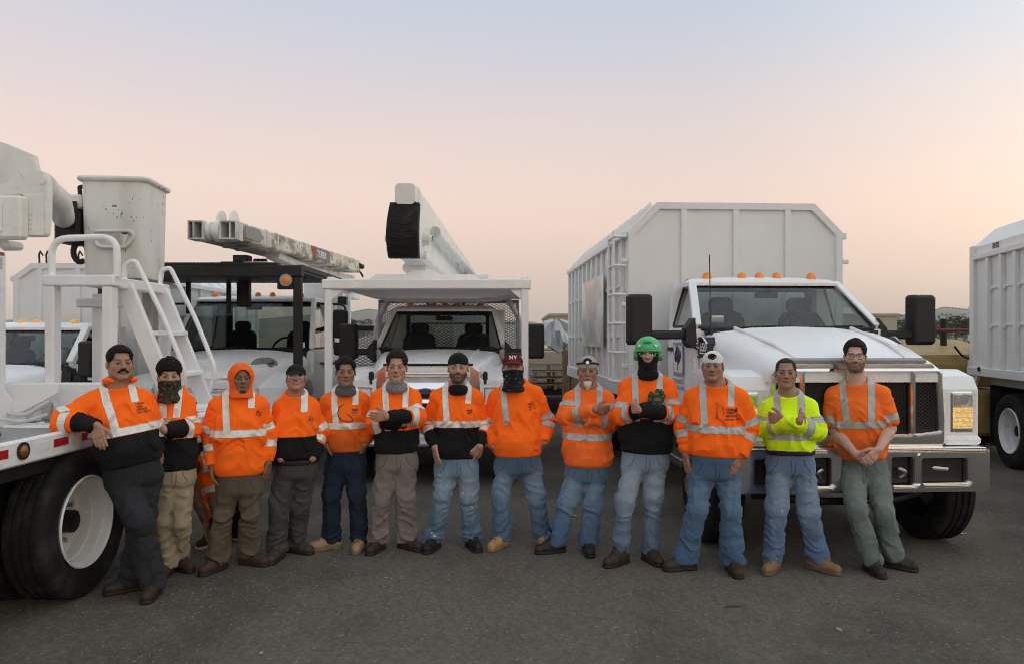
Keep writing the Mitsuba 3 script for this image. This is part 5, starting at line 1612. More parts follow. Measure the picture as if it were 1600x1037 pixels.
    for t in np.linspace(0, 1, 9):
        z = 3.305 - t * .64
        y = .04 - .10 * math.sin(math.pi * min(t * 1.0, 1) * .85)
        pads.append([(f0 - .01 - .03 * math.sin(t * 2.6), y + .16, z), (f0 - .01 - .03 * math.sin(t * 2.6), y, z), (f1 + .01, y, z), (f1 + .01, y + .16, z)])
    pd = V.add('rubber_pad', loft(pads), 'rubber', bm)
    V.add('pad_treads', [tube([(f0 + .02, .04 - .10 * math.sin(math.pi * t * .85) - .004, 3.305 - t * .64), ((f0 + f1) / 2, .04 - .10 * math.sin(math.pi * t * .85) - .008, 3.275 - t * .64), (f1 - .02, .04 - .10 * math.sin(math.pi * t * .85) - .004, 3.305 - t * .64)], .0035, 5) for t in np.linspace(.12, .9, 7)], 'black_paint', pd, kind='stuff')
    for xa, xb in ((f0 - .10, f0 + .02), (f1 - .02, f1 + .10)):
        V.add('pivot_pin', [cyl((xa, .36, 2.93), (xb, .36, 2.93), .085, 20), cyl((xa - .02 * (xa < -.3), .36, 2.93), (xb + .03 * (xa > -.3), .36, 2.93), .04, 12)], 'boom_white', bm)
    V.add('pivot_nut', cyl((f1 + .10, .36, 2.93), (f1 + .135, .36, 2.93), .03, 6), 'black_paint', bm)
    V.add('lower_pin', [cyl((f1 - .02, .42, 2.74), (f1 + .06, .42, 2.74), .055, 16)], 'boom_white', bm)
    cy = V.add('boom_cylinder', tube([(.02, .75, 3.05), (.05, 1.2, 3.02), (.29, 4.6, 2.84)], [.055, .06, .06], 14), 'boom_white', bm)
    V.add('cylinder_end', cyl((.015, .66, 3.055), (.02, .76, 3.05), .068, 14), 'worn_paint', cy)
    V.add('lower_boom', loft([sec(.9, -.42, -.13, 2.565, 2.70, .04), sec(6.3, -.08, .28, 2.45, 2.58, .04)]), 'boom_white', bm)
    V.add('boom_decal', [quad((-.02 + .0667 * (y - 1.6) + .006, y, z), (-.02 + .0667 * (y + .35 - 1.6) + .006, y + .35, z - .03), (-.02 + .0667 * (y + .35 - 1.6) + .006, y + .35, z + .10), (-.02 + .0667 * (y - 1.6) + .006, y, z + .13)) for y, z in ((2.2, 3.03), (3.2, 2.93), (4.2, 2.84))], 'letter_grey', bm)
    V.add('turret', [cyl((.13, 6.5, 1.2), (.13, 6.5, 2.7), .35, 24), box(-.25, .5, 6.2, 6.9, 2.4, 3.0)], W)
    V.add('spare_bucket', box(.62, 1.0, 3.4, 3.9, 2.42, 2.62, .04), 'bucket_paint')
    by = V.add('utility_body', [box(-1.15, 1.15, 3.35, 7.4, .75, 1.45)], W)
    for s in (-1, 1):
        for i in range(4):
            V.add('locker_door', box(*sorted((s * 1.152, s * 1.17)), 3.5 + i * .95, 4.38 + i * .95, .82, 1.40, .006), W, by)
        wheel(V, s * .98, 5.9, .45, .25, s, 'in')
    V.add('chassis', [box(-.45, -.35, .3, 7.3, .45, .65), box(.35, .45, .3, 7.3, .45, .65), box(-.35, .35, .3, 1.4, .5, 1.1)], 'black_paint')
    V.add('front_axle', cyl((-.85, .78, .45), (.85, .78, .45), .06, 12), 'black_paint')


# ------------------------------------------------------------------ the truck with the black rack
def bucket_truck_black_rack():
    V = Veh('bucket_truck', 'white bucket truck with a black cab rack and dirty lattice boom lying on top', 'truck', (-3.98, 9.30), 0)
    W = 'white_paint'
    V.add('bumper', box(-1.08, 1.08, 0, .2, .45, .75, .03), W)
    gx = .0
    sur = shapely.Polygon([(-.42, .72), (.42, .72), (.50, 1.18), (.46, 1.24), (-.46, 1.24), (-.50, 1.18)])
    gk = V.add('grille', puff(sur.difference(sur.buffer(-.05)), 'y', .22, .10, .02), 'chrome')
    V.add('grille_backing', prism(sur.buffer(-.02), 'y', .2, .24), 'black_paint', gk)
    for z in np.arange(.80, 1.2, .065):
        V.add('grille_bar', box(-.42, .42, .115, .19, z, z + .028, .008), W, gk)
    secs = []
    for y, w, zt, r, cr in ((.10, .50, 1.20, .06, .03), (.13, .56, 1.26, .10, .04), (.26, .66, 1.35, .16, .05), (.75, .86, 1.44, .20, .07), (1.15, .95, 1.50, .2, .07), (1.5, 1.0, 1.53, .2, .05)):
        secs.append(shell_section(w, 1.10 if y < .2 else .80, zt, y, cr, r))
    hd = V.add('hood', loft(secs), W, smooth=40)
    el_ = [(.13 * math.cos(a), .16 + .0, 1.285 + .034 * math.sin(a)) for a in np.arange(28) * 2 * np.pi / 28]
    bk = V.add('hood_badge', loft([[(x * f, y + dy, 1.285 + (z - 1.285) * f) for x, y, z in el_] for dy, f in ((.10, 1), (.0, 1), (-.012, .93))]), 'chrome', hd)
    V.add('badge_field', loft([[(x * .86, y + dy, 1.285 + (z - 1.285) * .75) for x, y, z in el_] for dy in (-.010, -.0145)]), 'decal_blue', bk)
    text_on(V, 'badge_lettering', 'FREIGHTLINER', .022, (0, .1450, 1.275), (1, 0, 0), (0, 0, 1), 'letter_white', bk)
    V.add('hood_intake', [box(-.30, .0, .42, .47, 1.445, 1.462), box(-.28, -.02, .415, .425, 1.432, 1.446)], W, hd)
    for s in (-1, 1):
        vs = V.add('hood_vent', loft([[(s * .64 + .14 * math.cos(a) * f + s * .02, .52 + .22 * math.cos(a) * f * .6 + .05, 1.40 + .075 * math.sin(a) * f + (.02 if f < 1 else 0)) for a in np.arange(20) * 2 * np.pi / 20] for f in (1, .9)]), 'grey_trim', hd)
        V.add('vent_slats', [beam((s * .53, .50 + dz, 1.365 + dz), (s * .77, .60 + dz, 1.365 + dz), .012, .010, r=.002) for dz in np.arange(0, .09, .02)], 'black_plastic', vs, kind='stuff')
        arch = shapely.Polygon([(.25, .70), (1.5, .70), (1.5, 1.22), (1.1, 1.28), (.55, 1.26), (.25, 1.10)]).difference(shapely.Point(.98, .5).buffer(.60, 24))
        V.add('fender', puff(arch, 'x', s * .70, s * 1.10, .10, 5), W)
        hl = V.add('headlight', loft([[(s * (.62 + dx * f), .24 + .5 * (dx + .1) ** 2 * 4 + dy, 1.03 + dz * f) for dx, dz in ((-.06, -.06), (.18, -.05), (.30, .02), (.28, .09), (.10, .08), (-.06, .04))] for dy, f in ((.02, 1.05), (-.03, 1.0), (-.045, .85))]), 'clear_plastic')
        wheel(V, s * .98, .98, .50, .28, s, 'out', W)
        V.add('fuel_tank', lathe([(0, 2.4), (.28, 2.4), (.30, 2.43), (.30, 3.1), (.28, 3.13), (0, 3.13)], 'y', 28, (s * .85, 0, .62)), 'steel')
        for i in range(2):
            V.add('cab_step', box(*sorted((s * .95, s * 1.12)), 1.7, 2.3, .42 + .3 * i, .46 + .3 * i), 'steel')
    cab(V, 1.58, 1.56, 1.0, 2.10, 2.32, .885, 3.15, .80, roof_lights=5, wheel_x=-.0 + .48, seats=(-.48, .5))
    for s in (-1, 1):
        k = V.add('mirror', box(s * 1.37 - .11, s * 1.37 + .11, 1.85, 1.97, 1.74, 2.17, .03), 'black_plastic')
        V.add('small_mirror', box(s * 1.37 - .10, s * 1.37 + .10, 1.84, 1.95, 1.48, 1.68, .03), 'black_plastic', k)
        V.add('mirror_hoop', tube(fillet([(s * 1.02, 1.92, 2.26), (s * 1.44, 1.93, 2.25), (s * 1.44, 1.93, 1.36), (s * 1.04, 1.92, 1.36)], .10), .018, 8), 'black_plastic', k)
        V.add('mirror_glass', box(s * 1.37 - .095, s * 1.37 + .095, 1.972, 1.976, 1.77, 2.14, 0), 'mirror_face', k)
    text_on(V, 'door_lettering', 'TREE SERVICE', .06, (1.06, 2.35, 1.28), (0, 1, 0), (0, 0, 1), 'letter_grey')
    text_on(V, 'door_number', '320', .09, (1.06, 2.35, 1.02), (0, 1, 0), (0, 0, 1), 'decal_blue')
    V.add('screen_sticker', box(.86, .92, 1.575, 1.580, 1.60, 1.68, 0), 'white_tape')
    K = 'black_paint'
    rk = V.add('cab_rack', [box(-1.28, -1.18, .04, .14, .60, 2.519)], K)
    V.add('rack_post', box(1.20, 1.30, .04, .14, .60, 2.519), K, rk)
    V.add('front_beam', [box(-1.30, 1.31, .02, .16, 2.52, 2.66), box(-1.05, 1.0, .05, .20, 2.66, 2.70)], K, rk)
    V.add('rack_roof', box(-1.28, 1.30, .165, 1.75, 2.56, 2.60), K, rk)
    V.add('side_beam', [box(-1.28, -1.20, .165, 1.9, 2.605, 2.68), box(1.22, 1.30, .165, 2.3, 2.605, 2.68)], K, rk)
    V.add('support_post', [box(x - .03, x + .03, 1.66, 1.72, 2.10, 2.56) for x in (-.85, -.25)] + [box(-.10, .08, 1.6, 1.72, 2.2, 2.56)], K, rk)
    V.add('grab_loop', tube(fillet([(-.95, .10, 2.64), (-.95, .10, 2.84), (-.80, .10, 2.84), (-.80, .10, 2.64)], .05), .016, 8), K, rk)
    lt = V.add('work_light', cyl((1.12, .04, 2.47), (1.12, .00, 2.47), .078, 24), 'grey_steel', rk)
    V.add('amber_lamp', lathe([(0, -.012), (.04, -.010), (.053, -.004), (.055, .01)], 'y', 24, (1.12, -.002, 2.47)), 'amber_lens', lt)
    V.add('lamp_bracket', box(1.0, 1.20, .03, .13, 2.36, 2.52), K, rk)
    # the boom along the roof
    def X(px_, d):
        return (px_ - 800) * d / F_PX + 3.98
    ya, yb = -.25, 4.9
    xa0, xa1, xb0, xb1 = X(293, 9.05), X(369, 9.05), X(500, 14.2) + .0, X(563, 14.2)
    xb0 = xb1 - (xa1 - xa0) * .95
    za0, za1, zb0, zb1 = 2.955, 3.185, 2.99, 3.23

    def bsec(t, i=0.0):
        x0, x1 = xa0 + (xb0 - xa0) * t + i, xa1 + (xb1 - xa1) * t - i
        z0, z1 = za0 + (zb0 - za0) * t + i, za1 + (zb1 - za1) * t - i
        y = ya + (yb - ya) * t
        r = .02
        return [(x0 + r, y, z0), (x1 - r, y, z0), (x1, y, z0 + r), (x1, y, z1 - r), (x1 - r, y, z1), (x0 + r, y, z1), (x0, y, z1 - r), (x0, y, z0 + r)]
    bm = V.add('boom', loft([bsec(t) for t in (.045, .2, .4, .6, .8, 1)]), 'boom_paint', label='weathered boom beam')
    V.add('boom_joint', [loft([[(q[0] * 1 + (.012 if q[0] > (xa0 + (xb0 - xa0) * t + .1) else -.012), q[1], q[2] + (.01 if q[2] > 3.08 else -.01)) for q in bsec(t + d)] for d in (0, .006)]) for t in (.17, .24)], 'worn_paint', bm)
    wd = xa1 - xa0
    for x0, x1 in ((xa0, xa0 + .19), (xa1 - .21, xa1)):
        ring = shapely.box(x0, za0, x1, za1)
        ch = V.add('channel_end', prism(ring.difference(shapely.box(x0 + .016, za0 + .016, x1 - .016, za1 - .016)), 'y', ya, ya + .25), 'worn_paint', bm)
        V.add('channel_web', box(x0 + (.06 if x0 == xa0 else .12), x0 + (.075 if x0 == xa0 else .135), ya + .004, ya + .24, za0 + .017, za1 - .017, 0), 'worn_paint', ch)
        V.add('channel_back', box(x0 + .017, x1 - .017, ya + .20, ya + .24, za0 + .017, za1 - .017, 0), 'grey_trim', ch)
    cxm = (xa0 + .19 + xa1 - .21) / 2
    V.add('rotator', [lathe([(.0, -.10), (.10, -.10), (.115, -.09), (.115, -.035), (.09, -.03), (.09, .0), (.135, .01), (.14, .09), (.0, .095)], 'x', 28, (cxm, ya + .13, (za0 + za1) / 2))], 'boom_white', bm)
    V.add('sheave_guard', [lathe([(.02, -.012), (.155, -.012), (.16, 0), (.155, .012), (.02, .012)], 'x', 28, (x, ya + .42, za1 + .035)) for x in (cxm - .03, cxm + .13)], 'boom_white', bm)
    V.add('access_hatch', loft([[(xa1 + (xb1 - xa1) * t - .005 + o, ya + (yb - ya) * t, z) for t, z in ((.045, za0 + .05), (.12, za0 + .04), (.15, za0 + .11), (.12, za1 - .02), (.045, za1 - .03))] for o in (0, .02)]), 'grey_trim', bm)
    ux = unit_(np.array([xb1 - xa1, yb - ya, 0]))
    def side(t, z):
        return np.array([xa1 + (xb1 - xa1) * t + .004, ya + (yb - ya) * t, z])
    sp = V.add('boom_label', quad(side(.53, 3.00) + [.003, 0, 0], side(.66, 3.00) + [.003, 0, 0], side(.66, 3.19) + [.003, 0, 0], side(.53, 3.19) + [.003, 0, 0]), 'label_grey', bm)
    V.add('label_red', quad(side(.49, 3.19) + [.004, 0, 0], side(.515, 3.0) + [.004, 0, 0], side(.53, 3.0) + [.004, 0, 0], side(.53, 3.19) + [.004, 0, 0]), 'letter_red', sp)
    text_on(V, 'boom_lettering', 'TEREX', .10, side(.595, 3.045) + [.006, 0, 0], ux, (0, 0, 1), 'letter_white', sp)
    V.add('boom_tip', [cyl(side(.985, 3.12), side(1.02, 3.12), .05, 14), cyl(side(1.0, 3.0), side(1.03, 2.93), .02, 8)], K, bm)
    V.add('under_strut', [beam(side(.55, 2.88) - [.25, 0, 0], side(1.0, 2.90) - [.15, 0, 0], .08, .06), beam(side(.3, 2.93) - [.2, 0, 0], side(.55, 2.86) - [.25, 0, 0], .2, .10), beam(side(.75, 2.72) - [.2, 0, 0], side(.78, 2.97) - [.2, 0, 0], .05, .05)], 'worn_paint', bm)
    ped = V.add('boom_pedestal', [box(.02 - .38, .28, 1.55, 1.62, 2.70, 2.80), box(-.30, .16, 1.5, 1.68, 2.80, 2.86), box(-.12, .10, 1.5, 1.7, 2.86, 2.955), box(.18, .36, 1.5, 1.6, 2.70, 2.90)], K, rk)
    V.add('pedestal_arch', [tube([(x + .11 * math.cos(a), 1.56, 2.69 + .07 * math.sin(a)) for a in np.linspace(0, math.pi, 9)], .02, 6) for x in (-.24, -.02, .2)], K, ped)
    V.add('deck_beam', [beam((.60, .4, 2.72), (1.15, 4.9, 2.72), .35, .05), beam((.7, 2.6, 2.78), (1.0, 4.6, 2.80), .12, .08)], 'worn_paint', rk)
    V.add('turret', [cyl((.4, 5.2, 1.2), (.4, 5.2, 2.9), .35, 24), box(-.0, .9, 4.75, 5.6, 2.5, 2.9)], W)
    by = V.add('utility_body', box(-1.18, 1.18, 3.4, 8.0, .8, 1.5), W)
    for i in range(4):
        V.add('locker_door', box(1.182, 1.20, 3.5 + i * 1.05, 4.5 + i * 1.05, .86, 1.45, .006), W, by)
    V.add('tail_lamp', box(1.182, 1.21, 3.42, 3.49, 1.0, 1.35), 'red_lens', by)
    V.add('rear_upright', [box(1.05, 1.16, 3.5, 3.6, 1.5, 2.5), box(.98, 1.10, 3.25, 3.45, 2.18, 2.50)], W, by)
    V.add('control_block', [box(1.02, 1.16, 3.2, 3.34, 2.30, 2.44), cyl((1.09, 3.18, 2.36), (1.09, 3.1, 2.36), .04, 10)], K, by)
    for s in (-1, 1):
        wheel(V, s * 1.0, 6.4, .50, .27, s, 'in')
    V.add('chassis', [box(-.45, -.35, .3, 7.8, .5, .72), box(.35, .45, .3, 7.8, .5, .72), box(-.35, .35, .4, 1.5, .55, 1.15)], K)
    V.add('front_axle', cyl((-.9, .98, .5), (.9, .98, .5), .06, 12), K)


# ------------------------------------------------------------------ pickup based chip truck at the far left, and one more behind it
def small_chip_truck(loc, yaw, label, y_box, zs, zr, ch, box_len, half=1.2, lit=True, hw_cab=.83):
    V = Veh('chip_truck', label, 'truck', loc, yaw)
    W = 'white_paint'
    V.add('bumper', box(-1.0, 1.0, 0, .16, .40, .66, .03), 'chrome')
    out = shapely.box(-.58, .70, .58, 1.16)
    gk = V.add('grille', puff(out.difference(shapely.box(-.5, .75, .5, 1.12)), 'y', .16, .03, .02), 'chrome')
    V.add('grille_backing', box(-.5, .5, .14, .2, .72, 1.14, 0), 'black_paint', gk)
    for z in (.80, .92, 1.04):
        V.add('grille_bar', box(-.5, .5, .05, .13, z, z + .05, .012), 'chrome', gk)
    secs = [shell_section(w, 1.0 if y < .1 else .66, zt, y, cr, r) for y, w, zt, r, cr in ((.05, .58, 1.13, .06, .03), (.08, .64, 1.18, .10, .035), (.3, .70, 1.24, .14, .04), (.8, .76, 1.33, .15, .05), (1.45, .83, 1.41, .14, .03))]
    V.add('hood', loft(secs), W, smooth=40)
    for s in (-1, 1):
        V.add('headlight', box(s * .72 - .1, s * .72 + .1, .05, .16, .80, 1.10, .03), 'clear_plastic')
        arch = shapely.Polygon([(.05, .62), (1.45, .62), (1.45, 1.14), (.9, 1.22), (.3, 1.16), (.05, 1.05)]).difference(shapely.Point(.74, .40).buffer(.48, 24))
        V.add('fender', puff(arch, 'x', s * .58, s * .98, .06, 5), W)
        wheel(V, s * .88, .74, .40, .24, s, 'out', W)
    cab(V, 1.50, 1.43, hw_cab, 2.05, 1.86, .70, 2.75, .60, roof_lights=0, wheel_x=.38)
    for x in (np.array((-.95, -.32, 0, .32, .95)) * .52 if lit else ()):
        rl = V.add('roof_light', lathe([(.0, .052), (.022, .048), (.040, .034), (.048, .012), (.05, -.03)], 'z', 16, (x, 2.20, 1.925)), 'roof_lamp_lit', label='lit amber roof lamp')
        scene[rl]['emitter'] = {'type': 'area', 'radiance': rgb(.9, .45, .10)}
    for sg in (-1, 1):
        k = tow_mirror(V, sg, sg * 1.12, 1.42, 1.50, sg * .88, 1.27, w=.17, h=.42)
    V.add('mirror_bracket', [box(.865, .90, 1.62, 1.70, 1.18, 1.26), box(.88, 1.12, 1.45, 1.53, 1.20, 1.25)], 'black_plastic')
    chip_box(V, y_box, y_box + box_len, half, 1.05, zs, zr, ch, ribs=9, front_bars=(-.3, 0, .3))
    for s in (-1, 1):
        wheel(V, s * .98, y_box + 2.2, .42, .25, s, 'in')
    V.add('chassis', [box(-.45, -.35, .3, y_box, .42, .62), box(.35, .45, .3, y_box, .42, .62), box(-.35, .35, .3, 1.4, .45, .95)], 'black_paint')
    V.add('branch_hooks', [tube([(x, y_box + .03, zr), (x, y_box + .02, zr + .12), (x + .05, y_box - .03, zr + .16), (x + .10, y_box - .05, zr + .10)], .012, 6) for x in (-.55, -.45, .0, .1, .55, .62)], 'black_paint', kind='stuff')
    return V


# ------------------------------------------------------------------ chip truck cut by the right edge of the picture
def chip_truck_edge():
    V = Veh('chip_truck', 'white chip truck by the right edge, only its hinged box and wheel showing', 'truck', (7.12, 6.30), -12.0)
    hw = 1.2
    y1 = 4.55
    # the rear left corner of its box stands at (-hw, y1)
    bx = V.add('chip_box', prism([(-hw, 1.30), (-hw, 3.08), (-hw + .30, 3.36), (hw - .30, 3.36), (hw, 3.08), (hw, 1.30)], 'y', .04, y1), 'box_paint')
    V.add('corner_post', box(-hw - .05, -hw + .12, y1 - .14, y1 + .01, 1.22, 3.10, .01), 'box_paint', bx)
    V.add('top_rail', box(-hw - .07, -hw, .06, y1 - .145, 2.88, 2.96, .006), 'box_paint', bx)
    V.add('roof_flashing', box(-hw - .012, -hw, .06, y1 - .145, 2.965, 3.08, .003), 'box_paint', bx)
    V.add('sill_rail', box(-hw - .08, -hw + .02, .06, y1 + .02, 1.20, 1.32, .006), 'box_paint', bx)
    ys = np.arange(y1 - .62, .1, -.42)
    for y in ys:
        V.add('side_rib', box(-hw - .06, -hw, y - .04, y + .04, 1.325, 2.875, .008), 'box_paint', bx)
    for i, y in enumerate(ys[:-1]):
        for z in (1.90, 2.43):
            V.add('stiffener', [box(-hw - .025, -hw, y - .37, y - .05, z, z + .035, .004), box(-hw - .035, -hw, y - .08, y - .045, z - .03, z + .02, .004)], 'box_paint', bx)
    vt = V.add('air_vent', box(-hw - .02, -hw - .012, y1 - .95, y1 - .70, 2.975, 3.07, .003), 'box_paint', bx)
    V.add('vent_slots', [box(-hw - .024, -hw - .0205, y1 - .93 + dy, y1 - .84 + dy, z, z + .014, 0) for z in (2.985, 3.005, 3.025, 3.045) for dy in (0, .11)], 'black_paint', vt, kind='stuff')
    for z in (1.34, 1.72, 2.14):
        h = V.add('door_hinge', [box(-hw - .03, -hw + .05, y1 + .012, y1 + .13, z, z + .07, .008), box(-hw - .05, -hw + .01, y1 + .02, y1 + .09, z - .02, z - .002)], 'box_paint', bx)
        V.add('hinge_pin', cyl((-hw + .0, y1 + .07, z - .05), (-hw + .0, y1 + .07, z + .10), .018, 8), 'black_paint', h)
    V.add('tail_gate', box(-hw + .04, hw - .04, y1 + .012, y1 + .06, 1.32, 3.06), 'box_paint', bx)
    V.add('gate_foot', prism([(y1 - .34, 1.20), (y1 + .01, 1.20), (y1 + .01, 1.06), (y1 - .05, .98), (y1 - .14, .98)], 'x', -hw - .06, -hw - .02), 'box_paint', bx)
    V.add('side_marker', cyl((-hw - .062, y1 - .06, 1.12), (-hw - .075, y1 - .06, 1.12), .04, 16), 'red_lens', bx)
    V.add('sill_lamp', cyl((-hw - .082, y1 - .45, 1.30), (-hw - .10, y1 - .45, 1.30), .035, 14), 'black_paint', bx)
    V.add('chassis_rail', [box(-.45, -.35, 0, y1 - .05, .85, 1.10), box(.35, .45, 0, y1 - .05, .85, 1.10)], 'black_paint')
    V.add('subframe', box(-hw + .05, hw - .05, .1, y1 - .5, 1.08, 1.20), 'grey_steel')
    V.add('mud_flap', box(-hw + .02, -hw + .60, y1 - .55, y1 - .53, .22, 1.08), 'rubber')
    for s in (-1, 1):
        wheel(V, s * 1.06, y1 - 1.15, .50, .28, s, 'in')
        wheel(V, s * .73, y1 - 1.15, .50, .28, s, 'in')
    V.add('rear_axle', cyl((-.9, y1 - 1.15, .5), (.9, y1 - 1.15, .5), .09, 12), 'black_paint')
# ------------------------------------------------------------------ the near bucket truck on the left
def bucket_truck_near():
    V = Veh('bucket_truck', 'near white bucket truck with flat deck, big twin tyres and worn white bucket', 'truck', (0, 0), 0)
    W = 'white_paint'
    X0 = -2.90          # plane of the deck's side
    dk = V.add('deck', box(-5.2, X0 - .02, 2.2, 5.10, 1.03, 1.135, .01), W)
    V.add('side_rail', [box(X0 - .03, X0 + .02, 2.2, 5.10, 1.00, 1.150, .012)], W, dk)
    V.add('end_rail', box(-5.2, X0 - .032, 5.065, 5.10, 1.00, 1.148, .01), W, dk)
    V.add('rail_underside', box(-5.2, X0 - .05, 2.25, 5.05, .90, 1.028), 'black_paint', dk)
    V.add('tread_plate', lattice((-4.3, 2.6, 1.1375), (1.36, 0, 0), (0, 2.4, 0), .05, .03, .007), 'grey_steel', dk, kind='stuff')
    for y in (2.95, 3.35, 3.75, 4.13, 4.70, 5.0):
        V.add('red_reflector', box(X0 + .0205, X0 + .0235, y - .075, y + .075, 1.062, 1.112, 0), 'red_tape', dk)
    for y in (3.15, 3.55, 3.92, 4.52, 4.86):
        V.add('white_reflector', box(X0 + .0205, X0 + .0230, y - .06, y + .06, 1.062, 1.112, 0), 'white_tape', dk)
    ml = V.add('side_marker', cyl((X0 + .018, 4.33, 1.085), (X0 + .032, 4.33, 1.085), .052, 24), 'black_plastic', dk)
    V.add('marker_lens', lathe([(0, .022), (.02, .018), (.036, .006), (.037, .0)], 'x', 20, (X0 + .026, 4.33, 1.085)), 'amber_dim', ml)
    wheel(V, X0 + .03 - .14, 5.12 - .12, .505, .28, 1, 'in', 'wheel_white')
    wheel(V, X0 + .03 - .14 - .36, 5.12 - .12, .505, .28, 1, 'in', 'wheel_white')
    wheel(V, -5.0, 5.0, .505, .28, -1, 'in', 'wheel_white')
    V.add('axle', cyl((-5.0, 5.0, .505), (X0 - .35, 5.0, .505), .10, 14), 'black_paint')
    V.add('chassis_rail', [box(-4.45, -4.33, 1.9, 8.8, .70, .93), box(-3.60, -3.48, 1.9, 8.8, .70, .93)], 'black_paint')
    V.add('leaf_spring', [box(-3.42, -3.34, 4.3, 5.7, .62 + .03 * i, .645 + .03 * i) for i in range(4)], 'black_paint', kind='stuff')
    V.add('mud_flap', box(-3.5, X0 - .02, 5.72, 5.74, .30, .98), 'rubber')
    # cab corner / turret column at the very edge of the picture
    col = V.add('turret_column', box(-4.60, -3.55, 4.30, 5.20, 1.14, 2.38, .04), W)
    V.add('column_window', box(-3.552, -3.543, 4.62, 5.06, 1.72, 2.14, .0), 'grey_trim', col)
    V.add('column_face', box(-4.5, -3.62, 4.285, 4.302, 1.25, 2.3, .005), W, col)
    lb = V.add('warning_label', box(-3.5495, -3.546, 4.86, 5.14, 2.22, 2.34, 0), 'white_tape', col)
    V.add('label_band', box(-3.5457, -3.5440, 4.86, 5.14, 2.315, 2.34, 0), 'letter_red', lb)
    V.add('label_text', [box(-3.5457, -3.5440, 4.88 + dy, 4.94 + dy, z, z + .007, 0) for dy in (0, .09, .18) for z in np.arange(2.225, 2.305, .014)], 'letter_grey', lb, kind='stuff')
    V.add('column_brace', prism([(4.5, 1.14), (5.3, 1.14), (5.3, 1.20), (4.9, 1.55), (4.5, 1.6)], 'x', -3.53, -3.50), W, col)
    # equipment frame behind the deck: posts, cross pieces and the low box
    fr = V.add('stair_frame', [box(-3.465, -3.395, 5.45, 5.55, 1.0, 2.13), box(-3.40, -3.32, 5.95, 6.03, 1.0, 2.10), box(-3.04, -2.97, 5.45, 5.55, 1.14, 2.128), box(-3.05, -2.97, 6.34, 6.42, .7, 2.17)], W)
    V.add('frame_top', [box(-3.48, -2.95, 5.44, 5.56, 2.13, 2.21), box(-3.06, -2.96, 5.565, 6.37, 2.12, 2.20), box(-3.5, -3.06, 5.9, 5.98, 1.99, 2.06)], W, fr)
    V.add('deck_grate', lattice((-3.50, 5.56, 2.165), (.44, 0, 0), (0, .78, 0), .06, .04, .008), 'grey_steel', fr, kind='stuff')
    V.add('frame_foot', box(-5.0, -2.95, 5.20, 5.34, .96, 1.135), W, fr)
    V.add('low_panel', [prism([(-3.95, 1.14), (-3.62, 1.14), (-3.20, 1.36), (-3.20, 1.42), (-4.6, 1.42), (-4.6, 1.14)], 'y', 5.18, 5.20), box(-4.6, -3.0, 5.35, 5.45, 1.14, 1.42, .01)], W, fr)
    V.add('guard_rail', tube(fillet([(-3.44, 5.50, 2.20), (-3.44, 5.50, 2.485), (-2.95, 5.50, 2.50), (-2.95, 5.50, 2.20)], .13, 7), .025, 10), W, fr)
    top0, bot0 = np.array([-3.0, 5.70, 2.15]), np.array([-2.585, 5.70, 1.13])
    top1, bot1 = np.array([-3.0, 6.28, 2.15]), np.array([-2.585, 6.28, 1.13])
    st = V.add('access_stair', beam(top0, bot0, .05, .125, up=(1, 0, .4)), W)
    V.add('stringer', beam(top1, bot1, .05, .125, up=(1, 0, .4)), W, st)
    for t in (.36, .68, .96):
        q0, q1 = top0 + (bot0 - top0) * t, top1 + (bot1 - top1) * t
        V.add('stair_tread', box(q0[0] - .10, q0[0] + .10, q0[1] + .027, q1[1] - .027, q0[2] - .018, q0[2] + .018, .004), W, st)
    for (q0, q1) in ((top0, bot0), (top1, bot1)):
        d = unit_(q1 - q0)
        u = np.array([.16, 0, .10])
        V.add('hand_rail', tube(fillet([q0 + [0, 0, .03], q0 + [0, 0, .16], q0 + [.08, 0, .20], q0 + d * .35 + u, q0 + d * .85 + u, q0 + d * 1.02], .10, 7), .0185, 10), W, st)
    # hose on the deck and the things lying there
    V.add('hose', [tube(fillet([(-3.25, 5.16, 1.30), (-3.4, 5.12, 1.20), (-3.52, 5.10, 1.24), (-3.62, 5.12, 1.18)],   .08), .015, 8), tube(fillet([(-3.22, 5.1, 1.22), (-3.36, 5.06, 1.17), (-3.5, 5.0, 1.20)], .05), .012, 8)], 'hose_grey', dk)
    V.add('latch', box(-3.30, -3.22, 5.15, 5.178, 1.17, 1.30), 'steel', dk)
    # rear bumper with tail tape, far end
    rb = V.add('rear_step', box(-3.05, -2.40, 5.60, 6.42, .94, 1.15, .012), W)
    V.add('step_bracket', [box(-3.4, -3.05, y, y + .08, .96, 1.06) for y in (5.7, 6.25)], W, rb)
    V.add('tail_tape_red', box(-2.68, -2.41, 5.594, 5.598, 1.085, 1.14, 0), 'red_tape', rb)
    V.add('tail_tape_white', box(-2.68, -2.41, 5.594, 5.598, .95, 1.084, 0), 'white_tape', rb)
    V.add('rear_frame', [box(-4.5, -4.35, 5.6, 7.6, .80, .95), box(-3.0, -2.86, 6.4, 7.6, .80, .95)], W)
    # the boom knuckle and the bucket
    W2 = 'boom_white'
    up = V.add('upper_boom', loft([[(x, y, z) for x, z in ((xc - .22, zc - h), (xc + .22, zc - h), (xc + .22, zc + h), (xc - .22, zc + h))] for xc, y, zc, h in ((-4.55, 4.4, 3.60, .26), (-4.28, 5.64, 3.08, .20))]), W2)

    def kp(x, y, d=5.62):
        return ((x - CX) * d / F_PX, EYE + (CY - y) * d / F_PX)
    p1 = [kp(*q) for q in ((-60, 205), (0, 221), (46, 240), (52, 266), (30, 282), (-10, 297), (-60, 310))]
    V.add('knuckle_plate', puff(p1, 'y', 5.72, 5.66, .015), W2, up)
    bx_, bz_ = kp(38, 260)
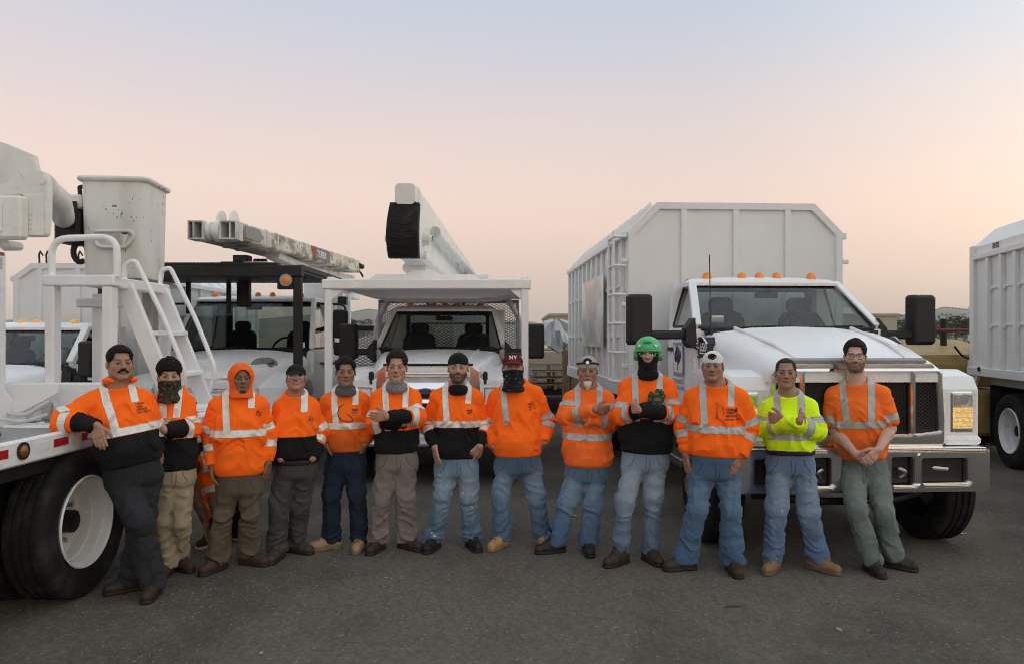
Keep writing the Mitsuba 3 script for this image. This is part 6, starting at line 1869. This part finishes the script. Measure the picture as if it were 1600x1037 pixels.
    V.add('knuckle_boss', cyl((bx_, 5.66, bz_), (bx_, 5.650, bz_), .070, 28), W2, up)
    V.add('boss_ring', tube([(bx_ + .070 * math.cos(a), 5.656, bz_ + .070 * math.sin(a)) for a in np.arange(28) * 2 * np.pi / 28], .006, 6, closed=True), W2, up)
    p2 = [kp(*q) for q in ((-60, 306), (0, 292), (32, 279), (60, 267), (72, 270), (77, 284), (77, 330), (74, 366), (70, 370), (42, 370), (40, 306), (0, 310), (-60, 318))]
    kb = V.add('knuckle_arm', puff(p2, 'y', 5.66, 5.58, .015), W2, up)
    ax_, az_ = kp(71, 284)
    V.add('arm_pin', cyl((ax_, 5.585, az_), (ax_, 5.57, az_), .030, 20), W2, kb)
    q0, q1 = kp(43, 370), kp(74, 306)
    V.add('arm_panel', box(q0[0], q1[0], 5.565, 5.58, q0[1], q1[1], .006), W2, kb)
    V.add('panel_louvres', [box(q0[0] + .01, q0[0] + .07, 5.555, 5.566, z, z + .008, 0) for z in np.linspace(q0[1] + .05, q0[1] + .16, 4)], W2, kb, kind='stuff')
    q0, q1 = kp(-60, 374, 5.5), kp(36, 306, 5.5)
    V.add('valve_box', box(q0[0], q1[0], 5.47, 5.578, q0[1], q1[1], .02), W2, kb)
    V.add('valve_cover', box(q0[0], q1[0] - .13, 5.455, 5.472, q0[1] + .05, q1[1] - .05, .005), W2, kb)
    V.add('cover_screws', [cyl((q1[0] - .19, 5.457, z), (q1[0] - .19, 5.445, z), .009, 8) for z in (q0[1] + .09, q1[1] - .12)], 'black_paint', kb, kind='stuff')
    q0, q1 = kp(-30, 388, 5.6), kp(12, 374, 5.6)
    V.add('valve_foot', box(q0[0], q1[0], 5.6, 5.8, q0[1], q1[1] - .004, .02), W2, kb)
    V.add('bucket_arm', tube([(-3.62, 5.67, 2.92), (-3.95, 6.4, 2.93), (-4.40, 7.22, 2.92)], [.10, .11, .10], 20), W2, up)
    V.add('bucket_mount', [box(-4.52, -4.25, 7.26, 7.62, 3.02, 3.16, .02), box(-4.44, -4.30, 7.2, 7.235, 2.86, 2.98)], W2, up)
    bk_ = V.add('bucket_controls', box(-4.52, -4.262, 7.24, 7.60, 2.68, 3.018, .03), 'black_plastic', up)
    V.add('control_levers', [cyl((x, 7.22, 2.94), (x, 7.22, 3.08), .022, 10) for x in (-4.37, -4.29)], 'black_plastic', bk_)
    V.add('control_hose', [tube([(-4.31 + .07 * math.cos(a), 7.35, 2.60 + .10 * math.sin(a)) for a in np.linspace(0, 5.2, 14)], .028, 8), tube(fillet([(-4.28, 7.3, 3.10), (-4.29, 7.3, 3.24), (-4.26, 7.3, 3.24)], .03), .02, 8)], 'black_plastic', bk_)
    # bucket: rounded tapering tub with a lip and a moulded step
    c = np.array([-3.945, 7.52])

    def tub(w, d, z, r, n=6):
        pts = []
        for sx, sy, a0 in ((1, -1, -90), (1, 1, 0), (-1, 1, 90), (-1, -1, 180)):
            for a in np.linspace(a0, a0 + 90, n):
                t = math.radians(a)
                pts.append((sx * (w / 2 - r) + r * math.cos(t), sy * (d / 2 - r) + r * math.sin(t)))
        ca, sa = math.cos(math.radians(6)), math.sin(math.radians(6))
        return [(c[0] + x * ca - y * sa, c[1] + x * sa + y * ca, z) for x, y in pts]
    S = [tub(.50, .50, 2.315, .10), tub(.58, .57, 2.335, .10), tub(.600, .59, 2.40, .10), tub(.620, .61, 3.27, .075), tub(.68, .67, 3.285, .08), tub(.695, .685, 3.305, .08), tub(.68, .67, 3.325, .08), tub(.60, .59, 3.325, .07), tub(.585, .575, 3.29, .07), tub(.56, .55, 2.42, .08)]
    bu = V.add('bucket', loft(S), 'bucket_paint', smooth=35, label='worn white fibreglass bucket')
    ca, sa = math.cos(math.radians(6)), math.sin(math.radians(6))

    def on(x, z, o=0.0):
        y = -.306 - o
        return np.array([c[0] + x * ca - y * sa, c[1] + x * sa + y * ca, z])
    V.add('moulded_step', [tube(fillet([on(-.18, 2.72), on(-.13, 2.63, .01), on(.13, 2.63, .01), on(.20, 2.74), on(.17, 2.79, .01), on(-.18, 2.785, .01), on(-.18, 2.72)], .05), .018, 8)], 'bucket_paint', bu)
    V.add('step_hollow', hull([on(-.15, 2.775, .012), on(.15, 2.775, .012), on(.11, 2.65, .003), on(-.11, 2.65, .003), on(-.15, 2.775, -.01), on(.15, 2.775, -.01), on(.11, 2.65, -.01), on(-.11, 2.65, -.01)]), 'worn_paint', bu)
    V.add('chipped_edge', hull([on(.08, 2.775, .016), on(.15, 2.775, .016), on(.13, 2.755, .014), on(.10, 2.76, .014), on(.08, 2.775, 0), on(.15, 2.775, 0)]), 'black_paint', bu)
    return V


def deck_things():
    t = Veh('clipboard_case', 'dark blue case lying flat on the white deck edge', 'case', (0, 0), 0)
    t.add('case_body', box(-3.30, -3.08, 3.85, 4.45, 1.152, 1.185, .01), 'decal_blue')
    t.add('case_handle', tube(fillet([(-3.07, 4.0, 1.17), (-3.03, 4.0, 1.17), (-3.03, 4.25, 1.17), (-3.07, 4.25, 1.17)], .02), .010, 6), 'black_plastic')
    t.add('case_latch', box(-3.082, -3.074, 4.3, 4.36, 1.158, 1.18), 'steel')


# ------------------------------------------------------------------ chippers, trailer, buildings
def wood_chipper(loc, yaw, label):
    V = Veh('wood_chipper', label, 'wood chipper', loc, yaw)
    Y = 'chipper_yellow'
    V.add('engine_hood', [hull([(x, y, z) for x, y, z in ((-.75, 0, 1.0), (.8, 0, 1.0), (-.62, .1, 1.48), (.8, .1, 1.50), (-.75, 1.6, 1.0), (.8, 1.6, 1.0), (-.55, 1.5, 1.72), (.8, 1.5, 1.72))])], Y)
    V.add('side_door', box(-.70, .75, -.03, .0, 1.02, 1.36, .01), Y)
    V.add('door_latch', [box(.28, .42, -.05, -.03, 1.26, 1.30), box(.33, .37, -.06, -.03, 1.22, 1.33)], 'black_paint')
    V.add('hopper_box', [box(-.95, -.45, -.25, .5, .72, 1.42, .03), box(-.90, -.78, -.30, .3, 1.1, 1.5, .02)], Y)
    V.add('fuel_tank', box(-.35, .75, -.12, .5, .62, .96, .04), Y)
    V.add('hydraulic_tank', box(-.05, .8, -.5, -.14, .32, .98, .05), Y)
    V.add('frame', [box(-1.0, .9, -.2, 1.7, .38, .5), box(-2.0, -.9, .5, .62, .38, .5)], 'black_paint')
    V.add('exhaust', tube([(.3, .9, 1.6), (.3, .9, 2.05)], .05, 12), 'black_paint')
    V.add('hose', tube(fillet([(.0, -.02, 1.62), (.12, -.04, 1.45), (.3, -.04, 1.42), (.6, -.04, 1.44)], .1), .016, 6), 'black_paint')
    V.add('control_bar', tube(fillet([(-.80, .2, 1.42), (-.80, .2, 1.72), (-.55, .15, 1.86), (.9, .15, 1.86)], .15), .022, 10), 'bar_red', label='red feed control bar')
    V.add('guard_rail', [beam((-.72, -.1, .95), (-.98, -.1, 1.5), .05, .03), beam((-.62, -.1, .95), (-.9, -.1, 1.5), .04, .03)], 'steel')
    for s in (-.6, 1.0):
        wheel(V, s + 0, 1.1, .36, .22, -1 if s < 0 else 1, 'in')


def background():
    # low tan building behind the yard
    B = thing('warehouse', 'long low tan building far behind the trucks', 'building')
    part(B, 'wall', box(3.1, 31.4, 60, 75, 0, 3.45, 0), 'tan_wall', smooth=False)
    part(B, 'parapet', box(3.0, 31.5, 59.9, 75.1, 3.45, 3.68, .02), 'tan_wall')
    part(B, 'wall_band', box(3.1, 31.4, 59.93, 59.99, .9, 1.2, 0), 'wood', smooth=False)
    for x in (4.4, 9, 14, 19, 24, 29):
        d = part(B, 'roll_door', box(x - 1.2, x + 1.2, 59.9, 59.985, .0, 2.6, 0), 'grey_trim', smooth=False)
    # long tan trailer seen between the trucks
    V = Veh('trailer', 'tan flat trailer with wooden side boards between the trucks', 'trailer', (1.15, 17.0), 0)
    V.add('top_beam', box(-1.1, .95, 0, .25, 1.12, 1.44, .02), 'tan_wall')
    V.add('deck_beam', box(-1.1, .95, .3, 5.0, 1.44, 1.52, .02), 'tan_wall')
    V.add('deck', box(-1.1, .95, .0, 5.0, .42, .56), 'black_paint')
    V.add('upright', [box(x - .04, x + .04, .02, .1, .56, 1.12) for x in (-1.0, -.3, .35, .9)], 'wood')
    V.add('axle', cyl((-.9, 1.0, .42), (.8, 1.0, .42), .06, 10), 'black_paint')
    for x in (-.95, .75):
        wheel(V, x, 1.0, .42, .22, -1 if x < 0 else 1, 'in')
    rng = np.random.default_rng(5)
    for k in range(3):
        P = Veh('pallet_stack', ('lowest wooden pallet of the stack on the tan trailer', 'middle wooden pallet of the stack on the tan trailer', 'topmost wooden pallet of the stack on the tan trailer')[k], 'pallet', (1.0, 16.7), float(rng.uniform(-4, 4)), 'pallets on the trailer')
        z = .56 + .15 * k
        for i in range(6):
            P.add('slat', box(-.52 + .0, .52, .12 + i * .15, .22 + i * .15, z + .10, z + .12, .003), 'wood')
        for x in (-.46, 0, .46):
            P.add('stringer', box(x - .03, x + .03, .12, 1.0, z, z + .098, .003), 'wood')
    L = Veh('plank_bundle', 'upright bundle of long weathered planks beside the chip truck box', 'planks', (1.02, 15.2), 0)
    for i in range(9):
        x = .03 + .055 * (i % 5) + rng.uniform(-.01, .01)
        y = .0 + .08 * (i // 5)
        h = 1.62 + rng.uniform(-.28, .08)
        L.add('plank', box(x, x + .042, y, y + .05, 0, h, .004), 'wood')
    S = Veh('wrapped_load', 'silver sheet wrapped over a load on top of upright planks', 'wrapped load', (1.02, 15.45), 0)
    w = []
    for zz, sx in ((1.45, .25), (1.6, .62), (1.85, .66), (2.06, .48), (2.1, .2)):
        ring = []
        for a in np.arange(24) * 2 * np.pi / 24:
            q = 1 + .16 * math.sin(a * 5 + zz * 9)
            ring.append((.08 + sx * .55 * math.cos(a) * q - .25 * (zz - 1.5), .25 + .3 * math.sin(a) * q, zz + .04 * math.sin(3 * a)))
        w.append(ring)
    S.add('sheet', loft(w), 'tarp_silver')
    S.add('post', box(.05, .15, .2, .3, 0, 1.5), 'wood')
    # mesh gate between the two bucket trucks
    G = Veh('mesh_gate', 'black framed mesh gate standing between the two bucket trucks', 'gate', (-2.62, 11.9), 0)
    fr = [box(0, .07, -.03, .03, .1, 1.92), box(.62, .69, -.03, .03, .1, 1.92), box(.0, .69, -.031, .031, 1.86, 1.94), box(.0, .69, -.031, .031, .1, .18), box(-.9, .0, -.03, .03, 1.86, 1.93)]
    G.add('frame', fr, 'black_paint')
    G.add('expanded_mesh', lattice((.07, 0, .18), (.55, 0, 0), (0, 0, 1.68), .085, .048, .016), 'grey_steel', kind='stuff')
    G.add('side_mesh', lattice((.72, .3, .18), (.3, .9, 0), (0, 0, 1.68), .085, .048, .014), 'black_paint', kind='stuff')


def leafy_tree(label, x, y, h, w, seed, trunk_h=.35, name='tree'):
    rng = np.random.default_rng(seed)
    k = thing(name, label, 'tree', None)
    limbs, tips = [], []
    top = np.array([x + rng.normal() * .3, y, h * .62])
    base = np.array([x, y, 0.0])
    limbs.append(tube([base, base * .5 + top * .5 + [rng.normal() * .2, 0, 0], top], [h * .03, h * .022, h * .01], 7))
    for i in range(8):
        a, t = rng.uniform(0, 2 * np.pi), rng.uniform(.35, 1)
        s0 = base + (top - base) * t
        e = s0 + np.array([math.cos(a) * w * rng.uniform(.25, .5), math.sin(a) * w * .4, h * rng.uniform(.1, .34)])
        limbs.append(tube([s0, (s0 + e) / 2 + [0, 0, h * .02], e], [h * .012, h * .008, h * .004], 5))
        tips.append(e)
    part(k, 'trunk', merge(limbs), 'bark', smooth=True)
    tips.append(top + [0, 0, h * .25])
    n = 1500
    cl = np.array(tips)[rng.integers(0, len(tips), n)]
    rad = w * .20
    off = rng.normal(size=(n, 3))
    off /= np.linalg.norm(off, axis=1, keepdims=True)
    off *= (rng.uniform(.25, 1, (n, 1)) ** .5) * rad * np.array([1.2, 1.2, .62])
    C = cl + off
    s = h * .030 * rng.uniform(.6, 1.4, (n, 1))
    d1, d2 = rng.normal(size=(n, 3)), rng.normal(size=(n, 3))
    d1 /= np.linalg.norm(d1, axis=1, keepdims=True)
    d2 -= (d2 * d1).sum(1, keepdims=True) * d1
    d2 /= np.linalg.norm(d2, axis=1, keepdims=True)
    v = np.stack([C - d1 * s, C + d2 * s * .6, C + d1 * s, C - d2 * s * .6], 1).reshape(-1, 3)
    i = np.arange(n)[:, None] * 4
    f = np.vstack([i + [0, 1, 2], i + [0, 2, 3]])
    part(k, 'crown', (v, f), 'leaf', smooth=False, kind='stuff')


def setting():
    mat('grey_steel', (.34, .34, .34), rough=.5, metal=.4)
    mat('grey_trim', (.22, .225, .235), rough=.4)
    mat('label_grey', (.16, .16, .16), rough=.5)
    mat('boom_white', white_paint((.70, .70, .67), (.42, .39, .33), .35), rough=.45)
    mat('wheel_white', white_paint((.71, .71, .69), (.48, .44, .38), .3), rough=.4)
    mat('amber_dim', (.20, .07, .01), rough=.2, coat=.7)
    def painted_glitter(p, n, uv):
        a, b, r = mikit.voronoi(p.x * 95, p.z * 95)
        return mikit.mix((.62, .33, .06), (.97, .80, .42), mikit.smoothstep(.25, .8, r))  # glints of the reflector facets painted into the lens colour
    mat('turn_lit', painted_glitter, rough=.15, coat=1.0)
    mat('roof_lamp_lit', (.85, .45, .08), rough=.2, coat=1.0)
    mat('bar_red', (.17, .028, .022), rough=.5)
    mat('hose_grey', (.5, .5, .5), rough=.5)
    mat('bark', (.05, .042, .035), rough=.95)
    scene['leaf'] = two({'type': 'diffuse', 'reflectance': mikit.proc(lambda p, n, uv: mikit.mix((.028, .036, .020), (.075, .082, .045), mikit.noise(p.x * 1.1, p.y * 1.1, p.z * 1.1)))})

    def asphalt(p, n, uv):
        big = mikit.fbm(p.x * .35, p.y * .35, 2.0, 4)
        mid = mikit.fbm(p.x * 2.2, p.y * 2.2, 7.0, 3)
        a, b, r = mikit.voronoi(p.x * 70, p.y * 70)
        a2, b2, r2 = mikit.voronoi(p.x * 31, p.y * 31)
        c = mikit.mix((.070, .062, .052), (.112, .100, .083), mikit.smoothstep(.3, .7, .55 * big + .45 * mid))
        st = mikit.smoothstep(.82, .97, r) * mikit.smoothstep(.55, .2, a)
        c = mikit.mix(c, (.17, .16, .145), st * .8)
        st2 = mikit.smoothstep(.93, .985, r2) * mikit.smoothstep(.36, .20, a2)
        c = mikit.mix(c, (.22, .205, .18), st2 * .7)
        fine = mikit.noise(p.x * 48, p.y * 36, 5.0)
        c = c * (.84 + .32 * fine)
        dk = mikit.smoothstep(.62, .8, mikit.fbm(p.x * 1.1 + 30, p.y * .8, 3.0, 4))
        return mikit.mix(c, (.030, .028, .025), dk * .35)

    def asphalt_h(p, n, uv):
        a, b, r = mikit.voronoi(p.x * 70, p.y * 70)
        return mikit.smoothstep(.6, .05, a) * (.4 + .6 * r) + .8 * mikit.fbm(p.x * 9, p.y * 9, 1.0, 3)
    mat('asphalt', asphalt, rough=.9, spec=.15, bump=(asphalt_h, .0045, 2e-3))
    mat('dry_ground', lambda p, n, uv: mikit.mix((.12, .105, .075), (.20, .175, .12), mikit.fbm(p.x * .02, p.y * .02, 0, 4)), rough=.95)
    g = np.array([[-6000, -60, -.02], [6000, -60, -.02], [6000, 4600, -.02], [-6000, 4600, -.02]], float)
    structure('ground', (g, np.array([[0, 1, 2], [0, 2, 3]])), 'dry_ground')
    nx, ny = 180, 180
    xs, ys = np.linspace(-45, 45, nx), np.linspace(-25, 70, ny)
    XX, YY = np.meshgrid(xs, ys, indexing='ij')
    ZZ = .004 * (meshkit.fbm(np.stack([XX * .5, YY * .5, XX * 0], -1), 3, 4) - .5)
    vv = np.stack([XX, YY, ZZ], -1).reshape(-1, 3)
    ii = (np.arange(nx - 1)[:, None] * ny + np.arange(ny - 1)[None]).reshape(-1, 1)
    structure('asphalt_yard', (vv, np.vstack([ii + [0, ny, ny + 1], ii + [0, ny + 1, 1]])), 'asphalt', smooth=True)
    # loose chips and bits of bark on the asphalt
    rng = np.random.default_rng(3)
    ms, ic = [], trimesh.creation.icosphere(subdivisions=0)
    iv, if_ = np.array(ic.vertices), np.array(ic.faces)
    for _ in range(2600):
        d = 3.0 + 9 * rng.uniform() ** 1.5
        x = rng.uniform(-.75, .75) * d
        s = .0022 + .0045 * rng.uniform() ** 3 + (.012 if rng.uniform() < .008 else 0)
        ms.append((iv * s * np.array([rng.uniform(.7, 1.8), rng.uniform(.6, 1.3), .6]) @ np.array([[math.cos(x * 9), math.sin(x * 9), 0], [-math.sin(x * 9), math.cos(x * 9), 0], [0, 0, 1]]) + [x, d, s * .3 + .001], if_))
    mat('grit_stone', lambda p, n, uv: mikit.mix((.05, .045, .04), (.25, .23, .20), mikit.smoothstep(.35, .8, mikit.noise(p.x * 40, p.y * 40, 0))), rough=.85)
    k = structure('gravel', merge(ms), 'grit_stone', kind='stuff', label='loose grit scattered over the dark asphalt')
    for i, (x, y, L, lab) in enumerate(((772, 770, .07, 'dark twig scrap on the asphalt behind the person with maroon cap'), (1145, 947, .05, 'small dark leaf scrap on the asphalt before the white capped person'), (1507, 834, .05, 'crumpled pale leaf beside the front tyre of the right truck'), (890, 805, .05, 'pale paper scrap on the asphalt between the blue jeans'), (602, 902, .02, 'white pebble on the asphalt before the grey trousered person'))):
        d = EYE * F_PX / (y - CY)
        p = px(x, y, d)
        k = thing('litter_scrap', lab, 'litter')
        n_ = np.random.default_rng(i)
        pts = n_.normal(size=(14, 3)) * np.array([L * .5, L * .22, L * .10])
        pts[:, 2] = np.abs(pts[:, 2]) + .0022
        scene[k] = mikit.ply((hull(pts + [p[0], p[1], 0])), 'bark' if i in (0, 1) else 'pale_leaf', smooth=False)
    mat('pale_leaf', (.38, .34, .28), rough=.9)
    # hills
    ang = np.radians(np.linspace(-52, 52, 260))
    tab_px = np.array([-900, 400, 505, 528, 536, 549, 560, 573, 600, 700, 820, 850, 900, 1100, 1330, 1367, 1400, 1440, 1457, 1475, 1490, 1519, 1560, 1700, 2200])
    tab_y = np.array([505, 498, 490, 480, 477, 488, 486, 483, 486, 494, 500, 505, 505, 500, 494, 491, 491, 492, 485, 479, 480.5, 483.5, 486, 494, 500])
    rows = []
    R = 3000.0
    for j, (rr, fac) in enumerate(((2300, 0.0), (2500, .35), (2750, .75), (3000, 1.0), (3400, .8), (4200, .3))):
        row = []
        for a in ang:
            p = CX + F_PX * math.tan(a)
            hgt = (CY - np.interp(p, tab_px, tab_y)) * R / F_PX
            x, y = math.tan(a) * rr, rr
            nz = float(meshkit.fbm(np.array([[x / 260, y / 260, 3.0]]), 5, 2)[0] - .5)
            row.append((x, y, -4 + (hgt + 4) * fac + nz * 45 * (fac > 0) * (1 if fac < 1 else .25)))
        rows.append(row)
    H = np.array(rows)
    m, n = H.shape[:2]
    ii = (np.arange(m - 1)[:, None] * n + np.arange(n - 1)[None]).reshape(-1, 1)
    mat('hill_scrub', lambda p, n, uv: mikit.mix((.10, .095, .055), (.045, .05, .032), mikit.fbm(p.x * .01, p.y * .01, p.z * .02, 4)), rough=.95)
    structure('hills', (H.reshape(-1, 3), np.vstack([ii + [0, 1, n + 1], ii + [0, n + 1, n]])), 'hill_scrub', smooth=True)
    # trees behind the yard
    rng = np.random.default_rng(11)
    spots = [(1395, 496, 130, 7), (1412, 494, 120, 8), (1475, 494, 110, 8.5), (1492, 498, 118, 8), (1512, 502, 125, 8), (1532, 504, 130, 8), (1448, 502, 135, 7), (1580, 500, 140, 9), (548, 498, 160, 6), (538, 500, 165, 5), (560, 500, 170, 6), (856, 508, 70, 3.0), (846, 512, 75, 3.2), (1428, 503, 118, 7)]
    names = ['grey green', 'dark', 'bushy', 'loose', 'flat topped', 'ragged', 'tall', 'broad', 'low', 'small', 'distant', 'dense', 'rounded', 'thin']
    where = ['behind the right truck mirror', 'right of the tan building', 'behind the yellow chipper', 'behind the yellow chipper, second from the left', 'against the hill near the edge truck', 'beside the hinges of the edge truck box', 'left of the red bar', 'behind the edge truck box', 'below the hill peak between the bucket trucks', 'left below the hill peak between the bucket trucks', 'right below the hill peak between the bucket trucks', 'by the tan wall in the gap', 'left in the gap beside the tan wall', 'between mirror and red bar']
    for i, ((x, y, d, w), nm, wh) in enumerate(zip(spots, names, where)):
        p = px(x, y, d)
        leafy_tree(f'{nm} tree {wh}', p[0], p[1], p[2], w, 40 + i)


# ------------------------------------------------------------------ the person bending down behind the others
def bending_person():
    s = Person(dict(D=6.25, label='person bent over behind the others, only an orange back and dark trousers showing', seed=14, head=(296, 722, 764), pitch=-60, color=(.90, .13, .015),
                    sl=(306, 722, .28), sr=(332, 716, .22), el=(307, 778, .30), wl=(322, 818, .30), er=(332, 775, .32), wr=(342, 820, .34), handl=((.1, -.1, -1), (1, 0, 0), .4, 1), handr=((0, -.1, -1), (-1, 0, 0), .4, 1),
                    hl=(352, 720), hr=(385, 722), kl=(345, 785, .10), kr=(372, 780, .1), fl=(334, 850, -.4, .9), fr_=(362, 842, .95, .3), build=dict(chest=.165, waist=.16, hem=.165, depth=.12), black=None, bands=(.16, .34), band=.2, braces=(None, None), tl=(.8, 1.3), tr=(.8, 1.3),
                    pants=(.014, .014, .016), fade=None, boots=(.045, .018, .018), sole=(.45, .42, .38), skin=(.20, .11, .075), leg=.95, ankle=.066, knee=.068, hem_drop=.03))
    s.build_all()
    hair(s, thick=.012)


setting()
background()
bucket_truck_near()
deck_things()
bucket_truck_black_rack()
bucket_truck_middle()
chip_truck_right()
small_chip_truck((-6.05, 7.15), 0, 'white chip truck with lit amber roof lamps behind the stair frame', 3.1, 2.60, 2.78, .25, 4.6, half=.90)
chip_truck_edge()
wood_chipper((6.72, 11.2), -4, 'yellow wood chipper with red bar between the two right hand trucks')
build_people()
bending_person()

# ------------------------------------------------------------------ the evening air
scene['haze_air'] = {'type': 'homogeneous', 'albedo': {'type': 'rgb', 'value': [.93, .94, .96]}, 'sigma_t': HAZE}
scene['haze'] = {'type': 'cube', 'to_world': T4().translate([0, 2200, 79]).scale([6200, 2500, 80.2]), 'bsdf': {'type': 'null'}, 'interior': {'type': 'ref', 'id': 'haze_air'}}
scene['camera']['medium'] = {'type': 'ref', 'id': 'haze_air'}
labels['haze'] = {'kind': 'stuff', 'label': 'thin evening haze over the yard and hills'}
